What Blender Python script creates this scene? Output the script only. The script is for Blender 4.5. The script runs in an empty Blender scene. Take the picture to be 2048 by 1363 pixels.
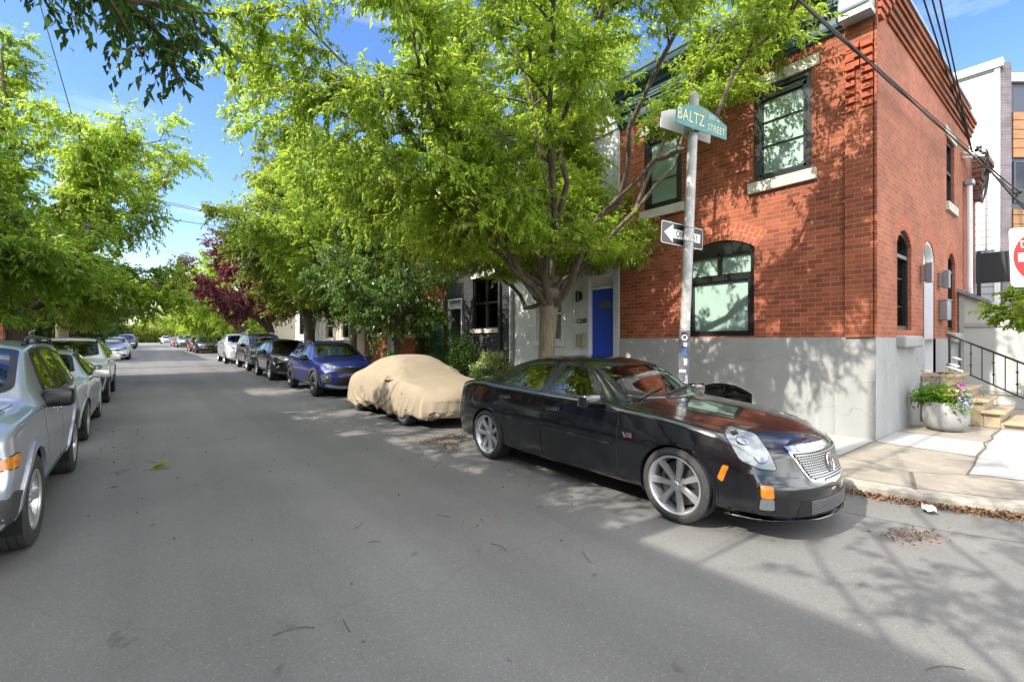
import bpy, bmesh, math, random
import numpy as np
from mathutils import Vector, Matrix, noise as mnoise
from mathutils.bvhtree import BVHTree
from mathutils.geometry import delaunay_2d_cdt

SC = bpy.context.scene
COL = SC.collection
R = math.radians

# ------------------------------------------------------------------ camera
YAW = math.atan(734 / 933)                       # street direction is +Y, camera looks to the right of it
cam_d = bpy.data.cameras.new("camera")
cam = bpy.data.objects.new("camera", cam_d)
COL.objects.link(cam)
cam.location = (0, 0, 1.61)
cam.rotation_euler = (R(90), 0, -YAW)
cam_d.sensor_width = 36
cam_d.lens = 36 * 933 / 2048
cam_d.clip_start = 0.05
cam_d.clip_end = 4000
SC.camera = cam

# ------------------------------------------------------------------ sun, sky, exposure
SUN_AZ, SUN_EL = R(-85.5), R(41)                 # azimuth measured from +Y towards +X
SUN_STRENGTH, SKY_STRENGTH, EXPOSURE = 3.0, 0.15, 1.44
FILL_CLOUD = 12.5
sdir = Vector((math.sin(SUN_AZ) * math.cos(SUN_EL), math.cos(SUN_AZ) * math.cos(SUN_EL), math.sin(SUN_EL)))
sun_d = bpy.data.lights.new("sun", 'SUN')
sun_d.energy = SUN_STRENGTH
sun_d.angle = R(0.5)
sun_d.color = (1.0, 0.93, 0.82)
sun = bpy.data.objects.new("sun", sun_d)
COL.objects.link(sun)
sun.rotation_euler = (-sdir).to_track_quat('-Z', 'Y').to_euler()
sun.location = (-20, 5, 30)

world = bpy.data.worlds.new("World")
SC.world = world
world.use_nodes = True
_n, _l = world.node_tree.nodes, world.node_tree.links
_bg = _n['Background']
_sky = _n.new('ShaderNodeTexSky')
_sky.sky_type = 'NISHITA'
_sky.sun_disc = False
_sky.sun_elevation = SUN_EL
_sky.sun_rotation = SUN_AZ
_sky.altitude = 50
_sky.air_density = 1.3
_sky.dust_density = 0.3
_sky.ozone_density = 3.0
# thin cirrus: noise on the view direction, stretched sideways
_tc = _n.new('ShaderNodeTexCoord')
_mp = _n.new('ShaderNodeMapping')
_mp.inputs['Scale'].default_value = (1.6, 1.6, 7.0)
_mp.inputs['Location'].default_value = (3.1, 0.7, 0.4)
_ns = _n.new('ShaderNodeTexNoise')
_ns.inputs['Scale'].default_value = 1.9
_ns.inputs['Detail'].default_value = 6
_ns.inputs['Roughness'].default_value = 0.55
_cr = _n.new('ShaderNodeValToRGB')
_cr.color_ramp.elements[0].position = 0.57
_cr.color_ramp.elements[0].color = (0, 0, 0, 1)
_cr.color_ramp.elements[1].position = 0.80
_cr.color_ramp.elements[1].color = (0.40, 0.40, 0.40, 1)
_mx = _n.new('ShaderNodeMix')
_mx.data_type = 'RGBA'
_mx.inputs['B'].default_value = (5.2, 5.6, 6.2, 1)
_l.new(_tc.outputs['Generated'], _mp.inputs['Vector'])
_l.new(_mp.outputs['Vector'], _ns.inputs['Vector'])
_l.new(_ns.outputs['Fac'], _cr.inputs['Fac'])
_l.new(_cr.outputs['Color'], _mx.inputs['Factor'])
_hs = _n.new('ShaderNodeHueSaturation')
_hs.inputs['Saturation'].default_value = 1.22
_hs.inputs['Hue'].default_value = 0.515
_hs.inputs['Value'].default_value = 0.72
_l.new(_sky.outputs['Color'], _hs.inputs['Color'])
_l.new(_hs.outputs['Color'], _mx.inputs['A'])
# broken bright cloud added out of view to lift the ambient light (overhead, behind, and above the left-hand houses)
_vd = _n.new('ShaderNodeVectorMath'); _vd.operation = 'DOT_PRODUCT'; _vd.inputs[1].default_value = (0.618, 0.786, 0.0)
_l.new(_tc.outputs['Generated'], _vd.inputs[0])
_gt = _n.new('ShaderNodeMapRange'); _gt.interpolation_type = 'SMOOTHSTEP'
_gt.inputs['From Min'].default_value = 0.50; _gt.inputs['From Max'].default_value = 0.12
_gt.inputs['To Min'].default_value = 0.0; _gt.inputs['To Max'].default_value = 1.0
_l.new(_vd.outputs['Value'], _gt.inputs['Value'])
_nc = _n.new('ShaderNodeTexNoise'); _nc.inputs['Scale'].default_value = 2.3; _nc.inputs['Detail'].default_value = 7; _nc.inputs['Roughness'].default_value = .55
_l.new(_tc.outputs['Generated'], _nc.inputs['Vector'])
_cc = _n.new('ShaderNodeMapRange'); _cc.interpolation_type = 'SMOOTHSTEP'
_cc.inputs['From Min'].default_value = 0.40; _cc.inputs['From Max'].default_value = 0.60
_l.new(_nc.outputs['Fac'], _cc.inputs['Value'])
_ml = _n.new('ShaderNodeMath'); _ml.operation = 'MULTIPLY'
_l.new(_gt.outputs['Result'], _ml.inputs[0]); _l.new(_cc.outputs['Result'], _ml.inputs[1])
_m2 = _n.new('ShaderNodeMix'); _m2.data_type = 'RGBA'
_m2.inputs['B'].default_value = (FILL_CLOUD, FILL_CLOUD * .99, FILL_CLOUD * .98, 1)
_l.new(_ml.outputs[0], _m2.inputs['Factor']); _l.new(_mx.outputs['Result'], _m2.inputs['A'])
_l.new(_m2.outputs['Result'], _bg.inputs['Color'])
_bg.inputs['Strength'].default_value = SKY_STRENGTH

SC.view_settings.view_transform = 'Standard'
SC.view_settings.look = 'None'
SC.view_settings.exposure = EXPOSURE
SC.view_settings.gamma = 1
SC.render.engine = 'CYCLES'
SC.cycles.max_bounces = 8
SC.cycles.diffuse_bounces = 3
SC.cycles.glossy_bounces = 4
SC.cycles.transmission_bounces = 4
SC.cycles.transparent_max_bounces = 12
SC.cycles.caustics_reflective = False
SC.cycles.caustics_refractive = False
SC.cycles.sample_clamp_indirect = 6
try:
    SC.cycles.use_denoising = True
    SC.cycles.denoiser = 'OPENIMAGEDENOISE'
except Exception:
    pass


def GZ(y):
    """height of the road along the street: level here, rising gently further on"""
    return float(np.interp(y, [-60, 11, 20, 30, 48, 74, 140, 260, 1000], [0, 0, .12, .31, .56, .86, 1.16, 1.2, 1.2]))


# ------------------------------------------------------------------ object helpers
def link(name, me, parent=None, mats=(), smooth=False):
    o = bpy.data.objects.new(name, me)
    COL.objects.link(o)
    for m in mats:
        me.materials.append(m)
    if smooth:
        me.polygons.foreach_set('use_smooth', [True] * len(me.polygons))
    if parent is not None:
        o.parent = parent
    return o


def tag(o, label, cat, group=None, kind=None):
    if label: o['label'] = label
    if cat: o['category'] = cat
    if group: o['group'] = group
    if kind: o['kind'] = kind
    return o


def thing(name, label, cat, loc=(0, 0, 0), rz=0, group=None):
    o = bpy.data.objects.new(name, None)
    COL.objects.link(o)
    o.empty_display_size = 0.2
    o.location = loc
    o.rotation_euler = (0, 0, rz)
    return tag(o, label, cat, group)


def copy_tree(o, parent=None):
    c = o.copy()
    COL.objects.link(c)
    if parent is not None:
        c.parent = parent
    for ch in list(o.children):
        copy_tree(ch, c)
    return c


class MB:
    """collects shapes for ONE mesh object"""
    def __init__(self):
        self.v, self.f, self.m = [], [], []
        self.mi = 0

    def add(self, vs, fs):
        b = len(self.v)
        self.v.extend(tuple(p) for p in vs)
        self.f.extend(tuple(i + b for i in f) for f in fs)
        self.m.extend([self.mi] * len(fs))
        return self

    def box(self, a, b, M=None):
        x0, y0, z0 = a
        x1, y1, z1 = b
        vs = [(x0, y0, z0), (x1, y0, z0), (x1, y1, z0), (x0, y1, z0), (x0, y0, z1), (x1, y0, z1), (x1, y1, z1), (x0, y1, z1)]
        if M is not None: vs = [M @ Vector(p) for p in vs]
        return self.add(vs, [(0, 3, 2, 1), (4, 5, 6, 7), (0, 1, 5, 4), (1, 2, 6, 5), (2, 3, 7, 6), (3, 0, 4, 7)])

    def rbox(self, c, s, r=.02, M=None, seg=2):
        """box with rounded edges, centre c, size s"""
        bm = bmesh.new()
        bmesh.ops.create_cube(bm, size=1)
        for v in bm.verts:
            v.co = Vector((v.co.x * s[0], v.co.y * s[1], v.co.z * s[2]))
        bmesh.ops.bevel(bm, geom=list(bm.edges) + list(bm.verts), offset=min(r, min(s) * .49), segments=seg, profile=.5, affect='EDGES')
        bm.verts.index_update()
        T = (M if M is not None else Matrix()) @ Matrix.Translation(c) if M is None else M @ Matrix.Translation(c)
        vs = [T @ v.co for v in bm.verts]
        fs = [[v.index for v in f.verts] for f in bm.faces]
        bm.free()
        return self.add(vs, fs)

    def tube(self, pts, r, n=8, cap=True):
        pts = [Vector(p) for p in pts]
        rr = r if hasattr(r, '__len__') else [r] * len(pts)
        up = Vector((0, 0, 1))
        vs, fs = [], []
        prev = None
        for i, p in enumerate(pts):
            t = (pts[min(i + 1, len(pts) - 1)] - pts[max(i - 1, 0)])
            t = t.normalized() if t.length > 1e-9 else Vector((0, 0, 1))
            a = prev if prev is not None else (up if abs(t.z) < .9 else Vector((1, 0, 0)))
            u = (a - t * a.dot(t)).normalized()
            w = t.cross(u)
            prev = u
            for k in range(n):
                an = 2 * math.pi * k / n
                vs.append(p + (u * math.cos(an) + w * math.sin(an)) * rr[i])
        for i in range(len(pts) - 1):
            for k in range(n):
                k2 = (k + 1) % n
                fs.append((i * n + k, i * n + k2, (i + 1) * n + k2, (i + 1) * n + k))
        if cap:
            fs.append(tuple(reversed(range(n))))
            fs.append(tuple((len(pts) - 1) * n + k for k in range(n)))
        return self.add(vs, fs)

    def lathe(self, prof, n=32, M=None, close=False):
        """profile (r, h) turned about local z"""
        vs, fs = [], []
        for (r, h) in prof:
            for k in range(n):
                a = 2 * math.pi * k / n
                vs.append(Vector((r * math.cos(a), r * math.sin(a), h)))
        for i in range(len(prof) - 1):
            for k in range(n):
                k2 = (k + 1) % n
                fs.append((i * n + k, i * n + k2, (i + 1) * n + k2, (i + 1) * n + k))
        if close:
            fs.append(tuple(reversed(range(n))))
            fs.append(tuple((len(prof) - 1) * n + k for k in range(n)))
        if M is not None: vs = [M @ p for p in vs]
        return self.add(vs, fs)

    def prism(self, poly, h0, h1, f):
        """poly (u,v) extruded from h0 to h1; f(u,v,h)->xyz"""
        n = len(poly)
        vs = [f(u, v, h0) for u, v in poly] + [f(u, v, h1) for u, v in poly]
        fs = [tuple(reversed(range(n))), tuple(range(n, 2 * n))]
        fs += [(i, (i + 1) % n, n + (i + 1) % n, n + i) for i in range(n)]
        return self.add(vs, fs)

    def build(self, name, mats, parent=None, smooth=False, fix=True, auto=None):
        me = bpy.data.meshes.new(name)
        me.from_pydata([tuple(p) for p in self.v], [], self.f)
        if not isinstance(mats, (list, tuple)): mats = [mats]
        for m in mats: me.materials.append(m)
        if len(mats) > 1:
            me.polygons.foreach_set('material_index', self.m)
        if fix:
            bm = bmesh.new(); bm.from_mesh(me)
            bmesh.ops.recalc_face_normals(bm, faces=bm.faces)
            bm.to_mesh(me); bm.free()
        if smooth:
            me.polygons.foreach_set('use_smooth', [True] * len(me.polygons))
            if auto: me.set_sharp_from_angle(angle=R(auto))
        me.update()
        o = bpy.data.objects.new(name, me)
        COL.objects.link(o)
        if parent is not None: o.parent = parent
        return o


def np_mesh(name, verts, quads, mats, parent=None, smooth=False, tris=None):
    me = bpy.data.meshes.new(name)
    verts = np.asarray(verts, dtype=np.float32)
    quads = np.asarray(quads, dtype=np.int32)
    me.vertices.add(len(verts)); me.vertices.foreach_set('co', verts.ravel())
    k = quads.shape[1]
    me.loops.add(quads.size); me.loops.foreach_set('vertex_index', quads.ravel())
    me.polygons.add(len(quads))
    me.polygons.foreach_set('loop_start', np.arange(0, quads.size, k, dtype=np.int32))
    me.polygons.foreach_set('loop_total', np.full(len(quads), k, dtype=np.int32))
    if smooth: me.polygons.foreach_set('use_smooth', np.ones(len(quads), dtype=bool))
    for m in mats: me.materials.append(m)
    me.update(calc_edges=True)
    me.validate()
    o = bpy.data.objects.new(name, me)
    COL.objects.link(o)
    if parent is not None: o.parent = parent
    return o


# ------------------------------------------------------------------ materials
def newmat(name):
    m = bpy.data.materials.new(name)
    m.use_nodes = True
    return m, m.node_tree.nodes, m.node_tree.links, m.node_tree.nodes['Principled BSDF']


def rgba(c): return (c[0], c[1], c[2], 1)


def M_(name, col, rough=.5, metal=0., spec=.5, var=0., vscale=3., col2=None, bump=0., bscale=40., coat=0., stretch=(1, 1, 1), detail=5):
    m, n, l, b = newmat(name)
    b.inputs['Roughness'].default_value = rough
    b.inputs['Metallic'].default_value = metal
    b.inputs['Specular IOR Level'].default_value = spec
    b.inputs['Coat Weight'].default_value = coat
    b.inputs['Coat Roughness'].default_value = .03
    b.inputs['Base Color'].default_value = rgba(col)
    tc = n.new('ShaderNodeTexCoord')
    mp = n.new('ShaderNodeMapping'); mp.inputs['Scale'].default_value = stretch
    l.new(tc.outputs['Object'], mp.inputs['Vector'])
    if var or col2:
        t = n.new('ShaderNodeTexNoise'); t.inputs['Scale'].default_value = vscale; t.inputs['Detail'].default_value = detail
        t.inputs['Roughness'].default_value = .62
        l.new(mp.outputs[0], t.inputs['Vector'])
        r = n.new('ShaderNodeValToRGB')
        r.color_ramp.elements[0].position = .32; r.color_ramp.elements[1].position = .68
        c2 = col2 if col2 else tuple(min(1, c * (1 + var)) for c in col)
        c1 = col if col2 else tuple(c * (1 - var) for c in col)
        r.color_ramp.elements[0].color = rgba(c1); r.color_ramp.elements[1].color = rgba(c2)
        l.new(t.outputs['Fac'], r.inputs['Fac']); l.new(r.outputs['Color'], b.inputs['Base Color'])
    if bump:
        t2 = n.new('ShaderNodeTexNoise'); t2.inputs['Scale'].default_value = bscale; t2.inputs['Detail'].default_value = 4
        l.new(mp.outputs[0], t2.inputs['Vector'])
        bp = n.new('ShaderNodeBump'); bp.inputs['Strength'].default_value = bump; bp.inputs['Distance'].default_value = .02
        l.new(t2.outputs['Fac'], bp.inputs['Height']); l.new(bp.outputs[0], b.inputs['Normal'])
    return m


def M_brick(name, c1, c2, mortar, rough=.8, bw=.215, rh=.0772, ms=.0042, dark=(.5, 1.15), patch=None):
    """running-bond brick on walls that face X or Y, in metres"""
    m, n, l, b = newmat(name)
    tc = n.new('ShaderNodeTexCoord'); sp = n.new('ShaderNodeSeparateXYZ'); l.new(tc.outputs['Object'], sp.inputs[0])
    ge = n.new('ShaderNodeNewGeometry'); sn = n.new('ShaderNodeSeparateXYZ'); l.new(ge.outputs['True Normal'], sn.inputs[0])
    ab = n.new('ShaderNodeMath'); ab.operation = 'ABSOLUTE'; l.new(sn.outputs['X'], ab.inputs[0])
    gt = n.new('ShaderNodeMath'); gt.operation = 'GREATER_THAN'; gt.inputs[1].default_value = .6; l.new(ab.outputs[0], gt.inputs[0])
    mu = n.new('ShaderNodeMix'); l.new(gt.outputs[0], mu.inputs['Factor']); l.new(sp.outputs['X'], mu.inputs['A']); l.new(sp.outputs['Y'], mu.inputs['B'])
    cb = n.new('ShaderNodeCombineXYZ'); l.new(mu.outputs['Result'], cb.inputs['X']); l.new(sp.outputs['Z'], cb.inputs['Y'])
    # slight irregularity of the courses
    nz = n.new('ShaderNodeTexNoise'); nz.inputs['Scale'].default_value = 1.3; l.new(cb.outputs[0], nz.inputs['Vector'])
    vm = n.new('ShaderNodeVectorMath'); vm.operation = 'MULTIPLY_ADD'; vm.inputs[1].default_value = (.012, .012, 0)
    l.new(nz.outputs['Color'], vm.inputs[0]); l.new(cb.outputs[0], vm.inputs[2])
    br = n.new('ShaderNodeTexBrick')
    br.inputs['Scale'].default_value = 1; br.inputs['Brick Width'].default_value = bw; br.inputs['Row Height'].default_value = rh
    br.inputs['Mortar Size'].default_value = ms; br.inputs['Mortar Smooth'].default_value = .15; br.inputs['Bias'].default_value = 0
    br.inputs['Color1'].default_value = rgba(c1); br.inputs['Color2'].default_value = rgba(c2); br.inputs['Mortar'].default_value = rgba(mortar)
    l.new(vm.outputs[0], br.inputs['Vector'])
    t = n.new('ShaderNodeTexNoise'); t.inputs['Scale'].default_value = .8; t.inputs['Detail'].default_value = 7; t.inputs['Roughness'].default_value = .65
    l.new(tc.outputs['Object'], t.inputs['Vector'])
    r = n.new('ShaderNodeMapRange'); r.inputs['From Min'].default_value = .3; r.inputs['From Max'].default_value = .7
    r.inputs['To Min'].default_value = dark[0]; r.inputs['To Max'].default_value = dark[1]
    l.new(t.outputs['Fac'], r.inputs['Value'])
    mm = n.new('ShaderNodeMix'); mm.data_type = 'RGBA'; mm.blend_type = 'MULTIPLY'; mm.inputs['Factor'].default_value = 1
    l.new(br.outputs['Color'], mm.inputs['A']); l.new(r.outputs['Result'], mm.inputs['B'])
    l.new(mm.outputs['Result'], b.inputs['Base Color'])
    b.inputs['Roughness'].default_value = rough
    b.inputs['Specular IOR Level'].default_value = .3
    inv = n.new('ShaderNodeMath'); inv.operation = 'SUBTRACT'; inv.inputs[0].default_value = 1; l.new(br.outputs['Fac'], inv.inputs[1])
    t3 = n.new('ShaderNodeTexNoise'); t3.inputs['Scale'].default_value = 60; l.new(tc.outputs['Object'], t3.inputs['Vector'])
    ad = n.new('ShaderNodeMath'); ad.operation = 'MULTIPLY_ADD'; ad.inputs[1].default_value = .35
    l.new(t3.outputs['Fac'], ad.inputs[0]); l.new(inv.outputs[0], ad.inputs[2])
    bp = n.new('ShaderNodeBump'); bp.inputs['Strength'].default_value = .55; bp.inputs['Distance'].default_value = .012
    l.new(ad.outputs[0], bp.inputs['Height']); l.new(bp.outputs[0], b.inputs['Normal'])
    return m


def M_glass(name, tint=(.6, .68, .66), rough=.01, refl=1.0, ior=1.6):
    """window glass: mirror reflection by Fresnel over a tinted see-through"""
    m, n, l, b = newmat(name)
    n.remove(b)
    out = n['Material Output']
    tr = n.new('ShaderNodeBsdfTransparent'); tr.inputs['Color'].default_value = rgba(tint)
    gl = n.new('ShaderNodeBsdfGlossy'); gl.inputs['Roughness'].default_value = rough; gl.inputs['Color'].default_value = (refl, refl, refl, 1)
    fr = n.new('ShaderNodeFresnel'); fr.inputs['IOR'].default_value = ior
    mx = n.new('ShaderNodeMixShader')
    l.new(fr.outputs[0], mx.inputs[0]); l.new(tr.outputs[0], mx.inputs[1]); l.new(gl.outputs[0], mx.inputs[2])
    l.new(mx.outputs[0], out.inputs['Surface'])
    return m


def M_leaf(name, c1, c2, trans, tw=.45, rough=.45):
    m, n, l, b = newmat(name)
    out = n['Material Output']
    ge = n.new('ShaderNodeNewGeometry')
    cr = n.new('ShaderNodeValToRGB')
    cr.color_ramp.elements[0].color = rgba(c1); cr.color_ramp.elements[1].color = rgba(c2)
    e = cr.color_ramp.elements.new(.93); e.color = rgba(tuple(x * 1.25 for x in c2)); cr.color_ramp.elements[-1].color = rgba((c2[0] * 1.9, c2[1] * 1.35, c2[2]))
    l.new(ge.outputs['Random Per Island'], cr.inputs['Fac'])
    tc = n.new('ShaderNodeTexCoord')
    t = n.new('ShaderNodeTexNoise'); t.inputs['Scale'].default_value = 1.1; t.inputs['Detail'].default_value = 3
    l.new(tc.outputs['Object'], t.inputs['Vector'])
    mr = n.new('ShaderNodeMapRange'); mr.inputs['From Min'].default_value = .3; mr.inputs['From Max'].default_value = .7
    mr.inputs['To Min'].default_value = .7; mr.inputs['To Max'].default_value = 1.25
    l.new(t.outputs['Fac'], mr.inputs['Value'])
    mm = n.new('ShaderNodeMix'); mm.data_type = 'RGBA'; mm.blend_type = 'MULTIPLY'; mm.inputs['Factor'].default_value = 1
    l.new(cr.outputs['Color'], mm.inputs['A']); l.new(mr.outputs['Result'], mm.inputs['B'])
    l.new(mm.outputs['Result'], b.inputs['Base Color'])
    b.inputs['Roughness'].default_value = rough
    b.inputs['Specular IOR Level'].default_value = .45
    tl = n.new('ShaderNodeBsdfTranslucent'); tl.inputs['Color'].default_value = rgba(trans)
    mt = n.new('ShaderNodeMix'); mt.data_type = 'RGBA'; mt.blend_type = 'MULTIPLY'; mt.inputs['Factor'].default_value = 1
    mt.inputs['A'].default_value = rgba(trans); l.new(mr.outputs['Result'], mt.inputs['B']); l.new(mt.outputs['Result'], tl.inputs['Color'])
    mx = n.new('ShaderNodeMixShader'); mx.inputs[0].default_value = tw
    l.new(b.outputs[0], mx.inputs[1]); l.new(tl.outputs[0], mx.inputs[2]); l.new(mx.outputs[0], out.inputs['Surface'])
    return m


def M_asphalt():
    m, n, l, b = newmat("asphalt")
    tc = n.new('ShaderNodeTexCoord')
    big = n.new('ShaderNodeTexNoise'); big.inputs['Scale'].default_value = .35; big.inputs['Detail'].default_value = 8; big.inputs['Roughness'].default_value = .6
    l.new(tc.outputs['Object'], big.inputs['Vector'])
    r1 = n.new('ShaderNodeValToRGB'); r1.color_ramp.elements[0].position = .3; r1.color_ramp.elements[1].position = .72
    r1.color_ramp.elements[0].color = (.120, .117, .112, 1); r1.color_ramp.elements[1].color = (.165, .161, .155, 1)
    l.new(big.outputs['Fac'], r1.inputs['Fac'])
    # stone speckle
    vo = n.new('ShaderNodeTexVoronoi'); vo.inputs['Scale'].default_value = 150; vo.inputs['Randomness'].default_value = 1
    l.new(tc.outputs['Object'], vo.inputs['Vector'])
    sv = n.new('ShaderNodeSeparateColor'); l.new(vo.outputs['Color'], sv.inputs[0])
    r2 = n.new('ShaderNodeValToRGB'); r2.color_ramp.elements[0].color = (.88, .88, .88, 1); r2.color_ramp.elements[1].color = (1.1, 1.1, 1.1, 1)
    e = r2.color_ramp.elements.new(.96); e.color = (1.1, 1.1, 1.1, 1); e = r2.color_ramp.elements.new(.988); e.color = (1.5, 1.47, 1.42, 1)
    r2.color_ramp.elements[-1].color = (1.65, 1.6, 1.55, 1)
    l.new(sv.outputs[0], r2.inputs['Fac'])
    mm = n.new('ShaderNodeMix'); mm.data_type = 'RGBA'; mm.blend_type = 'MULTIPLY'; mm.inputs['Factor'].default_value = 1
    l.new(r1.outputs['Color'], mm.inputs['A']); l.new(r2.outputs['Color'], mm.inputs['B'])
    # dark oil spots
    sp = n.new('ShaderNodeTexNoise'); sp.inputs['Scale'].default_value = 2.6; sp.inputs['Detail'].default_value = 3
    l.new(tc.outputs['Object'], sp.inputs['Vector'])
    r3 = n.new('ShaderNodeValToRGB'); r3.color_ramp.elements[0].position = .24; r3.color_ramp.elements[1].position = .31
    r3.color_ramp.elements[0].color = (.45, .45, .45, 1); r3.color_ramp.elements[1].color = (1, 1, 1, 1)
    l.new(sp.outputs['Fac'], r3.inputs['Fac'])
    m2 = n.new('ShaderNodeMix'); m2.data_type = 'RGBA'; m2.blend_type = 'MULTIPLY'; m2.inputs['Factor'].default_value = 1
    l.new(mm.outputs['Result'], m2.inputs['A']); l.new(r3.outputs['Color'], m2.inputs['B'])
    # lanes polished by tyres, stretched along the street
    mpl = n.new('ShaderNodeMapping'); mpl.inputs['Scale'].default_value = (1.0, .05, 1); l.new(tc.outputs['Object'], mpl.inputs[0])
    ln = n.new('ShaderNodeTexNoise'); ln.inputs['Scale'].default_value = 1.1; ln.inputs['Detail'].default_value = 4; l.new(mpl.outputs[0], ln.inputs['Vector'])
    lr = n.new('ShaderNodeMapRange'); lr.inputs['From Min'].default_value = .35; lr.inputs['From Max'].default_value = .65; lr.inputs['To Min'].default_value = .86; lr.inputs['To Max'].default_value = 1.12
    l.new(ln.outputs['Fac'], lr.inputs['Value'])
    m3 = n.new('ShaderNodeMix'); m3.data_type = 'RGBA'; m3.blend_type = 'MULTIPLY'; m3.inputs['Factor'].default_value = 1
    l.new(m2.outputs['Result'], m3.inputs['A']); l.new(lr.outputs['Result'], m3.inputs['B'])
    # a few hairline cracks
    v = n.new('ShaderNodeTexVoronoi'); v.feature = 'DISTANCE_TO_EDGE'; v.inputs['Scale'].default_value = .22
    w = n.new('ShaderNodeTexNoise'); w.inputs['Scale'].default_value = 1.6; w.inputs['Detail'].default_value = 6
    va = n.new('ShaderNodeVectorMath'); va.operation = 'MULTIPLY_ADD'; va.inputs[1].default_value = (.8, .8, 0)
    l.new(tc.outputs['Object'], w.inputs['Vector']); l.new(w.outputs['Color'], va.inputs[0]); l.new(tc.outputs['Object'], va.inputs[2]); l.new(va.outputs[0], v.inputs['Vector'])
    cr_ = n.new('ShaderNodeMapRange'); cr_.inputs['From Max'].default_value = .0022; cr_.inputs['To Min'].default_value = .88; cr_.inputs['To Max'].default_value = 1
    l.new(v.outputs['Distance'], cr_.inputs['Value'])
    m4 = n.new('ShaderNodeMix'); m4.data_type = 'RGBA'; m4.blend_type = 'MULTIPLY'; m4.inputs['Factor'].default_value = 1
    l.new(m3.outputs['Result'], m4.inputs['A']); l.new(cr_.outputs['Result'], m4.inputs['B'])
    l.new(m4.outputs['Result'], b.inputs['Base Color'])
    b.inputs['Roughness'].default_value = .82
    b.inputs['Specular IOR Level'].default_value = .35
    t3 = n.new('ShaderNodeTexNoise'); t3.inputs['Scale'].default_value = 130; t3.inputs['Detail'].default_value = 3
    l.new(tc.outputs['Object'], t3.inputs['Vector'])
    bp = n.new('ShaderNodeBump'); bp.inputs['Strength'].default_value = .25; bp.inputs['Distance'].default_value = .006
    l.new(t3.outputs['Fac'], bp.inputs['Height']); l.new(bp.outputs[0], b.inputs['Normal'])
    return m


def M_siding(name, col, pitch=.18, rough=.5):
    m, n, l, b = newmat(name)
    b.inputs['Base Color'].default_value = rgba(col); b.inputs['Roughness'].default_value = rough
    tc = n.new('ShaderNodeTexCoord'); sp = n.new('ShaderNodeSeparateXYZ'); l.new(tc.outputs['Object'], sp.inputs[0])
    dv = n.new('ShaderNodeMath'); dv.operation = 'DIVIDE'; dv.inputs[1].default_value = pitch; l.new(sp.outputs['Z'], dv.inputs[0])
    fr = n.new('ShaderNodeMath'); fr.operation = 'FRACT'; l.new(dv.outputs[0], fr.inputs[0])
    r = n.new('ShaderNodeValToRGB'); r.color_ramp.elements[0].position = .0; r.color_ramp.elements[1].position = .24
    r.color_ramp.elements[0].color = rgba(tuple(c * .22 for c in col)); r.color_ramp.elements[1].color = rgba(col)
    l.new(fr.outputs[0], r.inputs['Fac']); l.new(r.outputs['Color'], b.inputs['Base Color'])
    bp = n.new('ShaderNodeBump'); bp.inputs['Strength'].default_value = .7; bp.inputs['Distance'].default_value = .02
    iv = n.new('ShaderNodeMath'); iv.operation = 'SUBTRACT'; iv.inputs[0].default_value = 1; l.new(fr.outputs[0], iv.inputs[1])
    l.new(iv.outputs[0], bp.inputs['Height']); l.new(bp.outputs[0], b.inputs['Normal'])
    return m


asphalt = M_asphalt()
brick_red = M_brick("red_brick", (.365, .105, .052), (.20, .054, .029), (.38, .22, .145), dark=(.60, 1.16))
brick_side = M_brick("side_brick", (.39, .125, .066), (.29, .085, .045), (.44, .25, .165), dark=(.62, 1.15))
brick_old = M_brick("old_brick", (.26, .10, .07), (.19, .075, .055), (.36, .27, .22), dark=(.6, 1.1))
brick_black = M_brick("black_brick", (.022, .024, .030), (.040, .042, .05), (.22, .21, .19), dark=(.7, 1.1))
brick_orange = M_brick("orange_brick", (.46, .12, .045), (.36, .085, .035), (.40, .28, .2), dark=(.7, 1.15))
brick_single = M_("arch_brick", (.36, .082, .036), .8, var=.25, vscale=9, bump=.3)
stucco_grey = M_("grey_stucco", (.245, .25, .25), .85, col2=(.30, .305, .30), vscale=1.7, detail=9, bump=.22, bscale=70, stretch=(1, 1, .5))
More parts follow.
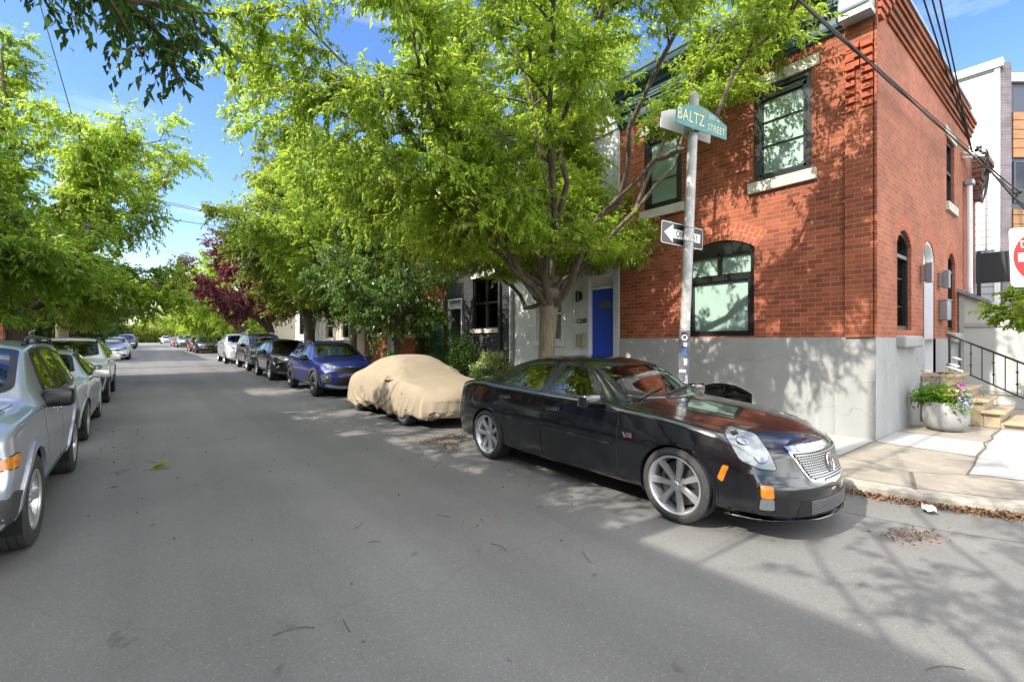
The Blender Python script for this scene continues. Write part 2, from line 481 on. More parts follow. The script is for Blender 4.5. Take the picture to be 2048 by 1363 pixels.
def _streaks(m, amount):
    """pale mineral bloom running down old render"""
    n, l = m.node_tree.nodes, m.node_tree.links
    b = n['Principled BSDF']; src = b.inputs['Base Color'].links[0].from_socket
    tc = n.new('ShaderNodeTexCoord'); mp = n.new('ShaderNodeMapping'); mp.inputs['Scale'].default_value = (2.6, 2.6, .8)
    t = n.new('ShaderNodeTexNoise'); t.inputs['Scale'].default_value = 1.9; t.inputs['Detail'].default_value = 8; t.inputs['Roughness'].default_value = .65
    l.new(tc.outputs['Object'], mp.inputs[0]); l.new(mp.outputs[0], t.inputs['Vector'])
    r = n.new('ShaderNodeMapRange'); r.inputs['From Min'].default_value = .57; r.inputs['From Max'].default_value = .72; r.inputs['To Max'].default_value = amount
    l.new(t.outputs['Fac'], r.inputs['Value'])
    mx = n.new('ShaderNodeMix'); mx.data_type = 'RGBA'; mx.inputs['B'].default_value = (.42, .42, .41, 1)
    l.new(r.outputs['Result'], mx.inputs['Factor']); l.new(src, mx.inputs['A']); l.new(mx.outputs['Result'], b.inputs['Base Color'])
    # hairline cracks
    v = n.new('ShaderNodeTexVoronoi'); v.feature = 'DISTANCE_TO_EDGE'; v.inputs['Scale'].default_value = .55
    w = n.new('ShaderNodeTexNoise'); w.inputs['Scale'].default_value = 2.5; w.inputs['Detail'].default_value = 5
    va = n.new('ShaderNodeVectorMath'); va.operation = 'MULTIPLY_ADD'; va.inputs[1].default_value = (.5, .5, .5)
    l.new(tc.outputs['Object'], w.inputs['Vector']); l.new(w.outputs['Color'], va.inputs[0]); l.new(tc.outputs['Object'], va.inputs[2]); l.new(va.outputs[0], v.inputs['Vector'])
    r2 = n.new('ShaderNodeMapRange'); r2.inputs['From Min'].default_value = .0; r2.inputs['From Max'].default_value = .006; r2.inputs['To Min'].default_value = .8; r2.inputs['To Max'].default_value = 1
    l.new(v.outputs['Distance'], r2.inputs['Value'])
    m2 = n.new('ShaderNodeMix'); m2.data_type = 'RGBA'; m2.blend_type = 'MULTIPLY'; m2.inputs['Factor'].default_value = 1
    l.new(mx.outputs['Result'], m2.inputs['A']); l.new(r2.outputs['Result'], m2.inputs['B']); l.new(m2.outputs['Result'], b.inputs['Base Color'])


_streaks(stucco_grey, .55)
stucco_white = M_("white_stucco", (.58, .60, .60), .8, var=.08, vscale=1.5, bump=.2, bscale=60)
stone = M_("limestone", (.46, .45, .38), .8, var=.12, vscale=4, bump=.25, bscale=50)
concrete_new = M_("pale_concrete", (.33, .327, .318), .85, var=.06, vscale=5, bump=.2, bscale=120)
concrete_tan = M_("tan_concrete", (.245, .218, .178), .9, var=.15, vscale=2.4, bump=.35, bscale=110)
concrete_gutter = M_("gutter_concrete", (.28, .26, .225), .9, var=.32, vscale=6, bump=.5, bscale=60)
sandstone = M_("sandstone", (.36, .285, .185), .85, var=.12, vscale=5, bump=.25, bscale=60)
concrete_grey = M_("grey_concrete", (.30, .30, .305), .7, var=.14, vscale=4, bump=.12, bscale=40)
_streaks(concrete_tan, .35)
joint_m = M_("joint_dirt", (.10, .085, .07), .95)
black_paint = M_("black_paint", (.012, .012, .013), .32)
black_matte = M_("black_rubber", (.018, .018, .019), .75, bump=.1, bscale=90)
dark_iron = M_("dark_iron", (.035, .036, .038), .5, metal=.3)
grey_metal = M_("grey_metal", (.30, .31, .33), .35, metal=.7)
galv = M_("galvanized_pole", (.40, .40, .39), .55, metal=.25, var=.25, vscale=6, bump=.1)
white_paint = M_("white_paint", (.78, .78, .77), .5, var=.04)
white_trim = M_("white_trim", (.66, .67, .67), .55, var=.05)
teal_cornice = M_("teal_cornice", (.030, .075, .092), .5, var=.2, vscale=3)
door_blue = M_("blue_door_paint", (.008, .055, .46), .32)
lilac_door = M_("lilac_door_paint", (.56, .53, .66), .45)
blind = M_("window_blind", (.42, .53, .495), .7, var=.05, vscale=1)
win_glass = M_glass("window_glass", (.97, 1, .985), ior=1.32)
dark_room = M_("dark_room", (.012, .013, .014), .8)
dark_glass = M_("dark_glass", (.010, .013, .014), .03, spec=1.0)
wood = M_("weathered_pole_wood", (.36, .30, .22), .85, var=.3, vscale=5, stretch=(6, 6, .4), bump=.4, bscale=30)
wood_clad = M_("warm_wood_cladding", (.30, .15, .06), .55, var=.3, vscale=3, stretch=(1, 1, 14))
bark = M_("grey_bark", (.135, .108, .078), .9, col2=(.27, .225, .16), vscale=4, stretch=(5, 5, .8), bump=.7, bscale=22)
bark_dark = M_("dark_bark", (.07, .052, .04), .92, col2=(.13, .10, .075), vscale=4, stretch=(5, 5, .8), bump=.7, bscale=22)
bark_limb = M_("limb_bark", (.078, .062, .046), .92, col2=(.165, .132, .098), vscale=4, stretch=(5, 5, .8), bump=.6, bscale=22)
leaf_bright = M_leaf("bright_leaf", (.105, .195, .016), (.215, .315, .032), (.52, .68, .07), .52)
leaf_mid = M_leaf("mid_leaf", (.080, .165, .014), (.155, .250, .024), (.42, .60, .045), .49)
leaf_dark = M_leaf("dark_leaf", (.022, .055, .013), (.045, .090, .018), (.11, .22, .03), .36)
leaf_olive = M_leaf("olive_leaf", (.075, .110, .015), (.130, .165, .022), (.34, .42, .04), .44)
leaf_gloss = M_leaf("glossy_leaf", (.055, .110, .022), (.105, .175, .040), (.20, .34, .05), .30, .22)
leaf_purple = M_leaf("purple_leaf", (.050, .010, .016), (.095, .020, .028), (.22, .03, .05), .38)
leaf_pale = M_leaf("variegated_leaf", (.14, .20, .06), (.30, .34, .14), (.3, .4, .1), .3)
leaf_brown = M_("fallen_leaf", (.10, .052, .028), .85, col2=(.27, .145, .07), vscale=60)
# ------------------------------------------------------------------ ground, road, pavement
def strip_sheet(name, x0, x1, ys, dz, mat, nx=1, thick=0.0):
    mb = MB()
    xs = np.linspace(x0, x1, nx + 1)
    vs, fs = [], []
    for y in ys:
        for x in xs: vs.append((x, y, GZ(y) + dz))
    k = nx + 1
    for i in range(len(ys) - 1):
        for j in range(nx): fs.append((i * k + j, i * k + j + 1, (i + 1) * k + j + 1, (i + 1) * k + j))
    mb.add(vs, fs)
    return mb.build(name, mat)


YS = sorted(set([-60, -30, -10, -5] + list(range(0, 150, 3)) + [150, 200, 260, 400, 900]))
grass_far = M_("far_ground", (.07, .085, .035), .95, var=.3, vscale=.2)
o = strip_sheet('ground', -900, 900, [-300] + YS + [1200], -.03, grass_far); o['kind'] = 'structure'
o = strip_sheet('road', -2.75, 5.72, [y for y in YS if -60 <= y <= 150], 0, asphalt); o['kind'] = 'structure'
mb = MB()
mb.add([(5.72, -6.2, 0), (80, -6.2, 0), (80, -1.0, 0), (8.8, -1.0, 0), (7.3, -.62, 0), (6.2, .3, 0), (5.72, 1.9, 0)], [(0, 1, 2, 3, 4, 5, 6)])
o = mb.build('side_road', asphalt); o['kind'] = 'structure'
mb = MB(); mb.add([(-60, 25.8, GZ(27) + .002), (-2.75, 25.8, GZ(25.8) + .002), (-2.75, 34, GZ(34) + .002), (-60, 34, GZ(34) + .002)], [(0, 1, 2, 3)])
o = mb.build('cross_street', asphalt); o['kind'] = 'structure'
# rough old concrete gutter patch at the corner
mb = MB()
mb.add([(5.88, 1.28, .066), (6.02, .72, .066), (6.3, .24, .066), (6.9, -.35, .066), (6.6, -.55, .034), (6.15, -.02, .034), (5.80, .42, .034), (5.70, .9, .034)], [tuple(range(8))])
o = mb.build('gutter_patch', concrete_gutter); o['kind'] = 'structure'

# right-hand pavement, with the corner rounded off into the side street
arc = [(8.75 - 3.0 * math.cos(a), 1.95 - 3.0 * math.sin(a)) for a in np.linspace(0, math.pi / 2, 14)]


def pave(name, outline_low, mat, h=.15):
    mb = MB()
    n = len(outline_low)
    vs = [(x, y, GZ(y) + h) for x, y in outline_low] + [(x, y, GZ(y) - .05) for x, y in outline_low]
    fs = [tuple(range(n))] + [(i, n + i, n + (i + 1) % n, (i + 1) % n) for i in range(n)]
    mb.add(vs, fs)
    o = mb.build(name, mat); o['kind'] = 'structure'
    return o


def lerp_line(x, y0, y1, step=3):
    return [(x, y) for y in np.arange(y0, y1, step)]


# kerb: narrow stone edge
inner = [(8.75 - 2.82 * math.cos(a), 1.95 - 2.82 * math.sin(a)) for a in np.linspace(0, math.pi / 2, 14)]
kerb_mb = MB()
outer_l = [(5.75, y) for y in range(150, 2, -3)] + arc + [(80, -1.05)]
inner_l = [(5.93, y) for y in range(150, 2, -3)] + inner + [(80, -.87)]
n = len(outer_l)
vs = []
for (a, b) in zip(outer_l, inner_l):
    vs += [(a[0] - .015, a[1] - .015, GZ(a[1]) - .02), (a[0], a[1], GZ(a[1]) + .12), (a[0] + .012, a[1] + .012, GZ(a[1]) + .14), (b[0], b[1], GZ(b[1]) + .145)]
fs = []
for i in range(n - 1):
    for k in range(3): fs.append((i * 4 + k, i * 4 + k + 1, i * 4 + 4 + k + 1, i * 4 + 4 + k))
kerb_mb.add(vs, fs)
o = kerb_mb.build('kerb', concrete_gutter); o['kind'] = 'structure'
# asphalt washes up towards the kerb
gv, gf = [], []
gl = [(5.75, y) for y in range(150, 2, -3)] + arc + [(80, -1.05)]
for i, (x, y) in enumerate(gl):
    if x < 5.76: ox, oy = -.6, 0
    elif x > 20: ox, oy = 0, -.6
    else:
        a = math.atan2(y - 1.95, x - 8.75); ox, oy = .6 * math.cos(a), .6 * math.sin(a)
    gv += [(x, y, GZ(y) + .062), (x + ox * .35, y + oy * .35, GZ(y) + .046), (x + ox, y + oy, GZ(y) + .003)]
for i in range(len(gl) - 1):
    for k in range(2): gf.append((3 * i + k, 3 * i + k + 1, 3 * i + 4 + k, 3 * i + 3 + k))
mb = MB(); mb.add(gv, gf); o = mb.build('gutter', asphalt, None, True); o['kind'] = 'structure'
rim = [(8.75 - 2.81 * math.cos(a), 1.95 - 2.81 * math.sin(a)) for a in np.linspace(0, math.pi / 2, 14)]
mb = MB()
right_edge = [(5.94, y) for y in range(150, 2, -3)] + rim + [(80, -.86)]
vs, fs = [], []
half = [(5.94, y) for y in range(150, 2, -3)]
pave_poly = half + rim + [(80, -.86), (80, 2.0), (8.7, 2.0)] + [(8.9, y) for y in range(6, 151, 3)]
# build as strips so that it follows the slope
ysl = [3 * k for k in range(1, 51)]
for y in ysl: vs += [(5.94, y, GZ(y) + .146), (9.2, y, GZ(y) + .146)]
for i in range(len(ysl) - 1): fs.append((2 * i, 2 * i + 1, 2 * i + 3, 2 * i + 2))
b0 = len(vs)
cor = [(5.94, 3.0)] + rim + [(80, -.86), (80, 3.0)]
vs += [(x, y, .146) for x, y in cor]; fs.append(tuple(range(b0, b0 + len(cor))))
mb.add(vs, fs)
o = mb.build('pavement', concrete_tan); o['kind'] = 'structure'

# pale re-laid slabs and the joints between them
pale = MB()
Zs = .151


def slab(mbx, poly, z=Zs): mbx.add([(x, y, z + GZ(y)) for x, y in poly], [tuple(range(len(poly)))])


slab(pale, [(6.98, 2.10), (8.5, 2.10), (8.5, 3.55), (6.98, 3.55)])
slab(pale, [(8.27, 1.02), (9.52, 1.05), (9.52, 2.08), (8.36, 2.06)])
slab(pale, [(7.14, .93), (8.6, .99), (10.6, 1.05), (12.9, 1.07), (13.2, -.8), (8.8, -.8), (7.9, -.55), (7.32, .1)])
for k in range(7):
    if k % 3 != 1: slab(pale, [(6.98, 5.06 + k * 1.5), (8.5, 5.06 + k * 1.5), (8.5, 6.54 + k * 1.5), (6.98, 6.54 + k * 1.5)])
o = pale.build('pale_paving', concrete_new); o['kind'] = 'structure'
jm = MB()


def crack(mbx, pts, w=.012, z=.1535):
    for (a, b) in zip(pts[:-1], pts[1:]):
        dx, dy = b[0] - a[0], b[1] - a[1]; L = math.hypot(dx, dy); nx, ny = -dy / L * w / 2, dx / L * w / 2
        mbx.add([(a[0] + nx, a[1] + ny, z + GZ(a[1])), (a[0] - nx, a[1] - ny, z + GZ(a[1])), (b[0] - nx, b[1] - ny, z + GZ(b[1])), (b[0] + nx, b[1] + ny, z + GZ(b[1]))], [(0, 1, 2, 3)])


crack(jm, [(11.1, 1.06), (10.3, 1.085), (9.9, 1.03), (9.45, 1.075), (9.0, 1.0), (8.4, 1.01), (7.7, .955), (7.06, .93)], .022)
crack(jm, [(6.98, 3.6), (6.98, 2.08), (6.75, 1.55), (6.72, 1.34), (7.06, .93), (7.3, .4), (7.9, -.5)], .008)
crack(jm, [(6.72, 1.34), (6.4, 1.26), (5.98, 1.16)], .034)
crack(jm, [(8.5, 2.08), (6.98, 2.07), (6.0, 2.05)], .008)
crack(jm, [(8.33, 2.05), (8.25, 1.01)], .006)
crack(jm, [(9.53, 2.1), (9.53, 1.08)], .008)
crack(jm, [(7.1, .93), (7.6, .2), (9.3, .15), (11, .2)], .006)
for k in range(12): crack(jm, [(5.95, 3.56 + k * 1.5), (8.5, 3.56 + k * 1.5)], .01)
crack(jm, [(6.97, 3.6), (6.97, 22)], .008)
o = jm.build('paving_joint', joint_m); o['kind'] = 'structure'
# left-hand pavement and kerb
mb = MB()
for (a, b2) in ((-60, 24.6), (35.2, 150)):
    ys = np.linspace(a, b2, 40)
    vs, fs = [], []
    for y in ys:
        g = GZ(y)
        vs += [(-2.66, y, g - .02), (-2.70, y, g + .145), (-6.4, y, g + .148)]
    for i in range(len(ys) - 1):
        for k in range(2): fs.append((i * 3 + k, i * 3 + k + 1, i * 3 + 4 + k, i * 3 + 3 + k))
    mb.add(vs, fs)
o = mb.build('pavement', concrete_tan); o['kind'] = 'structure'


# ------------------------------------------------------------------ houses
def pip(p, poly):
    x, y = p; c = False; j = len(poly) - 1
    for i in range(len(poly)):
        xi, yi = poly[i]; xj, yj = poly[j]
        if (yi > y) != (yj > y) and x < (xj - xi) * (y - yi) / (yj - yi) + xi: c = not c
        j = i
    return c


def arch_rect(u0, u1, v0, v1, rise=0, n=12):
    """opening outline, counter-clockwise, with a segmental head when rise>0"""
    if rise <= 0: return [(u0, v0), (u1, v0), (u1, v1), (u0, v1)]
    w = (u1 - u0) / 2; rad = (w * w + rise * rise) / (2 * rise); cu, cv = (u0 + u1) / 2, v1 + rise - rad
    a0 = math.asin(w / rad)
    top = [(cu + rad * math.sin(a), cv + rad * math.cos(a)) for a in np.linspace(a0, -a0, n)]
    return [(u0, v0), (u1, v0)] + top


def holed_wall(mb, outer, holes, f, depth=.13):
    """flat wall face with openings and their reveals; f(u,v,w)->xyz, w out of the wall"""
    pts, edges = [], []
    for loop in [outer] + holes:
        b = len(pts); pts += [Vector(p) for p in loop]
        edges += [(b + i, b + (i + 1) % len(loop)) for i in range(len(loop))]
    V, E, F, *_ = delaunay_2d_cdt(pts, edges, [], 0, 1e-5)
    fs = []
    for f_ in F:
        c = (sum(V[i][0] for i in f_) / len(f_), sum(V[i][1] for i in f_) / len(f_))
        if pip(c, outer) and not any(pip(c, h) for h in holes): fs.append(tuple(f_))
    mb.add([f(v[0], v[1], 0) for v in V], fs)
    for h in holes:
        n = len(h)
        mb.add([f(u, v, 0) for u, v in h] + [f(u, v, -depth) for u, v in h], [(i, (i + 1) % n, n + (i + 1) % n, n + i) for i in range(n)])


def fX(X):  # wall facing -X: u = Y
    return lambda u, v, w: (X - w, u, v)


def fY(Y):  # wall facing -Y: u = X
    return lambda u, v, w: (u, Y - w, v)


def fXp(X):  # wall facing +X (left side of the street)
    return lambda u, v, w: (X + w, u, v)


def ring_frame(mb, loop, width, w0, w1, f):
    """frame following an opening outline: inset by width, from depth w0 to w1"""
    n = len(loop)
    ins = inset(loop, width)
    vs = [f(u, v, w1) for u, v in loop] + [f(u, v, w1) for u, v in ins] + [f(u, v, w0) for u, v in loop] + [f(u, v, w0) for u, v in ins]
    fs = []
    for i in range(n):
        j = (i + 1) % n
        fs += [(i, j, n + j, n + i), (n + i, n + j, 3 * n + j, 3 * n + i), (2 * n + j, 2 * n + i, 3 * n + i, 3 * n + j), (j, i, 2 * n + i, 2 * n + j)]
    mb.add(vs, fs)
    return ins


def inset(loop, d):
    """offset a closed outline inwards (counter-clockwise loops) by d"""
    n = len(loop)
    area = sum(loop[i][0] * loop[(i + 1) % n][1] - loop[(i + 1) % n][0] * loop[i][1] for i in range(n))
    s = 1 if area > 0 else -1
    out = []
    for i in range(n):
        p0, p1, p2 = Vector(loop[i - 1]), Vector(loop[i]), Vector(loop[(i + 1) % n])
        e1, e2 = (p1 - p0), (p2 - p1)
        if e1.length < 1e-9: e1 = e2
        if e2.length < 1e-9: e2 = e1
        e1.normalize(); e2.normalize()
        n1 = Vector((-e1.y, e1.x)) * s; n2 = Vector((-e2.y, e2.x)) * s
        b = n1 + n2
        k = b.length
        if k < 1e-6: b = n1; sc = 1
        else:
            b /= k; sc = 1 / max(.35, b.dot(n1))
        out.append((p1.x + b.x * d * sc, p1.y + b.y * d * sc))
    return out


def window(parent, loop, f, frame_mat=None, glass=None, back=None, muntins=(), bars=(), fw=.06, depth=.12, setback=.09, back_d=.16, second_frame=None):
    """window = frame (mesh) with pane and blind as sub-parts"""
    frame_mat = frame_mat or black_paint
    mb = MB()
    ins = ring_frame(mb, loop, fw, -depth - .06, -setback, f)
    for (u0, u1, v0, v1) in bars:
        mb.prism([(u0, v0), (u1, v0), (u1, v1), (u0, v1)], -depth - .05, -setback + .006, f)
    for (u0, u1, v0, v1) in muntins:
        mb.prism([(u0, v0), (u1, v0), (u1, v1), (u0, v1)], -depth - .012, -depth + .010, f)
    w = mb.build('window', frame_mat, parent)
    g = MB(); g.prism(ins, -depth - .008, -depth, f)
    g.build('pane', glass or win_glass, w)
    if back is not None:
        b = MB(); b.prism(inset(ins, -.01), -back_d - .02, -back_d, f)
        b.build('blind' if back is blind else 'room', back, w)
    return w


def chain_box(mb, u0, u1, v0, v1, w0, w1, f):
    mb.prism([(u0, v0), (u1, v0), (u1, v1), (u0, v1)], w0, w1, f)


def arch_bricks(parent, u0, u1, v1, rise, f, n=15, hgt=.30, proud=.004):
    """soldier course of wedge bricks over a segmental opening"""
    w = (u1 - u0) / 2; rad = (w * w + rise * rise) / (2 * rise); cu, cv = (u0 + u1) / 2, v1 + rise - rad
    a0 = math.asin(w / rad) * 1.06
    back = MB()
    band = [(cu + rad * math.sin(a), cv + rad * math.cos(a)) for a in np.linspace(a0, -a0, 14)] + [(cu + (rad + hgt) * math.sin(a), cv + (rad + hgt) * math.cos(a)) for a in np.linspace(-a0, a0, 14)]
    back.mi = 1
    back.prism(band, -.02, proud * .5, f)
    back.mi = 0
    for i in range(n):
        t0, t1 = -a0 + 2 * a0 * (i + .06) / n, -a0 + 2 * a0 * (i + .94) / n
        cuts = [(0, .60), (.63, 1)] if i % 2 == 0 else [(0, .36), (.39, 1)]
        for (h0, h1) in cuts:
            r0, r1 = rad + hgt * h0 + .003, rad + hgt * h1 - .003
            back.prism([(cu + r * math.sin(a), cv + r * math.cos(a)) for (r, a) in ((r0, t1), (r0, t0), (r1, t0), (r1, t1))][::-1], -.01, proud, f)
    return back.build('brick_arch', [brick_single, mortar_m], parent)


mortar_m = M_("mortar", (.46, .29, .19), .9, var=.15, vscale=20)

# ---- the corner house --------------------------------------------------------
FX = 8.52
SY = 2.11
hX, hY = fX(FX), fY(SY)
house = thing('brick_house', 'two-storey red brick corner house with grey stuccoed base, black windows and dark teal cornice', 'house', (0, 0, 0), 0, 'houses along the right side of the street')
TOP = 7.05
w_ur = arch_rect(2.95, 3.87, 4.41, 6.06)
w_ul = arch_rect(5.29, 6.19, 4.41, 6.06)
w_gr = arch_rect(3.86, 5.18, 1.70, 3.30, .20)
w_ba = arch_rect(3.89, 4.98, .32, .66, .16)
s_w1 = arch_rect(9.70, 10.62, 1.80, 3.25, .24)
s_d = arch_rect(11.50, 12.42, .98, 3.28, .26)
s_w2 = arch_rect(13.70, 14.52, 1.84, 3.34, .22)
s_up = arch_rect(13.56, 14.40, 4.62, 6.02)
mb = MB()
holed_wall(mb, [(2.11, 1.66), (6.845, 1.66), (6.845, TOP), (2.11, TOP)], [w_ur, w_ul, w_gr], hX)
mb.build('wall', brick_red, house)
mb = MB()
holed_wall(mb, [(8.52, 1.64), (16.25, 1.64), (16.25, 7.40), (8.52, 7.40)], [s_w1, [(u, max(v, 1.6401)) for u, v in s_d], s_w2, s_up], hY)
mb.build('wall', brick_side, house)
mb = MB()   # stucco base stands 15 mm proud of the brick
mb_f, mb_s = fX(FX - .018), fY(SY - .018)
holed_wall(mb, [(2.092, -.2), (6.845, -.2), (6.845, 1.66), (2.092, 1.66)], [w_ba], mb_f, .15)
holed_wall(mb, [(8.502, -.2), (17.4, -.2), (17.4, 1.66), (12.42, 1.66), (12.42, .98), (11.50, .98), (11.50, 1.66), (8.502, 1.66)], [], mb_s, .15)
mb.add([(8.502, 2.092, 1.66), (8.53, 2.092, 1.67), (8.53, 6.845, 1.67), (8.502, 6.845, 1.66)], [(0, 1, 2, 3)])
for (a_, b_) in ((8.502, 11.50), (12.42, 17.4)): mb.add([(a_, 2.092, 1.66), (b_, 2.092, 1.66), (b_, 2.12, 1.668), (a_, 2.12, 1.668)], [(0, 1, 2, 3)])
# raised pier of render at the corner, 40 mm proud
mb.box((8.45, 2.085, -.2), (8.503, 2.60, 1.02))
mb.build('stucco_base', stucco_grey, house)
# inner box: rear, far side, roof
mb = MB()
mb.add([(8.7, 6.845, -.2), (16.25, 6.845, -.2), (16.25, 6.845, 7.0), (8.7, 6.845, 7.0)], [(0, 1, 2, 3)])
mb.add([(16.25, 2.12, -.2), (16.25, 6.845, -.2), (16.25, 6.845, 7.3), (16.25, 2.12, 7.3)], [(0, 1, 2, 3)])
mb.add([(8.54, 2.3, 6.95), (16.2, 2.3, 6.95), (16.2, 6.84, 6.95), (8.54, 6.84, 6.95)], [(0, 1, 2, 3)])
mb.add([(8.54, 2.36, 7.0), (16.2, 2.36, 7.0), (16.2, 2.36, 7.40), (8.54, 2.36, 7.40)], [(0, 1, 2, 3)])
mb.build('roof', M_("roof_felt", (.10, .10, .10), .9), house)
# rear wing
mb = MB()
mb.add([(16.25, 2.13, 1.6), (17.38, 2.13, 1.6), (17.38, 2.13, 6.35), (16.25, 2.13, 6.35)], [(0, 1, 2, 3)])
mb.add([(17.38, 2.13, 1.6), (17.38, 6.8, 1.6), (17.38, 6.8, 6.35), (17.38, 2.13, 6.35)], [(0, 1, 2, 3)])
mb.add([(16.25, 2.13, 6.35), (17.38, 2.13, 6.35), (17.38, 6.8, 6.35), (16.25, 6.8, 6.35)], [(0, 1, 2, 3)])
mb.build('rear_wing', brick_old, house)
mb = MB()   # corbelled chimney-like end of the wing
for k in range(6):
    d = .05 * k
    mb.box((16.9 - .02 * k, 2.06 - d, 5.55 + k * .13), (17.5 + d, 2.7, 5.67 + k * .13))
mb.box((17.0, 2.0, 5.3), (17.42, 2.7, 6.34))
mb.build('chimney', brick_old, house)
# windows of the front
for lp, (u0, u1) in ((w_ur, (2.95, 3.87)), (w_ul, (5.29, 6.19))):
    window(house, lp, hX, back=blind, fw=.085, setback=.03, depth=.08, back_d=.098,
           muntins=[(u0 + .08, u1 - .08, 5.02, 5.035), (u0 + .08, u1 - .08, 5.45, 5.465)], bars=[(u0 + .085, u1 - .085, 5.84, 5.91), (u0 + .085, u0 + .13, 4.5, 5.9), (u1 - .13, u1 - .085, 4.5, 5.9), (u0 + .085, u1 - .085, 4.49, 4.54)])
window(house, w_gr, hX, back=blind, fw=.075, setback=.03, depth=.08, back_d=.098,
       bars=[(3.93, 5.11, 2.74, 2.86), (4.49, 4.55, 2.86, 3.26), (3.93, 5.11, 3.22, 3.45), (3.93, 3.98, 1.77, 2.75), (5.06, 5.11, 1.77, 2.75), (3.93, 5.11, 1.77, 1.80)])
window(house, w_ba, fX(FX - .018), back=dark_room, fw=.06, setback=.05, depth=.10, back_d=.13, bars=[(4.40, 4.44, .36, .8), (3.95, 4.92, .60, .64)])
arch_bricks(house, 3.86, 5.18, 3.30, .20, hX, n=19, hgt=.31)
mb = MB()
for (u0, u1, v0, v1, pr) in ((2.84, 4.0, 6.055, 6.24, .025), (5.18, 6.30, 6.055, 6.24, .025)):
    chain_box(mb, u0, u1, v0, v1, -.1, pr, hX); mb.build('lintel', stone, house); mb = MB()
for (u0, u1) in ((2.87, 3.95), (5.22, 6.27)):
    chain_box(mb, u0, u1, 4.225, 4.405, -.1, .07, hX); mb.build('sill', stone, house); mb = MB()
# corner pilaster and its corbels
chain_box(mb, 2.108, 2.475, 1.665, 6.40, -.02, .05, hX)
mb.box((8.47, 2.075, 1.705), (8.53, 2.12, 7.35))
mb.build('pilaster', brick_red, house)
mb = MB()
for k in range(8):
    h = .034 + .006 * k
    z = 5.12 + k * .125
    chain_box(mb, 2.12, 2.26, z, z + .075, .02, .05 + h, hX)
mb.build('corbel', brick_single, house); mb = MB()
for k in range(8):
    h = .034 + .006 * k
    z = 5.12 + k * .125
    chain_box(mb, 2.34, 2.46, z - .02, z + .055, .02, .05 + h, hX)
mb.build('corbel', brick_single, house); mb = MB()
for k in range(3):
    chain_box(mb, 2.28, 2.44, 5.75 + k * .13, 5.83 + k * .13, .02, .11 + .014 * k, hX)
mb.build('corbel', brick_single, house); mb = MB()
for k in range(5):
    mb.box((8.50, 2.04 - .018 * k, 6.42 + .11 * k), (8.72 + .10 * k, 2.12, 6.50 + .11 * k))
mb.build('corbel', brick_single, house)
# cornice
mb = MB()
prof = [(0, 6.42), (.05, 6.42), (.06, 6.47), (.10, 6.47), (.11, 6.52), (.11, 6.66), (.16, 6.67), (.17, 6.72), (.20, 6.73), (.20, 6.92), (.26, 6.94), (.28, 7.00), (.40, 7.05), (.46, 7.12), (.48, 7.20), (.50, 7.22), (.50, 7.30), (0, 7.36)]
y0, y1 = 2.50, 6.845
nn = len(prof)
mb.add([hX(y0, v, w) for w, v in prof] + [hX(y1, v, w) for w, v in prof], [(i, i + 1, nn + i + 1, nn + i) for i in range(nn - 1)] + [tuple(range(nn)), tuple(range(2 * nn - 1, nn - 1, -1))])
for z_ in (6.78, 6.85):
    chain_box(mb, y0, y1, z_, z_ + .02, .18, .215, hX)
mb.build('cornice', teal_cornice, house)
mb = MB()
mb.rbox((8.37, 2.30, 6.83), (.36, .40, .62), .04)
mb.box((8.14, 2.08, 7.14), (8.5, 2.52, 7.36))
mb.box((8.22, 2.09, 6.42), (8.5, 2.49, 6.50))
mb.build('cornice_block', M_("pale_teal_metal", (.40, .47, .50), .4, metal=.3), house)
# side parapet: corbelled brick band and a metal cap
mb = MB()
for k, (z0, z1, p) in enumerate(((6.60, 6.67, .03), (6.68, 6.77, .06), (6.785, 6.87, .09), (6.885, 6.95, .12), (6.965, 7.04, .15))):
    mb.box((9.12 - .12 * k, SY - p, z0), (16.24, SY + .03, z1))
mb.build('brick_band', M_brick("band_brick", (.36, .105, .045), (.28, .07, .03), (.3, .17, .11), dark=(.5, 1.1)), house)
mb = MB(); mb.box((8.42, SY - .06, 7.40), (16.30, SY + .30, 7.47)); mb.build('parapet_cap', M_("cap_metal", (.16, .20, .21), .4, metal=.4), house)
# side wall windows, door, sills
window(house, s_w1, hY, back=dark_room, fw=.07, setback=.05, depth=.11, back_d=.30, muntins=[(9.77, 10.55, 2.2, 2.215), (9.77, 10.55, 2.68, 2.695)], bars=[(9.76, 10.56, 3.02, 3.08)])
window(house, s_w2, hY, back=dark_room, fw=.07, setback=.05, depth=.11, back_d=.30, bars=[(13.76, 14.46, 3.12, 3.18)])
window(house, s_up, hY, back=dark_room, fw=.07, setback=.05, depth=.11, back_d=.30, bars=[(13.62, 14.34, 5.3, 5.35)])
for (u0, u1, v, r_) in ((9.70, 10.62, 3.25, .24), (11.50, 12.42, 3.28, .26), (13.70, 14.52, 3.34, .22)):
    arch_bricks(house, u0, u1, v, r_, hY, n=13, hgt=.24)
mb = MB(); mb.rbox((10.16, SY - .05, 1.60), (1.14, .20, .20), .04); mb.build('sill', stucco_grey, house)
mb = MB(); mb.rbox((14.11, SY - .05, 1.68), (1.04, .18, .22), .05); mb.build('sill', stucco_grey, house)
mb = MB(); chain_box(mb, 13.46, 14.50, 4.42, 4.60, -.08, .06, hY); mb.build('sill', stone, house)
mb = MB(); chain_box(mb, 13.40, 14.56, 6.03, 6.22, -.08, .02, hY); mb.build('lintel', stone, house)
mb = MB()
mb.prism(inset(arch_rect(11.50, 12.42, .98, 3.28, .26), .05), -.22, -.16, hY)
door = mb.build('door', lilac_door, house)
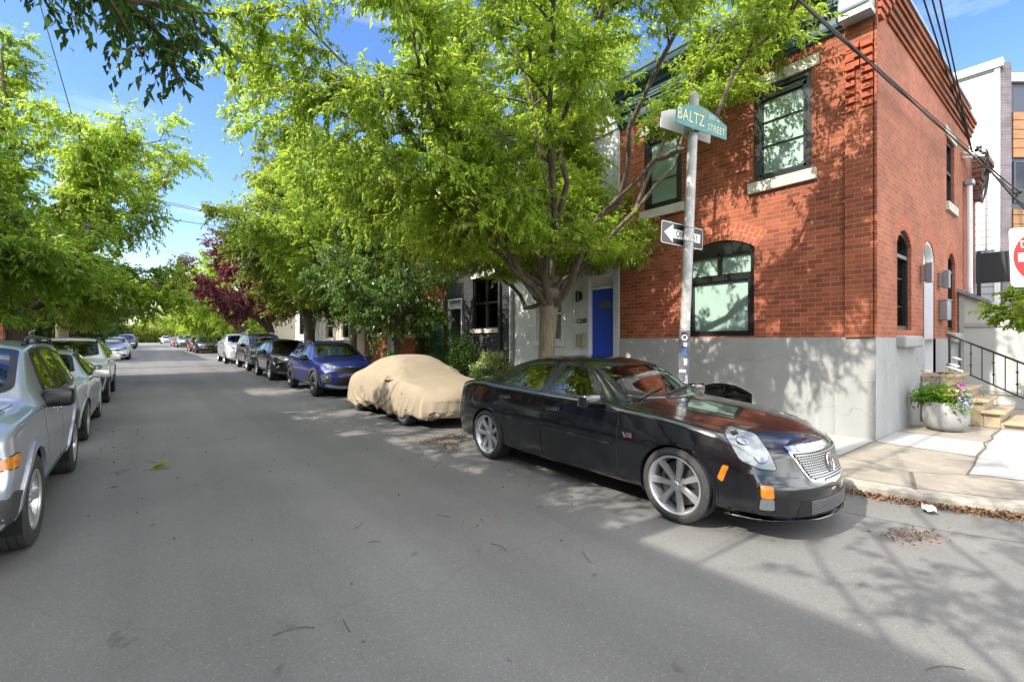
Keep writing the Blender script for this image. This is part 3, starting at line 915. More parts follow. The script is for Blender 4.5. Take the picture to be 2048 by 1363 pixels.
mb = MB(); chain_box(mb, 11.56, 12.36, 2.98, 3.04, -.17, -.10, hY); mb.prism(inset(arch_rect(11.56, 12.36, 3.04, 3.24, .22), .02), -.17, -.13, hY); mb.build('transom', white_trim, door)
mb = MB(); chain_box(mb, 11.93, 12.02, 2.45, 2.62, -.17, -.145, hY); mb.build('knocker', grey_metal, door)
mb = MB(); ring_frame(mb, arch_rect(11.50, 12.42, .98, 3.28, .26), .05, -.15, -.02, hY); mb.build('door_frame', white_trim, house)
# ---- wall lamps, mail box, conduit on the side wall: things fixed to the house
for i, (x, lab) in enumerate(((11.30, 'grey box wall lamp left of the lilac side door'), (12.80, 'grey box wall lamp right of the lilac side door'))):
    t = thing('wall_lamp', lab, 'lamp', (x, SY, 2.86), 0, 'wall lamps by the side door')
    mb = MB(); mb.rbox((0, -.045, 0), (.12, .09, .30), .01); mb.build('housing', grey_metal, t)
    mb = MB(); mb.rbox((0, -.12, 0), (.15, .10, .36), .008); mb.build('shade', M_("lamp_grey", (.20, .21, .23), .4, metal=.5) if i == 0 else bpy.data.materials['lamp_grey'], t)
t = thing('letter_box', 'grey metal letter box on the brick side wall right of the lilac door', 'letter box', (12.98, SY, 2.05), 0)
mb = MB(); mb.rbox((0, -.07, .19), (.36, .14, .40), .012); mb.build('body', grey_metal, t)
mb = MB(); mb.rbox((0, -.075, .40), (.38, .16, .03), .01); mb.build('lid', grey_metal, t)
t = thing('conduit_pipe', 'pale grey electrical conduit running up the brick side wall', 'pipe', (15.55, SY, .15), 0)
mb = MB(); mb.tube([(.15, -.10, 0), (.15, -.10, 2.35), (.02, -.10, 2.75), (-.02, -.10, 5.2)], .055, 10); mb.build('pipe', white_trim, t)
mb = MB(); mb.rbox((.0, -.10, 5.25), (.22, .18, .14), .03); mb.build('weather_head', grey_metal, t)

# sandstone steps up to the side door
t = thing('stone_steps', 'tan sandstone steps rising to the lilac side door', 'steps', (11.2, 1.3, .15))
hs = [(.78, 2.09, .98), (.34, 2.09, .78), (.0, 2.09, .58), (-.2, 2.09, .41), (-.46, 2.09, .25)]
ys = [1.70, 1.49, 1.28, 1.08, .80]
zt = [1.0, .79, .60, .42, .26]
mb = MB()
prev = 2.08
for y, z in zip(ys, zt):
    mb.rbox((.62, (y + prev) / 2 - 1.3 + .0, (z - .17) / 2), (1.24 if z < .99 else 1.30, prev - y, z - .17 + .0), .012)
    prev = y - .0005
mb.build('flight', sandstone, t)
mb = MB()
for y, z in zip(ys, zt): mb.rbox((.60, y + .085 - 1.3, z - .17 + .005), (1.34, .30 if z < .99 else .36, .05), .014)
mb.build('tread', sandstone, t)
mb = MB(); mb.box((.10, .46, .836), (.9, .72, .86)); mb.build('door_mat', M_("rust_mat", (.42, .16, .06), .9, var=.2), t)
t = thing('iron_railing', 'dark iron handrail with knuckled balusters beside the sandstone steps', 'railing', (12.5, 1.4, .15))
mb = MB()
P0, P1 = (0, .55, 1.60), (0, -.62, .98)
mb.tube([P0, P1, (0, -.68, .94)], .020, 8)
mb.tube([(0, .55, 1.0), (0, -.60, .36)], .014, 6)
mb.build('handrail', dark_iron, t)
for k in range(8):
    y = .5 - k * .152
    zt_ = 1.60 + (y - .55) * .53
    mb = MB(); mb.tube([(0, y, zt_), (0, y, zt_ - (.62 if k not in (0, 7) else 1.0))], .010 if k not in (0, 7) else .02, 6)
    if k % 2 == 0:
        for q in (.2, .42): mb.lathe([(.001, -.022), (.02, -.01), (.022, 0), (.02, .01), (.001, .022)], 8, Matrix.Translation((0, y, zt_ - q)))
    mb.build('baluster', dark_iron, t)

# ---- neighbours along the right side -------------------------------------------
def rowhouse(y0, y1, h, mat, label, door_u, door_mat, wins, upper, base_mat=None, base_h=.9, cornice_mat=None, trim=None, frame=None, left=False, stoop=True, X=None, group=None, depth=9, door_h=2.15, back=None):
    Xf = (FX if not left else -5.9) if X is None else X
    f = (fXp if left else fX)(Xf)
    g = GZ((y0 + y1) / 2)
    H_ = thing('row_house', label, 'house', (0, 0, g), 0, group or ('houses along the left side of the street' if left else 'houses along the right side of the street'))
    trim = trim or stone
    sgn = -1 if left else 1
    holes = [arch_rect(u - w / 2, u + w / 2, a, b) for (u, w, a, b) in wins + upper]
    dw = .92
    dh = arch_rect(door_u - dw / 2, door_u + dw / 2, .55, .55 + door_h + .35) if door_u is not None else None
    mb = MB()
    holed_wall(mb, [(y0, -.3), (y1, -.3), (y1, h), (y0, h)], holes + ([dh] if dh else []), f)
    xb = Xf + sgn * depth
    for y in (y0 + .002, y1 - .002):
        mb.add([(Xf, y, -.3), (xb, y, -.3), (xb, y, h), (Xf, y, h)], [(0, 1, 2, 3)])
    mb.add([(xb, y0, -.3), (xb, y1, -.3), (xb, y1, h), (xb, y0, h)], [(0, 1, 2, 3)])
    mb.build('wall', mat, H_)
    mb = MB(); mb.add([(Xf + sgn * .02, y0, h - .05), (xb, y0, h - .05), (xb, y1, h - .05), (Xf + sgn * .02, y1, h - .05)], [(0, 1, 2, 3)])
    mb.build('roof', bpy.data.materials['roof_felt'], H_)
    if base_mat is not None:
        mb = MB()
        segs = [(y0, y1)] if door_u is None else [(y0, door_u - dw / 2 - .06), (door_u + dw / 2 + .06, y1)]
        for (a, b) in segs:
            if b > a: chain_box(mb, a, b, -.3, base_h, -.05, .025, f)
        mb.build('base', base_mat, H_)
    for lp, (u, w, a, b) in zip(holes, wins + upper):
        window(H_, lp, f, frame or black_paint, back=back or dark_room, fw=.055, setback=.05, depth=.10, back_d=.35, bars=[(u - w / 2 + .05, u + w / 2 - .05, (a + b) / 2 - .025, (a + b) / 2 + .025)] + ([(u - .03, u + .03, a + .05, b - .05)] if w > 1.3 else []))
        mb = MB(); chain_box(mb, u - w / 2 - .08, u + w / 2 + .08, b + .003, b + .20, -.05, .022, f); mb.build('lintel', trim, H_)
        mb = MB(); chain_box(mb, u - w / 2 - .08, u + w / 2 + .08, a - .14, a - .003, -.05, .06, f); mb.build('sill', trim, H_)
    if dh:
        mb = MB(); mb.prism(arch_rect(door_u - dw / 2 + .05, door_u + dw / 2 - .05, .55, .55 + door_h), -.16, -.10, f)
        for (a, b) in ((.75, 1.3), (1.45, 1.95)):
            for s in (-.2, .2): chain_box(mb, door_u + s - .13, door_u + s + .13, a, b, -.11, -.092, f)
        d = mb.build('door', door_mat, H_)
        mb = MB(); mb.lathe([(.001, .05), (.03, .045), (.035, .03), (.018, .01), (.018, 0)], 10, Matrix.Translation(f(door_u - .33, 1.55, -.10)) @ Matrix.Rotation(R(-90 * sgn), 4, 'Y'))
        mb.build('handle', M_("brass", (.6, .45, .18), .3, metal=1) if 'brass' not in bpy.data.materials else bpy.data.materials['brass'], d, True)
        mb = MB(); ring_frame(mb, dh, .05, -.12, .02, f); chain_box(mb, door_u - dw / 2 + .05, door_u + dw / 2 - .05, .55 + door_h, .55 + door_h + .05, -.13, -.02, f)
        chain_box(mb, door_u - dw / 2 + .05, door_u + dw / 2 - .05, .55 + door_h + .05, .55 + door_h + .30, -.15, -.12, f)
        mb.build('door_frame', white_trim, H_)
        if stoop:
            mb = MB()
            for k in range(3): mb.rbox((Xf - sgn * (.16 + .28 * k), door_u, (.50 - .17 * k) / 2 + .08), (.30, 1.25, .50 - .17 * k), .012)
            mb.build('stoop', sandstone, H_)
    if cornice_mat is not None:
        mb = MB()
        pr_ = [(0, h - .75), (.06, h - .75), (.08, h - .6), (.12, h - .6), (.12, h - .3), (.2, h - .25), (.36, h - .12), (.38, h), (0, h + .04)]
        nn = len(pr_)
        a, b = y0 + .01, y1 - .01
        mb.add([f(a, v, w) for w, v in pr_] + [f(b, v, w) for w, v in pr_], [(i, i + 1, nn + i + 1, nn + i) for i in range(nn - 1)] + [tuple(range(nn)), tuple(range(2 * nn - 1, nn - 1, -1))])
        mb.build('cornice', cornice_mat, H_)
    return H_, f


beige = M_("beige_render", (.50, .45, .34), .85, var=.08, vscale=1.2, bump=.2)
h2, f2 = rowhouse(6.85, 10.97, 7.2, stucco_white, 'white stuccoed house with bright blue door and house number, beside the corner house', 7.36, door_blue,
    [(9.25, 1.0, 1.62, 3.05)], [(7.9, .85, 4.3, 5.9), (9.7, .85, 4.3, 5.9)], base_mat=stucco_white, base_h=1.0, cornice_mat=white_trim, frame=white_trim, trim=white_trim, door_h=2.3, back=blind)
# downpipe, sconce, number and mail box belong to it
mb = MB(); chain_box(mb, 6.86, 7.02, .1, 7.1, -.02, .03, f2); mb.build('corner_board', M_("grey_board", (.46, .49, .50), .6), h2)
mb = MB(); mb.tube([(FX - .07, 10.75, .1), (FX - .07, 10.75, 6.6)], .05, 8); mb.build('downpipe', M_("blue_grey_pipe", (.22, .26, .27), .5), h2)
mb = MB(); mb.lathe([(.001, .0), (.16, .0), (.15, .002)], 2); d = [c for c in h2.children if c.name.startswith('door') and 'frame' not in c.name][0]
fan = MB()
for k in range(5):
    a0, a1 = math.pi * (k + .06) / 5, math.pi * (k + .94) / 5
    fan.prism([(7.36 + r_ * math.cos(a), 2.38 + r_ * math.sin(a)) for r_, a in ((.05, a0), (.21, a0), (.21, (a0 + a1) / 2), (.21, a1), (.05, a1))], -.105, -.094, f2)
fan.build('fanlight', M_("fan_glass", (.10, .12, .08), .05), d)


def text_mesh(txt, size, name, mat, parent, M, depth=.003, sx=1.0, spacing=1.0):
    cu = bpy.data.curves.new(name, 'FONT')
    cu.body = txt; cu.size = size; cu.align_x = 'CENTER'; cu.align_y = 'CENTER'; cu.extrude = depth / 2; cu.space_character = spacing
    tmp = bpy.data.objects.new('tmp', cu); COL.objects.link(tmp)
    dg = bpy.context.evaluated_depsgraph_get()
    me = bpy.data.meshes.new_from_object(tmp.evaluated_get(dg))
    bpy.data.objects.remove(tmp)
    me.transform(M @ Matrix.Diagonal((sx, 1, 1, 1)))
    me.materials.clear(); me.materials.append(mat)
    o = bpy.data.objects.new(name, me); COL.objects.link(o)
    if parent is not None: o.parent = parent
    return o


def face_frame(origin, right, up):
    r_, u_ = Vector(right).normalized(), Vector(up).normalized()
    n_ = r_.cross(u_)
    m = Matrix((r_, u_, n_)).transposed().to_4x4()
    m.translation = Vector(origin)
    return m


# number plate by the blue door: upper part covered by the vine leaves in the picture, reads 1230
text_mesh('1230', .17, 'house_number', black_paint, h2, face_frame((FX - .012, 8.04, 2.10), (0, -1, 0), (0, 0, 1)), .012)
mb = MB(); mb.rbox((FX - .05, 8.02, 1.62), (.09, .24, .32), .012); mb.build('letter_box', M_("khaki_box", (.30, .29, .22), .5), h2)
mb = MB(); mb.rbox((FX - .04, 8.05, 2.72), (.06, .10, .20), .01); mb.lathe([(.05, -.13), (.055, .13), (.02, .15), (.001, .15)], 12, Matrix.Translation((FX - .13, 8.05, 2.70)))
mb.build('sconce', black_paint, h2, True, auto=40)
t = thing('iron_railing', 'short black iron stair rail by the white house with the blue door', 'railing', (8.0, 8.0, .15))
mb = MB(); mb.tube([(.45, 0, 1.05), (.2, 0, 1.05), (-.0, 0, 1.02), (-.55, 0, .55), (-.62, 0, .5)], .018, 8); mb.build('handrail', black_paint, t)
for k in range(6):
    x = .42 - k * .19; z = 1.05 if x > 0 else 1.02 + x * .85
    mb = MB(); mb.tube([(x, 0, z), (x, 0, .02 if k in (0, 5) else .15)], .011, 6); mb.build('baluster', black_paint, t)

hb, fb = rowhouse(10.98, 14.75, 7.3, brick_black, 'black painted brick house with white mortar and shuttered window', 14.05, black_paint,
    [(12.2, 1.45, 1.98, 3.62)], [(12.0, .9, 4.6, 6.2), (13.7, .9, 4.6, 6.2)], cornice_mat=black_paint, trim=stone)
sh = MB()
for (a, b) in ((11.58, 12.1), (12.3, 12.82)):
    for k in range(14): chain_box(sh, a, b, 2.06 + k * .05, 2.09 + k * .05, -.16, -.145, fb)
sh.build('shutter', M_("louvre_grey", (.22, .22, .21), .6), hb)
mb = MB(); mb.tube([(FX - .08, 11.35, .1), (FX - .08, 11.35, 6.6)], .045, 8); mb.build('downpipe', dark_iron, hb)
teal_door = M_("teal_door", (.02, .25, .36), .35)
rowhouse(14.76, 18.7, 7.3, brick_orange, 'orange brick house with teal door behind the glossy-leaved tree', 15.35, teal_door, [(17.2, 1.2, 1.8, 3.5)], [(15.9, .9, 4.5, 6.1), (17.6, .9, 4.5, 6.1)], cornice_mat=white_trim, trim=stone, frame=white_trim)
rowhouse(18.71, 22.6, 7.3, brick_red, 'red brick house with white door between the orange and the beige houses', 19.3, white_paint, [(21.1, 1.2, 1.8, 3.5)], [(19.8, .9, 4.5, 6.1), (21.5, .9, 4.5, 6.1)], cornice_mat=white_trim, trim=white_trim, frame=white_trim)
rowhouse(22.61, 31.5, 7.0, beige, 'wide beige rendered house with a broad picture window', 30.2, white_trim, [(25.0, 2.2, 1.5, 3.0), (28.2, 1.3, 1.5, 3.0)], [(24.5, 1.0, 4.4, 5.9), (28, 1.0, 4.4, 5.9)], cornice_mat=white_trim, trim=white_trim, frame=white_trim)
rowhouse(31.51, 36, 7.2, stucco_white, 'white rendered house past the beige house', 32.3, black_paint, [(34.4, 1.2, 1.7, 3.2)], [(32.6, .9, 4.5, 6.0), (34.8, .9, 4.5, 6.0)], cornice_mat=white_trim, trim=white_trim)
rowhouse(44, 49, 7.2, beige, 'beige house beyond the side street on the right', 45, black_paint, [(47.3, 1.2, 1.7, 3.2)], [(45.3, .9, 4.5, 6.0), (47.5, .9, 4.5, 6.0)], cornice_mat=white_trim, trim=white_trim)
rowhouse(49.01, 54, 7.4, stucco_white, 'far white house among the bright trees on the right', 50, black_paint, [(52.3, 1.2, 1.7, 3.2)], [(50.3, .9, 4.5, 6.0), (52.5, .9, 4.5, 6.0)], cornice_mat=white_trim, trim=white_trim)
# ---- left side
pink = M_("pink_render", (.48, .16, .17), .85, var=.12)
Lh = [(-14.0, -9.6, 7.3, brick_old, 'plain old brick house behind the viewer on the left', -9.99), ]
specs = [
    (-9, -4.6, 7.2, brick_old, 'dull old brick house farthest back on the left side'),
    (-4.59, -.2, 7.8, brick_orange, 'orange brick house beside the dull old brick one on the left'),
    (-.19, 4.2, 7.55, brick_old, 'old brick house opposite the corner house'),
    (4.21, 8.6, 7.5, stucco_white, 'white house behind the parked silver four-wheel drive'),
    (8.61, 13.0, 8.5, brick_orange, 'orange brick house behind the parked silver saloon'),
    (13.01, 17.4, 8.5, brick_orange, 'orange brick house with a fence, behind the white crossover'),
    (17.41, 21.4, 8.5, pink, 'pink rendered house next to the dark tree trunk'),
    (21.41, 25.3, 8.5, brick_red, 'red brick house at the left street corner'),
]
for (a, b, h, m, lab) in specs:
    m_ = (a + b) / 2
    rowhouse(a, b, h, m, lab, a + .9, door_blue if m is beige else black_paint, [(b - 1.35, 1.1, 1.5, 3.1)], [(a + 1.1, .9, 4.5, 6.1), (b - 1.1, .9, 4.5, 6.1)], cornice_mat=white_trim, trim=white_trim, frame=white_trim, left=True, stoop=False, X=-5.9 if b < 9 else -7.7)
for (a, b, h, m, lab) in ((36, 41, 7.6, brick_red, 'red brick house past the cross street on the left'), (41.01, 46, 7.6, beige, 'beige house second past the cross street on the left'), (46.01, 57, 7.4, brick_old, 'long old brick building far down on the left'), (72, 84, 7, brick_old, 'farthest brick building on the left')):
    rowhouse(a, b, h, m, lab, a + .9, black_paint, [(b - 1.35, 1.1, 1.5, 3.1)], [(a + 1.1, .9, 4.5, 6.1), (b - 1.1, .9, 4.5, 6.1)], cornice_mat=white_trim, trim=white_trim, frame=white_trim, left=True, stoop=False)

# ---- background: white sided block, modern block, shed, dark fence
t = thing('sided_building', 'tall building with white horizontal siding behind the corner house', 'building', (20, 0, 0))
mb = MB(); mb.box((0, 1.98, 0), (9, 12, 9.75)); mb.build('wall', M_siding("white_siding", (.44, .45, .46), .215), t)
mb = MB(); mb.box((-.12, 1.86, 9.75), (9, 12, 9.98)); mb.build('roof', white_trim, t)
mb = MB(); mb.box((-.03, 1.93, 0), (.1, 2.05, 9.74)); mb.build('corner_trim', white_paint, t)
mb = MB(); mb.box((-.06, 2.2, 3.9), (-.02, 2.24, 8.2)); mb.build('downpipe', grey_metal, t)
t = thing('modern_block', 'modern block with navy panels and warm wood cladding at the right edge', 'building', (20.05, 1.9, 0), math.atan2(-.618, .786))
navy = M_("navy_panel", (.035, .045, .075), .4)
mb = MB(); mb.box((0, -.02, 0), (.27, 6, 9.9)); mb.build('brick_tower', M_brick("purple_brick", (.23, .20, .22), (.17, .15, .17), (.3, .29, .3)), t)
mb = MB(); mb.box((.27, .12, 0), (7, 6, 9.35)); mb.build('wall', navy, t)
mb = MB(); mb.box((.28, .02, 9.35), (7, 6, 9.6)); mb.build('roof', white_trim, t)
for z0, z1 in ((7.1, 8.45), (4.55, 5.55), (1.6, 3.0)):
    mb = MB()
    k = z0
    while k < z1 - .05:
        mb.box((.42, .06, k), (6.5, .13, min(z1, k + .26))); k += .28
    mb.build('wood_cladding', wood_clad, t)
fm = lambda u, v, w: (u, .115 - w, v)
for (z0, z1, bars) in ((5.75, 7.0, [(.48, 2.9, 6.1, 6.15)]), (3.2, 4.45, []), (.6, 1.5, [])):
    w = window(t, arch_rect(.46, 2.9, z0, z1), fm, navy, glass=M_glass("block_glass%d" % int(z0), (.45, .55, .6)), back=dark_room, fw=.05, setback=-.03, depth=-.01, back_d=-.004, bars=bars)
t = thing('lean_to_shed', 'grey lean-to shed with sloping shingle roof behind the iron railing', 'shed', (14.6, 1.0, .15))
gw = M_("shed_grey", (.42, .42, .40), .7, var=.08, vscale=2)
mb = MB()
mb.prism([(1.1, 0), (-.25, 0), (-.25, 1.85), (1.1, 2.6)], 0, 1.9, lambda u, v, w: (w + .2, u, v)); mb.build('wall', gw, t)
mb = MB(); mb.prism([(1.12, 2.60), (-.42, 1.74), (-.42, 1.80), (1.12, 2.68)], -.12, 2.1, lambda u, v, w: (w + .2, u, v)); mb.build('roof', M_("grey_shingle", (.19, .20, .23), .8, var=.35, vscale=7, stretch=(1, 1, 8)), t)
mb = MB()
for (a, b) in (((1.08, .0), (1.0, 2.5)), ((-.25, 0), (-.17, 1.8))):
    mb.box((.165, min(a[0], b[0]), 0), (.205, max(a[0], b[0]), b[1]))
mb.box((.165, -.17, 1.78), (.205, 1.0, 1.86)); mb.box((.165, -.17, .28), (.205, 1.0, .36))
mb.build('trim', M_("shed_trim", (.33, .32, .29), .7), t)
t = thing('dark_fence', 'dark slatted terrace fence between the brick house and the sided building', 'fence', (17.6, 1.6, 2.9))
mb = MB(); mb.box((0, -.35, .25), (.06, .55, 1.05)); mb.build('panel', M_("fence_dark", (.016, .017, .018), .6), t)
mb = MB(); mb.box((-.05, -.35, -2.9), (.0, -.27, 1.12)); mb.box((-.05, .45, -2.9), (.0, .53, 1.12)); mb.build('post', dark_iron, t)
# ------------------------------------------------------------------ trees
def unit(v): return v / np.maximum(1e-9, np.linalg.norm(v, axis=-1, keepdims=True))


def tubes_np(lines, sides):
    """lines: list of (pts(n,3), radii(n)) -> verts, quads"""
    V, Q, b = [], [], 0
    ang = np.linspace(0, 2 * np.pi, sides, endpoint=False)
    for pts, rad in lines:
        n = len(pts)
        t = np.gradient(pts, axis=0); t = unit(t)
        ref = np.array([0, 0, 1.0]) if abs(t[0][2]) < .9 else np.array([1.0, 0, 0])
        u = unit(np.cross(t, ref)); w = np.cross(t, u)
        ring = pts[:, None, :] + (u[:, None, :] * np.cos(ang)[None, :, None] + w[:, None, :] * np.sin(ang)[None, :, None]) * rad[:, None, None]
        V.append(ring.reshape(-1, 3))
        i = np.arange(n - 1)[:, None] * sides; k = np.arange(sides)[None, :]; k2 = (k + 1) % sides
        Q.append(np.stack([i + k, i + k2, i + sides + k2, i + sides + k], -1).reshape(-1, 4) + b)
        b += n * sides
    return np.concatenate(V), np.concatenate(Q)


def bez(p0, p1, p2, n):
    t = np.linspace(0, 1, n)[:, None]
    return (1 - t) ** 2 * p0 + 2 * t * (1 - t) * p1 + t * t * p2


def leaves_np(rng, pos, tdir, L, wd, droop=.45, spread=.8, curl=.25):
    """one folded diamond per leaf"""
    n = len(pos)
    side = unit(np.cross(tdir, rng.normal(size=(n, 3))))
    d = unit(tdir * .55 + side * spread * rng.uniform(.6, 1.2, (n, 1)) + np.array([0, 0, -1.0]) * droop * rng.uniform(.3, 1.6, (n, 1)))
    upv = unit(np.array([0, 0, 1.0]) + rng.normal(scale=.45, size=(n, 3)))
    wv = unit(np.cross(d, upv)); nv = np.cross(wv, d)
    l = L * rng.uniform(.65, 1.2, (n, 1)); w = wd * rng.uniform(.75, 1.15, (n, 1))
    base = pos; tip = pos + d * l + nv * (-curl * l * rng.uniform(0, 1, (n, 1)))
    mid = pos + d * l * .42
    lift = nv * (w * .35)
    left = mid + wv * w * .5 + lift; right = mid - wv * w * .5 + lift
    return np.stack([base, right, tip, left], 1).reshape(-1, 3)


def make_tree(name, seed, trunk_h, trunk_r, centre, radii, n_limb=12, n_sub=12, n_twig=14, n_leaf=20, leaf_L=.09, leaf_W=.034, trunk_mat=None, leaf_mat=None,
              lo=-.35, lean=(0, 0), clip=None, twig_len=.6, droop=.45, twigs=True, sub_len=.34, trunk_curve=0., fork_spread=.25, up=.35, limb_r=(.42, .62), n_prim=8):
    """vase-shaped street tree; coordinates local to the trunk base; returns (crown verts, trunk parts)"""
    rng = np.random.default_rng(seed)
    c = np.array(centre, float); r = np.array(radii, float)
    fork = np.array([lean[0], lean[1], trunk_h])
    big, small = [], []
    tp = bez(np.array([0, 0, -.15]), np.array([lean[0] * .2 + trunk_curve, lean[1] * .2, trunk_h * .5]), fork, 9)
    tr = trunk_r * np.array([1.25, 1.08, 1.0, .96, .93, .92, .95, 1.02, 1.0])
    big.append((tp, tr))
    lines2 = []
    R_ = float(np.mean(r))
    prim = []
    step_p = max(1, round(n_limb / n_prim))
    order = list(range(0, n_limb, step_p)); order += [i for i in range(n_limb) if i not in order]
    for oi, i in enumerate(order):
        az = 2 * np.pi * (i + rng.uniform(-.3, .3)) / n_limb * 1.618
        s = lo + (1 - lo) * ((i + .5) / n_limb) ** .85
        s = min(.97, s + rng.uniform(-.08, .08))
        h = math.sqrt(max(0, 1 - s * s))
        e = c + r * np.array([h * math.cos(az), h * math.sin(az), s]) * rng.uniform(.82, 1.0)
        par = None
        if oi >= len(range(0, n_limb, step_p)) and prim:
            # fork off the main limb that runs closest to where this one is going
            par = min(prim, key=lambda q: np.linalg.norm(q[0][-1] - e))
            k0 = int(rng.integers(3, 7)); p0 = par[0][k0]; r0 = par[1][k0] * rng.uniform(.60, .82)
            tg0 = unit(par[0][k0 + 1] - par[0][k0 - 1])
            dist = np.linalg.norm(e - p0)
            p1 = p0 + tg0 * dist * .42 + rng.normal(scale=.05 * dist, size=3)
        else:
            p0 = fork + np.array([math.cos(az), math.sin(az), 0]) * trunk_r * .3 + np.array([0, 0, rng.uniform(-.4, .05)])
            out = e - p0; dist = np.linalg.norm(out); hor = out * np.array([1, 1, 0])
            p1 = p0 + np.array([0, 0, 1]) * max(up * dist, .3) * (1 - .3 * (s < 0)) + hor * fork_spread + rng.normal(scale=.06 * dist, size=3)
            r0 = trunk_r * rng.uniform(*limb_r) * (1 if s > 0 else .8)
        pts = bez(p0, p1, e, 14)
        wob = np.cumsum(rng.normal(scale=.018 * dist, size=(14, 3)), 0); wob -= np.linspace(0, 1, 14)[:, None] * wob[-1]
        pts = pts + wob * np.minimum(1, np.arange(14) / 4)[:, None]
        rad = r0 * (1 - np.linspace(0, 1, 14)) ** .8 + .008
        if clip is not None and clip(pts[5:]).mean() < .55: continue
        if clip is not None:
            bad = np.where(~clip(pts[5:]))[0]
            if len(bad) and bad[0] >= 3 and clip is clip_main: pts = bez(pts[0], pts[4], pts[4 + bad[0]], 14); rad = r0 * (1 - np.linspace(0, 1, 14)) ** .8 + .010
        big.append((pts, rad))
        if par is None: prim.append((pts, rad))
        tang = unit(np.gradient(pts, axis=0))
        for j in range(n_sub):
            t = .22 + .78 * (j + rng.uniform(0, 1)) / n_sub
            k = min(12, int(t * 13)); f = t * 13 - k
            p = pts[k] * (1 - f) + pts[k + 1] * f
            perp = unit(np.cross(tang[k], rng.normal(size=3)))
            outd = unit(p - c + np.array([0, 0, .3]))
            d = unit(tang[k] * .55 + perp * .85 + outd * .35)
            Ls = sub_len * R_ * (1.15 - .55 * t) * rng.uniform(.6, 1.25)
            q = bez(p, p + d * Ls * .55 + np.array([0, 0, .06 * Ls]), p + d * Ls + np.array([0, 0, -.16 * Ls]) + rng.normal(scale=.06 * Ls, size=3), 7)
            small.append((q, np.linspace(max(.008, rad[k] * .55) if rad[k] < .04 else .022, .005, 7)))
            lines2.append(q)
        lines2.append(pts[8:][np.linspace(0, 5, 7).astype(int)])
        lines2.append(pts[4:11])
    subs = np.stack(lines2)                                        # (S,7,3)
    S = len(subs)
    # twigs
    ti = rng.uniform(.12, 1.0, (S, n_twig)) * 6
    k = np.minimum(5, ti.astype(int)); f = (ti - k)[..., None]
    si = np.arange(S)[:, None]
    p = subs[si, k] * (1 - f) + subs[si, k + 1] * f
    tg = unit(subs[si, k + 1] - subs[si, k])
    perp = unit(np.cross(tg, rng.normal(size=tg.shape)))
    perp[..., 2] *= .7
    d = unit(tg * .6 + perp * .9)
    TL = twig_len * rng.uniform(.5, 1.25, (S, n_twig, 1))
    p, d, TL = p.reshape(-1, 3), d.reshape(-1, 3), TL.reshape(-1, 1)
    dz = np.array([0, 0, -1.0])
    u = (np.arange(n_leaf) + .5) / n_leaf
    u = u[None, :, None]
    pos = p[:, None, :] + d[:, None, :] * TL[:, None, :] * u + dz * (TL[:, None, :] * .28 * u * u)
    td = unit(d[:, None, :] + dz * .56 * u) * np.ones_like(pos)
    pos, td = pos.reshape(-1, 3), td.reshape(-1, 3)
    # ragged outer limit
    q = (pos - c) / (r * 1.12)
    keep = (q ** 2).sum(1) < 1.0 + .35 * np.sin(pos[:, 0] * 2.1 + seed) * np.sin(pos[:, 1] * 1.9 + 1) * np.sin(pos[:, 2] * 2.3) + .12
    if clip is not None: keep &= clip(pos)
    keep &= rng.uniform(0, 1, len(pos)) < .96
    lv = leaves_np(rng, pos[keep], td[keep], leaf_L, leaf_W, droop)
    if clip is not None:
        small = [s for s in small if clip(s[0]).all()]
    return dict(big=big, small=small, leaves=lv, twigs=(p, d, TL) if twigs else None, tm=trunk_mat or bark, lm=leaf_mat or leaf_mid, clip=clip, c=c, r=r)


def put_tree(label, cat, loc, T, group, rz=0, name='street_tree', scale=1):
    t = thing(name, label, cat, loc, rz, group)
    t.scale = (scale,) * 3
    v, q = tubes_np(T['big'][:1], 14)
    np_mesh('trunk', v, q, [T['tm']], t, smooth=True)
    v, q = tubes_np(T['big'][1:], 9)
    np_mesh('limbs', v, q, [bark_limb if T['tm'] is bark else T['tm']], t, smooth=True)
    if T['small']:
        lines = list(T['small'])
        v, q = tubes_np(lines, 5)
        if T['twigs'] is not None:
            p, d, TL = T['twigs']
            if T['clip'] is not None:
                m = T['clip'](p) & T['clip'](p + d * TL); p, d, TL = p[m], d[m], TL[m]
            m = (((p + d * TL * .5 - T['c']) / (T['r'] * 1.1)) ** 2).sum(1) < 1; p, d, TL = p[m], d[m], TL[m]
            dz = np.array([0, 0, -1.0])
            ln = [(np.stack([p[i], p[i] + d[i] * TL[i] * .5 + dz * TL[i] * .07, p[i] + d[i] * TL[i] + dz * TL[i] * .28]), np.array([.0045, .003, .0015])) for i in range(len(p))]
            v2, q2 = tubes_np(ln, 3)
            q = np.concatenate([q, q2 + len(v)]); v = np.concatenate([v, v2])
        np_mesh('branches', v, q, [bark_limb if T['tm'] is bark else T['tm']], t, smooth=True)
    lv = T['leaves']
    qd = np.arange(len(lv), dtype=np.int32).reshape(-1, 4)
    np_mesh('crown', lv, qd, [T['lm']], t)
    return t


TG = 'street trees along the right pavement'
TGL = 'street trees along the left pavement'
# 1 the big zelkova beside the black saloon
bx, by = 6.25, 6.9
def clip_main(p):
    x, y, z = p[:, 0] + bx, p[:, 1] + by, p[:, 2] + .14
    ok = (x < FX - .12) | (z > 7.5)
    ok &= ~((y < 6.3) & (x > 5.3) & (z < 5.5 - .35 * np.maximum(0, y - 5.6)) & ~((z < 4.0) & (y > 5.1)))          # open towards the corner house
    ok &= ~((y < 5.2) & (z < 3.9 + .55 * np.maximum(0, 5.6 - y)))
    ok &= z > 3.15
    return ok


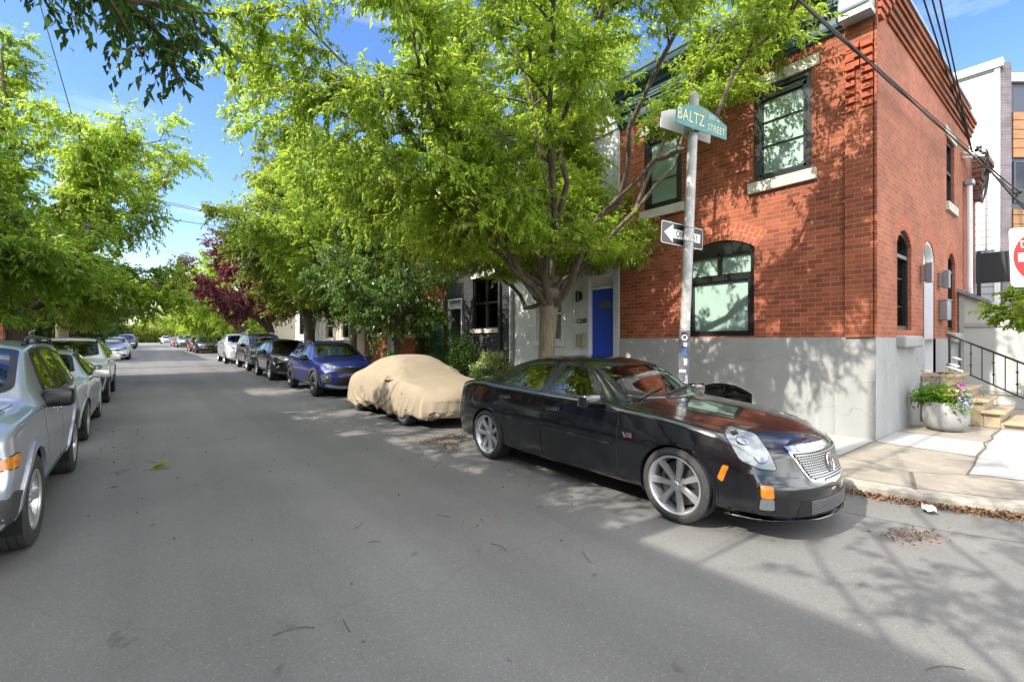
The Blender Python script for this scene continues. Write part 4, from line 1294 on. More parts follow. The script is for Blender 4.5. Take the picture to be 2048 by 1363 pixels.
T = make_tree('z', 23, 2.5, .18, (-1.15, -.45, 6.4), (4.7, 5.4, 4.2), n_limb=30, n_sub=19, n_twig=20, n_leaf=24, leaf_L=.105, leaf_W=.040, leaf_mat=leaf_bright, lo=-.62, lean=(.12, -.05),
              clip=clip_main, twig_len=.60, sub_len=.27, up=.22, fork_spread=.26, limb_r=(.24, .40), n_prim=14)
put_tree('big bright green vase-shaped tree behind the black saloon, its limbs fanning over the street', 'tree', (bx, by, .14), T, TG)
# 2 small glossy tree before the orange brick house
T = make_tree('g', 5, 1.7, .11, (-.3, .1, 3.55), (2.5, 2.6, 2.35), n_limb=11, n_sub=10, n_twig=13, n_leaf=16, leaf_L=.13, leaf_W=.05, leaf_mat=leaf_gloss, trunk_mat=bark_dark, lo=-.7, clip=lambda p: (p[:, 0] < FX - 6.3 - .1) & (p[:, 2] > 1.0), droop=.75, twig_len=.55)
put_tree('small dark glossy-leaved tree in front of the orange brick house', 'tree', (6.3, 13.9, GZ(13.9) + .14), T, TG)
# 3 light green tree behind it
T = make_tree('h', 21, 2.3, .14, (-.7, -.4, 5.4), (3.3, 3.4, 3.2), n_limb=16, n_sub=14, n_twig=17, n_leaf=18, leaf_L=.13, leaf_W=.05, leaf_mat=leaf_bright, trunk_mat=bark_dark, lo=-.55, clip=lambda p: p[:, 0] < FX - 6.2 - .1)
put_tree('fresh green tree standing behind the blue crossover', 'tree', (6.2, 17.6, GZ(17.6) + .14), T, TG)
# 4 tall olive tree
T4 = make_tree('o', 31, 2.6, .26, (-.3, -.2, 6.3), (3.4, 4.0, 4.9), n_limb=20, n_sub=14, n_twig=17, n_leaf=18, leaf_L=.15, leaf_W=.07, leaf_mat=leaf_olive, trunk_mat=bark_dark, lo=-.5, clip=lambda p: p[:, 0] < FX - 6.1 - .1, twigs=False)
put_tree('tall olive-green tree with a thick dark trunk before the beige house', 'tree', (6.1, 23.2, GZ(23.2) + .14), T4, TG)
# 5 purple tree
T = make_tree('p', 41, 2.1, .2, (-2.0, -.6, 4.6), (3.2, 3.4, 2.7), n_limb=14, n_sub=10, n_twig=12, n_leaf=14, leaf_L=.16, leaf_W=.085, leaf_mat=leaf_purple, trunk_mat=bark_dark, lo=-.5, lean=(-.35, -.1), twigs=False)
put_tree('purple-leaved tree leaning over the street behind the olive tree', 'tree', (6.1, 30.6, GZ(30.6) + .14), T, TG)
# 6.. bright trees further on
T6 = make_tree('f', 51, 2.0, .2, (-.6, 0, 4.9), (3.9, 4.4, 4.1), n_limb=14, n_sub=10, n_twig=12, n_leaf=13, leaf_L=.21, leaf_W=.10, leaf_mat=leaf_bright, trunk_mat=bark_dark, lo=-.75, twigs=False)
far = put_tree('bright yellow-green tree hanging low behind the silver crossover', 'tree', (6.0, 43, GZ(43) + .1), T6, TG)
for (x, y, rz, s, lab) in ((5.9, 53, 1.4, 1.06, 'bright green tree second beyond the purple tree'), (5.7, 64, 2.9, 1.05, 'bright green tree third beyond the purple tree'), (5.9, 77, 4.1, 1.1, 'pale green tree fourth beyond the purple tree'), (5.6, 92, .6, 1.1, 'farthest bright green tree in the row on the right')):
    c = copy_tree(far); c.location = (x, y, GZ(y) + .1); c.rotation_euler = (0, 0, rz); c.scale = (s,) * 3; c['label'] = lab
# left side -------------------------------------------------------------------
# near tree whose boughs hang into the top left of the picture
T = make_tree('n', 61, 2.9, .2, (1.9, 1.75, 5.35), (2.5, 2.3, 1.35), n_limb=14, n_sub=9, n_twig=10, n_leaf=16, leaf_L=.105, leaf_W=.046, leaf_mat=leaf_dark, lo=-.75, clip=lambda p: (p[:, 2] > 3.6) , twig_len=.55, droop=.7)
put_tree('near tree on the left whose dark leafy boughs hang into the top corner', 'tree', (-3.25, 3.6, .14), T, TGL)
# its neighbour just behind the viewer: only its dappled shade falls into the picture
T = make_tree('b', 67, 2.9, .2, (2.95, 1.6, 5.6), (2.0, 2.1, 1.4), n_limb=8, limb_r=(.1, .16), n_sub=5, n_twig=7, n_leaf=10, leaf_L=.12, leaf_W=.055, leaf_mat=leaf_mid, lo=-.6, clip=lambda p: (p[:, 2] > 3.6), twig_len=.5, droop=.6)
put_tree('sparse tree on the left pavement beside the viewer, casting dappled shade on the road', 'tree', (-3.25, -.6, .14), T, TGL)
TL = make_tree('l', 71, 2.5, .2, (-.5, -.2, 5.0), (3.4, 4.2, 3.5), n_limb=17, n_sub=15, n_twig=18, n_leaf=18, leaf_L=.135, leaf_W=.055, leaf_mat=leaf_mid, trunk_mat=bark_dark, lo=-.72, droop=.6, clip=lambda p: (p[:, 2] > 1.75) & (p[:, 0] - 3.3 + 1.15 * (p[:, 2] + .14) < 4.5 + .5 * np.sin(p[:, 1] * 2.2)))
put_tree('green tree with drooping sprays above the silver four-wheel drive', 'tree', (-3.3, 12.2, GZ(12) + .14), TL, TGL)
TL2 = make_tree('m', 81, 2.4, .28, (1.0, -.8, 6.2), (4.2, 4.4, 4.8), n_limb=19, n_sub=15, n_twig=17, n_leaf=18, leaf_L=.15, leaf_W=.06, leaf_mat=leaf_bright, trunk_mat=bark_dark, lo=-.7, droop=.55, clip=lambda p: p[:, 2] > 1.7)
put_tree('tall light green tree with dark trunk behind the white crossover on the left', 'tree', (-3.2, 21.4, GZ(21) + .14), TL2, TGL)
TLs = make_tree('s', 91, 1.4, .12, (0, 0, 2.9), (2.5, 2.7, 1.8), n_limb=9, n_sub=9, n_twig=10, n_leaf=12, leaf_L=.19, leaf_W=.08, leaf_mat=leaf_dark, trunk_mat=bark_dark, lo=-.8, twigs=False)
a = put_tree('low dark green tree past the wooden pole on the left', 'tree', (-3.6, 37.5, GZ(37) + .1), TLs, TGL)
for (x, y, s, lab) in ((-3.8, 46, 1.1, 'second low dark tree beyond the wooden pole'), (-3.8, 58, 1.25, 'third low dark tree beyond the wooden pole'), (-4.2, 76, 1.3, 'farthest low dark tree on the left side')):
    c = copy_tree(a); c.location = (x, y, GZ(y)); c.rotation_euler = (0, 0, y); c.scale = (s,) * 3; c['label'] = lab
# end of the street: hedge and trees closing the view
far_e = thing('hedge', 'yellow-green hedge closing the far end of the street', 'hedge', (1, 150, 1.2), 0)
rng = np.random.default_rng(7)
n = 26000
pp = rng.uniform(-1, 1, (n, 3)); pp = pp[(pp ** 2).sum(1) < 1]
hp = np.concatenate([pp * np.array([5, 3, 3.0]) + np.array([ox, oy, oz]) for ox, oy, oz in ((-9, 0, 2.6), (-3, 2, 1.6), (3, 3, 1.3), (10, 1, 2.0), (17, 3, 3))])
lv = leaves_np(rng, hp, unit(rng.normal(size=hp.shape)), .42, .25)
np_mesh('foliage', lv, np.arange(len(lv)).reshape(-1, 4), [leaf_olive], far_e)
for (x, y, s, rz, lab) in ((-14, 168, 1.5, 1, 'round tree left of the hedge at the street end'), (2, 178, 1.25, 2.2, 'round tree behind the hedge at the street end'), (16, 165, 1.6, 3, 'round tree right of the hedge at the street end'), (-26, 160, 1.9, 5, 'leftmost round tree at the far end of the street')):
    c = copy_tree(far); c.location = (x, y, 1); c.rotation_euler = (0, 0, rz); c.scale = (s,) * 3; c['label'] = lab; c['group'] = 'trees closing the street end'


def bush(name, label, cat, loc, blobs, n, L, W, mat, seed, group=None, stems=True):
    rng = np.random.default_rng(seed)
    t = thing(name, label, cat, loc, 0, group)
    P = []
    for (cx, cy, cz, rx, ry, rz_) in blobs:
        k = int(n * rx * ry * rz_ / sum(b[3] * b[4] * b[5] for b in blobs))
        d = unit(rng.normal(size=(k, 3))); rr = rng.uniform(.55, 1, (k, 1)) ** .5
        nz = 1 + .16 * np.sin(d[:, :1] * 7 + seed) * np.sin(d[:, 1:2] * 6) + .12 * np.sin(d[:, 2:] * 9)
        P.append(d * rr * nz * np.array([rx, ry, rz_]) + np.array([cx, cy, cz]))
    P = np.concatenate(P); P = P[P[:, 2] > .03]
    lv = leaves_np(rng, P, unit(rng.normal(size=P.shape) + np.array([0, 0, .5])), L, W, .2)
    np_mesh('foliage', lv, np.arange(len(lv)).reshape(-1, 4), [mat], t)
    if stems:
        lines = []
        for (cx, cy, cz, rx, ry, rz_) in blobs:
            for i in range(7):
                a = rng.uniform(0, 6.28); e = np.array([cx + rx * .6 * math.cos(a), cy + ry * .6 * math.sin(a), cz + rz_ * .5])
                lines.append((bez(np.array([cx * .6, cy * .6, 0]), np.array([cx, cy, cz * .5]), e, 5), np.linspace(.016, .005, 5)))
        v, q = tubes_np(lines, 5); np_mesh('stem', v, q, [bark_dark], t)
    return t


bush('shrub', 'pale variegated shrub by the black brick house', 'shrub', (7.75, 10.75, .15), [(0, 0, .62, .50, .62, .5), (-.3, -.35, .5, .35, .45, .4)], 5200, .085, .045, leaf_pale, 3)
bush('clipped_hedge', 'dark clipped hedge before the black brick house', 'hedge', (7.6, 13.1, .17), [(0, 0, .85, .62, 1.15, .9), (0, -1.0, .75, .55, .6, .8), (0, 1.0, .8, .55, .6, .8)], 15000, .06, .034, leaf_dark, 4)
bush('shrub', 'small dark green shrub low behind the covered car', 'shrub', (7.0, 10.2, .15), [(0, 0, .35, .4, .5, .35)], 2500, .08, .03, leaf_dark, 6)
bush('shrub', 'glossy dark shrub under the small glossy-leaved tree', 'shrub', (6.9, 15.6, .2), [(0, 0, .5, .5, .7, .5)], 3500, .1, .045, leaf_gloss, 8)
# ------------------------------------------------------------------ cars
def pchip(xs, ys):
    xs, ys = np.asarray(xs, float), np.asarray(ys, float)
    h = np.diff(xs); dl = np.diff(ys) / h
    m = np.zeros_like(xs)
    for i in range(1, len(xs) - 1):
        if dl[i - 1] * dl[i] > 0:
            w1, w2 = 2 * h[i] + h[i - 1], h[i] + 2 * h[i - 1]
            m[i] = (w1 + w2) / (w1 / dl[i - 1] + w2 / dl[i])
    m[0], m[-1] = dl[0], dl[-1]

    def f(x):
        x = np.clip(x, xs[0], xs[-1]); i = np.clip(np.searchsorted(xs, x) - 1, 0, len(xs) - 2)
        t = (x - xs[i]) / h[i]
        return (ys[i] * (1 + 2 * t) * (1 - t) ** 2 + m[i] * h[i] * t * (1 - t) ** 2 + ys[i + 1] * t * t * (3 - 2 * t) + m[i + 1] * h[i] * t * t * (t - 1))
    return f


def C_(pts): return pchip([p[0] for p in pts], [p[1] for p in pts])


SEGN = [3, 3, 7, 8, 12, 7, 5]


def half_ring(P, rad):
    """polyline P (7 corners) with rounded corners -> fixed number of points"""
    out = [P[0]]
    ent = []
    for i in range(1, len(P) - 1):
        a, b, c = P[i - 1], P[i], P[i + 1]
        l1, l2 = np.linalg.norm(a - b), np.linalg.norm(c - b)
        r1, r2 = min(rad[i], .48 * l1), min(rad[i], .48 * l2)
        ent.append((b + (a - b) / max(l1, 1e-9) * r1, b, b + (c - b) / max(l2, 1e-9) * r2))
    cur = P[0]
    for i, (p0, b, p1) in enumerate(ent):
        n = SEGN[i]
        for k in range(1, n + 1): out.append(cur + (p0 - cur) * k / n)
        for k in (1, 2, 3, 4):
            t = k / 4; out.append((1 - t) ** 2 * p0 + 2 * t * (1 - t) * b + t * t * p1)
        cur = p1
    n = SEGN[len(ent)]
    for k in range(1, n + 1): out.append(cur + (P[-1] - cur) * k / n)
    return np.array(out)


class Surf:
    """the outer skin of a car: dense loft, plus ray casting onto it"""
    def __init__(s, sp, step=.04, displace=None, closed_bottom=True):
        s.sp = sp
        L = sp['L']
        c = {k: C_(sp[k]) for k in ('zt', 'zsh', 'wsh', 'wm', 'wr', 'zr')}
        s.c = c
        ns = int(L / step)
        e = sp.get('re', .10)
        xs = np.unique(np.concatenate([e * (1 - np.cos(np.linspace(0, np.pi / 2, 6))), np.linspace(e, L - e, ns), L - e * (1 - np.cos(np.linspace(0, np.pi / 2, 6)))]))
        rings = []
        for x in xs:
            zt, zsh, wsh, wm, wr, zr = (float(c[k](x)) for k in ('zt', 'zsh', 'wsh', 'wm', 'wr', 'zr'))
            zb = sp['zb']; zm = sp['zm'](x) if callable(sp.get('zm')) else sp.get('zm', .6)
            ws = wm - sp.get('tuck', .05)
            P = np.array([(0, zb), (.82 * ws, zb), (ws, zb + .07), (wm, zm), (wsh, zsh), (wr, zr), (.55 * wr, zr + (zt - zr) * .9), (0, zt)], float)
            rd = [0, .05, .06, sp.get('rm', .16), sp.get('rs', .07), sp.get('rr', .09), .3, 0]
            ring = half_ring(P, rd)
            q = 0
            if x < e: q = 1 - math.sqrt(max(0, 1 - (1 - x / e) ** 2))
            if x > L - e: q = 1 - math.sqrt(max(0, 1 - (1 - (L - x) / e) ** 2))
            if q:
                d = sp.get('rin', .06) * q
                cz = (zb + zt) / 2
                ring = np.stack([np.maximum(ring[:, 0] - d, 0), ring[:, 1] - d * np.clip((ring[:, 1] - cz) / (.5 * (zt - zb)), -1, 1)], 1)
            rings.append(ring)
        rings = np.array(rings)                                        # ns, M, 2
        ns, M = rings.shape[:2]
        fz, rz_ = C_(sp['nose']), C_(sp['tail'])
        bow, bowr = sp.get('bow', .35), sp.get('bowr', .2)

        def xmap(x, y, z):
            w = sp['W'] / 2
            a = bow * (np.abs(y) / w) ** 2.4 * np.maximum(0, 1 - x / 1.25) ** 1.5
            b = fz(z) * np.maximum(0, 1 - x / .45)
            a2 = bowr * (np.abs(y) / w) ** 2.4 * np.maximum(0, 1 - (L - x) / .9) ** 1.5
            b2 = rz_(z) * np.maximum(0, 1 - (L - x) / .45)
            return x + a + b - a2 - b2
        Y = np.concatenate([rings[:, :, 0], -rings[:, -2:0:-1, 0]], 1)
        Z = np.concatenate([rings[:, :, 1], rings[:, -2:0:-1, 1]], 1)
        MM = Y.shape[1]
        X = xmap(np.repeat(xs[:, None], MM, 1), Y, Z)
        V = np.stack([X, Y, Z], -1).reshape(-1, 3)
        F = []
        for i in range(ns - 1):
            for k in range(MM):
                k2 = (k + 1) % MM
                F.append((i * MM + k, i * MM + k2, (i + 1) * MM + k2, (i + 1) * MM + k))
        V = [tuple(p) for p in V]
        # end caps: rows across the car
        K = 22
        for end, x in ((0, xs[0]), (1, xs[-1])):
            ring = rings[0 if end == 0 else -1]
            idx = []
            base = 0 if end == 0 else (ns - 1) * MM
            for j in range(M):
                yj, zj = ring[j]
                row = [base + (MM - j) % MM if j > 0 else base]
                if 0 < j < M - 1:
                    for k in range(1, K):
                        y = -yj + 2 * yj * k / K
                        V.append((float(xmap(np.array(x), np.array(y), np.array(zj))), y, zj)); row.append(len(V) - 1)
                    row.append(base + j)
                else:
                    row = [base + j] * (K + 1)
                idx.append(row)
            for j in range(M - 1):
                for k in range(K):
                    f = [idx[j][k], idx[j][k + 1], idx[j + 1][k + 1], idx[j + 1][k]]
                    g = []
                    for a in f:
                        if a not in g: g.append(a)
                    if len(g) >= 3: F.append(tuple(g if end == 0 else g[::-1]))
        if displace is not None: V = displace(V)
        s.V, s.F = V, F
        me = bpy.data.meshes.new('skin'); me.from_pydata(V, [], F)
        bm = bmesh.new(); bm.from_mesh(me)
        bmesh.ops.recalc_face_normals(bm, faces=bm.faces); bm.to_mesh(me); bm.free()
        s.me = me
        me.update()
        s.vn = [Vector(n.vector) for n in me.vertex_normals]
        s.co = [v.co.copy() for v in me.vertices]
        s.polys = [tuple(p.vertices) for p in me.polygons]
        s.bvh = BVHTree.FromPolygons(s.co, s.polys)

    def _n(s, loc, fi):
        p = s.polys[fi]
        n = Vector((0, 0, 0))
        for i in p:
            n += s.vn[i] / max(1e-4, (s.co[i] - loc).length)
        return n.normalized()

    def ray(s, o, d):
        loc, nor, fi, _ = s.bvh.ray_cast(o, d)
        if loc is None:
            # off the silhouette: nearest skin point to the closest place on the ray
            best = None
            for t in (3.5, 4, 4.5, 5, 5.5):
                q = s.bvh.find_nearest(o + d * t)
                if best is None or q[3] < best[3]: best = q
            loc, nor, fi, _ = best
        return loc, s._n(loc, fi)

    def hit(s, proj, a, b, sd=1):
        """proj: azimuth in degrees (0 = from the front, 90 = from the side +y) or 'top'"""
        if proj == 'top': return s.ray(Vector((a, b * sd, 5)), Vector((0, 0, -1)))
        ph = R(proj)
        n = Vector((-math.cos(ph), math.sin(ph), 0)); u = Vector((math.sin(ph), math.cos(ph), 0))
        o = u * a + Vector((0, 0, b)) + n * 5
        o.x += 0
        loc, nn = s.ray(o, -n)
        if sd < 0: loc, nn = Vector((loc.x, -loc.y, loc.z)), Vector((nn.x, -nn.y, nn.z))
        return loc, nn


def densify(poly, step, closed=True):
    out = []
    n = len(poly)
    for i in range(n if closed else n - 1):
        a, b = Vector(poly[i]), Vector(poly[(i + 1) % n])
        k = max(1, int((b - a).length / step))
        for j in range(k): out.append(tuple(a + (b - a) * j / k))
    if not closed: out.append(tuple(poly[-1]))
    return out


def soften(poly, r, closed=True):
    """round the corners of an outline"""
    out = []; n = len(poly)
    for i in range(n):
        b = Vector(poly[i])
        if not closed and i in (0, n - 1): out.append(tuple(b)); continue
        a, c = Vector(poly[i - 1]), Vector(poly[(i + 1) % n])
        r1, r2 = min(r, .45 * (a - b).length), min(r, .45 * (c - b).length)
        p, q = b + (a - b).normalized() * r1, b + (c - b).normalized() * r2
        for t in (0, .33, .67, 1): out.append(tuple((1 - t) ** 2 * p + 2 * t * (1 - t) * b + t * t * q))
    return out


def patch(S, proj, poly, off, name, mat, parent, sd=1, step=.05, skirt=.012, r=.03, holes=()):
    """panel lying on the skin inside an outline"""
    pl = densify(soften(poly, r), step)
    pts = [Vector(p) for p in pl]
    n = len(pts)
    edges = [(i, (i + 1) % n) for i in range(n)]
    us, vs_ = [p[0] for p in pl], [p[1] for p in pl]
    ins = inset(pl, step * .4)
    for u in np.arange(min(us) + step / 2, max(us), step):
        for v in np.arange(min(vs_) + step / 2, max(vs_), step):
            if pip((u, v), ins): pts.append(Vector((u, v)))
    V, E, F, *_ = delaunay_2d_cdt(pts, edges, [], 0, 1e-6)
    F = [f for f in F if pip((sum(V[i][0] for i in f) / 3, sum(V[i][1] for i in f) / 3), pl)]
    vs, ns = [], []
    for v in V:
        lo, no = S.hit(proj, v[0], v[1], sd)
        vs.append(lo + no * off); ns.append(no)
    # skirt round the edge gives the panel its thickness
    cnt = {}
    for f in F:
        for i in range(3):
            e = (f[i], f[(i + 1) % 3]); k = (min(e), max(e)); cnt.setdefault(k, []).append(e)
    bd = [v[0] for v in cnt.values() if len(v) == 1]
    fs = [tuple(f) for f in F]
    m = len(vs); mp = {}
    for a, b in bd:
        for i in (a, b):
            if i not in mp: mp[i] = len(vs); vs.append(vs[i] - ns[i] * skirt)
        fs.append((b, a, mp[a], mp[b]))
    me = bpy.data.meshes.new(name); me.from_pydata([tuple(v) for v in vs], [], fs)
    bm = bmesh.new(); bm.from_mesh(me); bmesh.ops.recalc_face_normals(bm, faces=bm.faces)
    # make sure the panel faces outwards
    bm.faces.ensure_lookup_table()
    o_ = ns[F[0][0]] if F else Vector((0, 0, 1))
    if F and bm.faces[0].normal.dot(o_) < 0: bmesh.ops.reverse_faces(bm, faces=bm.faces)
    bm.to_mesh(me); bm.free()
    me.polygons.foreach_set('use_smooth', [True] * len(me.polygons))
    me.set_sharp_from_angle(angle=R(50))
    me.materials.append(mat); me.update()
    o = bpy.data.objects.new(name, me); COL.objects.link(o)
    if parent is not None: o.parent = parent
    return o


def band_mb(mb, S, proj, line, width, off, sd=1, closed=False, step=.05, thick=.006):
    """ribbon that follows an outline on the skin"""
    pl = densify(line, step, closed); n = len(pl)
    L_, Rr = [], []
    for i in range(n):
        a = Vector(pl[i - 1] if (closed or i > 0) else pl[i]); b = Vector(pl[(i + 1) % n] if (closed or i < n - 1) else pl[i])
        t = (b - a); t = t.normalized() if t.length > 1e-9 else Vector((1, 0)); nr = Vector((-t.y, t.x)) * width / 2
        p = Vector(pl[i])
        l1, n1 = S.hit(proj, p.x + nr.x, p.y + nr.y, sd); l2, n2 = S.hit(proj, p.x - nr.x, p.y - nr.y, sd)
        L_.append((l1 + n1 * off, l1 + n1 * (off - thick))); Rr.append((l2 + n2 * off, l2 + n2 * (off - thick)))
    vs, fs = [], []
    for (a, a2), (b, b2) in zip(L_, Rr): vs += [a2, a, b, b2]
    m = n if closed else n - 1
    for i in range(m):
        j = (i + 1) % n
        for k in range(3): fs.append((i * 4 + k, i * 4 + k + 1, j * 4 + k + 1, j * 4 + k))
    if not closed: fs += [(0, 1, 2, 3), ((n - 1) * 4 + 3, (n - 1) * 4 + 2, (n - 1) * 4 + 1, (n - 1) * 4)]
    mb.add(vs, fs)
    return mb


def band(S, proj, line, width, off, name, mat, parent, sd=1, closed=False, step=.05):
    return band_mb(MB(), S, proj, line, width, off, sd, closed, step).build(name, mat, parent, True, auto=50)


def rod(S, proj, line, r, off, name, mat, parent, sd=1, n=6, step=.06):
    pl = densify(line, step, False)
    pts = []
    for p in pl:
        lo, no = S.hit(proj, p[0], p[1], sd); pts.append(lo + no * off)
    return MB().tube(pts, r, n).build(name, mat, parent, True)


# ---- materials of the cars
def M_paint(name, col, metal=.0, flake=0., rough=.25, dust=.0):
    m, n, l, b = newmat(name)
    b.inputs['Base Color'].default_value = rgba(col); b.inputs['Metallic'].default_value = metal
    b.inputs['Roughness'].default_value = rough
    b.inputs['Coat Weight'].default_value = 1; b.inputs['Coat Roughness'].default_value = .025
    tc = n.new('ShaderNodeTexCoord')
    t = n.new('ShaderNodeTexNoise'); t.inputs['Scale'].default_value = 2.0; t.inputs['Detail'].default_value = 6; l.new(tc.outputs['Object'], t.inputs['Vector'])
    mr = n.new('ShaderNodeMapRange'); mr.inputs['From Min'].default_value = .4; mr.inputs['From Max'].default_value = .75; mr.inputs['To Min'].default_value = .02; mr.inputs['To Max'].default_value = .10
    l.new(t.outputs['Fac'], mr.inputs['Value']); l.new(mr.outputs['Result'], b.inputs['Coat Roughness'])
    return m


tyre_m = M_("tyre_rubber", (.034, .034, .035), .85, var=.25, vscale=30, bump=.15, bscale=60)
well_m = M_("wheel_well", (.006, .006, .006), .95)
alloy = M_("alloy_silver", (.56, .56, .57), .33, metal=.75)
alloy_dark = M_("alloy_dark", (.07, .07, .075), .3, metal=.6)
disc_m = M_("brake_disc", (.24, .24, .24), .35, metal=.9)
chrome = M_("chrome", (.75, .75, .76), .08, metal=1)
mesh_silver = M_("grille_silver", (.34, .34, .35), .35, metal=.8)
lamp_clear = M_("lamp_lens", (.13, .15, .165), .12, metal=.1, coat=1, var=.45, vscale=9)
lamp_refl = M_("lamp_reflector", (.26, .28, .30), .18, metal=.7)
amber = M_("amber_lens", (.50, .155, .008), .12, coat=1, var=.2, vscale=30)
red_lens = M_("red_lens", (.28, .008, .01), .15, coat=1)
trim_black = M_("trim_black", (.010, .010, .011), .3)
plastic_grey = M_("dark_cladding", (.045, .046, .050), .6, bump=.08, bscale=120)
car_glass = M_glass("car_glass", (.42, .50, .46), ior=2.2)
car_glass_dark = M_glass("car_glass_dark", (.10, .12, .11), ior=2.0)
interior_m = M_("cabin_trim", (.045, .042, .038), .7)
seat_m = M_("seat_leather", (.12, .10, .085), .55)
shut_m = M_("shut_line", (.004, .004, .004), .9)


def wheel(parent, x, y, z, Rt, w, Rr, spokes, sd, rim_mat, steer=0., grooves=True, style=0):
    """wheel with tyre and rim; sd=+1 outer face towards +y"""
    e = bpy.data.objects.new('wheel', None); COL.objects.link(e); e.parent = parent
    e.location = (x, y, z)
    # local axis: z of lathe -> car y (outwards)
    M = Matrix.Rotation(R(steer), 4, 'Z') @ (Matrix.Rotation(R(-90), 4, 'X') if sd > 0 else Matrix.Rotation(R(90), 4, 'X'))
    h = w / 2
    pr = [(Rr - .02, -h * .8), (Rr + .005, -h * .9), (Rr + .35 * (Rt - Rr), -h), (Rt - .03, -h * .97), (Rt - .006, -h * .82)]
    if grooves:
        for q in (-.45, 0, .45):
            pr += [(Rt, h * (q - .07)), (Rt - .008, h * (q - .05)), (Rt - .008, h * (q + .05)), (Rt, h * (q + .07))]
    pr += [(Rt - .006, h * .82), (Rt - .03, h * .97), (Rr + .35 * (Rt - Rr), h), (Rr + .02, h * .96), (Rr + .004, h * .90), (Rr - .02, h * .8)]
    MB().lathe(pr, 48, M).build('tyre', tyre_m, e, True, auto=35)
    mb = MB()
    mb.lathe([(Rr, h * .86), (Rr + .008, h * .93), (Rr - .004, h * .94), (Rr - .016, h * .84), (Rr - .03, h * .3), (Rr - .035, -h * .7)], 48, M)
    hub = h * (.62 if style == 0 else .5)
    mb.lathe([(.001, hub + .012), (.025, hub + .012), (.032, hub + .004), (.06, hub), (.07, hub - .03), (.07, hub - .06)], 24, M)
    for k in range(spokes):
        a = 2 * math.pi * k / spokes
        ca, sa = math.cos(a), math.sin(a)
        split = [(0, 1)] if style != 2 else [(-.06, .55), (.06, .55)]
        for (o_, ws) in split:
            w0, w1 = (.036, .060) if spokes <= 5 else (.026, .040)
            w0 *= ws; w1 *= ws
            if spokes == 7: w0, w1 = .024, .036
            r0, r1 = .05, Rr - .012
            z0, z1 = hub, h * .84
            pts = []
            for (r_, ww, zz) in ((r0, w0, z0), ((r0 + r1) / 2, (w0 + w1) / 2 * .95, z0 * .55 + z1 * .45 - .004), (r1, w1, z1)):
                for (s_, dz) in ((-1, -.03), (-.72, 0), (.72, 0), (1, -.03)):
                    lx, ly = r_, s_ * ww + o_ * (r_ - r0) * 2.2
                    pts.append(M @ Vector((lx * ca - ly * sa, lx * sa + ly * ca, zz + dz)))
            fs = []
            for i in range(2):
                for q in range(3): fs.append((i * 4 + q, i * 4 + q + 1, i * 4 + 5 + q, i * 4 + 4 + q))
                fs.append((i * 4 + 3, i * 4, i * 4 + 4, i * 4 + 7))
            mb.add(pts, fs)
    for k in range(5):
        a = 2 * math.pi * (k + .5) / 5
        mb.lathe([(.001, .012), (.009, .012), (.010, 0)], 8, M @ Matrix.Translation((.046 * math.cos(a), .046 * math.sin(a), hub)))
    mb.build('rim', rim_mat, e, True, auto=40)
    mb = MB(); mb.lathe([(.06, h * .05), (Rr - .06, h * .05), (Rr - .055, -h * .1), (.06, -h * .1)], 40, M)
    mb.build('brake_disc', disc_m, e, True, auto=40)
    mb = MB(); mb.lathe([(.001, -h * .25), (Rr - .02, -h * .25), (Rr - .02, -h * .3)], 32, M); mb.build('hub_backing', well_m, e)
    return e


def seat(mb, x, y, z, w=.5, rec=.25, M=None):
    mb.rbox((x + .02, y, z + .06), (.52, w, .16), .06)
    T = Matrix.Translation((x + .27, y, z + .10)) @ Matrix.Rotation(rec, 4, 'Y')
    mb.rbox((0, 0, .30), (.13, w, .62), .055, T)
    mb.rbox((.0, 0, .70), (.09, w * .52, .18), .04, T)


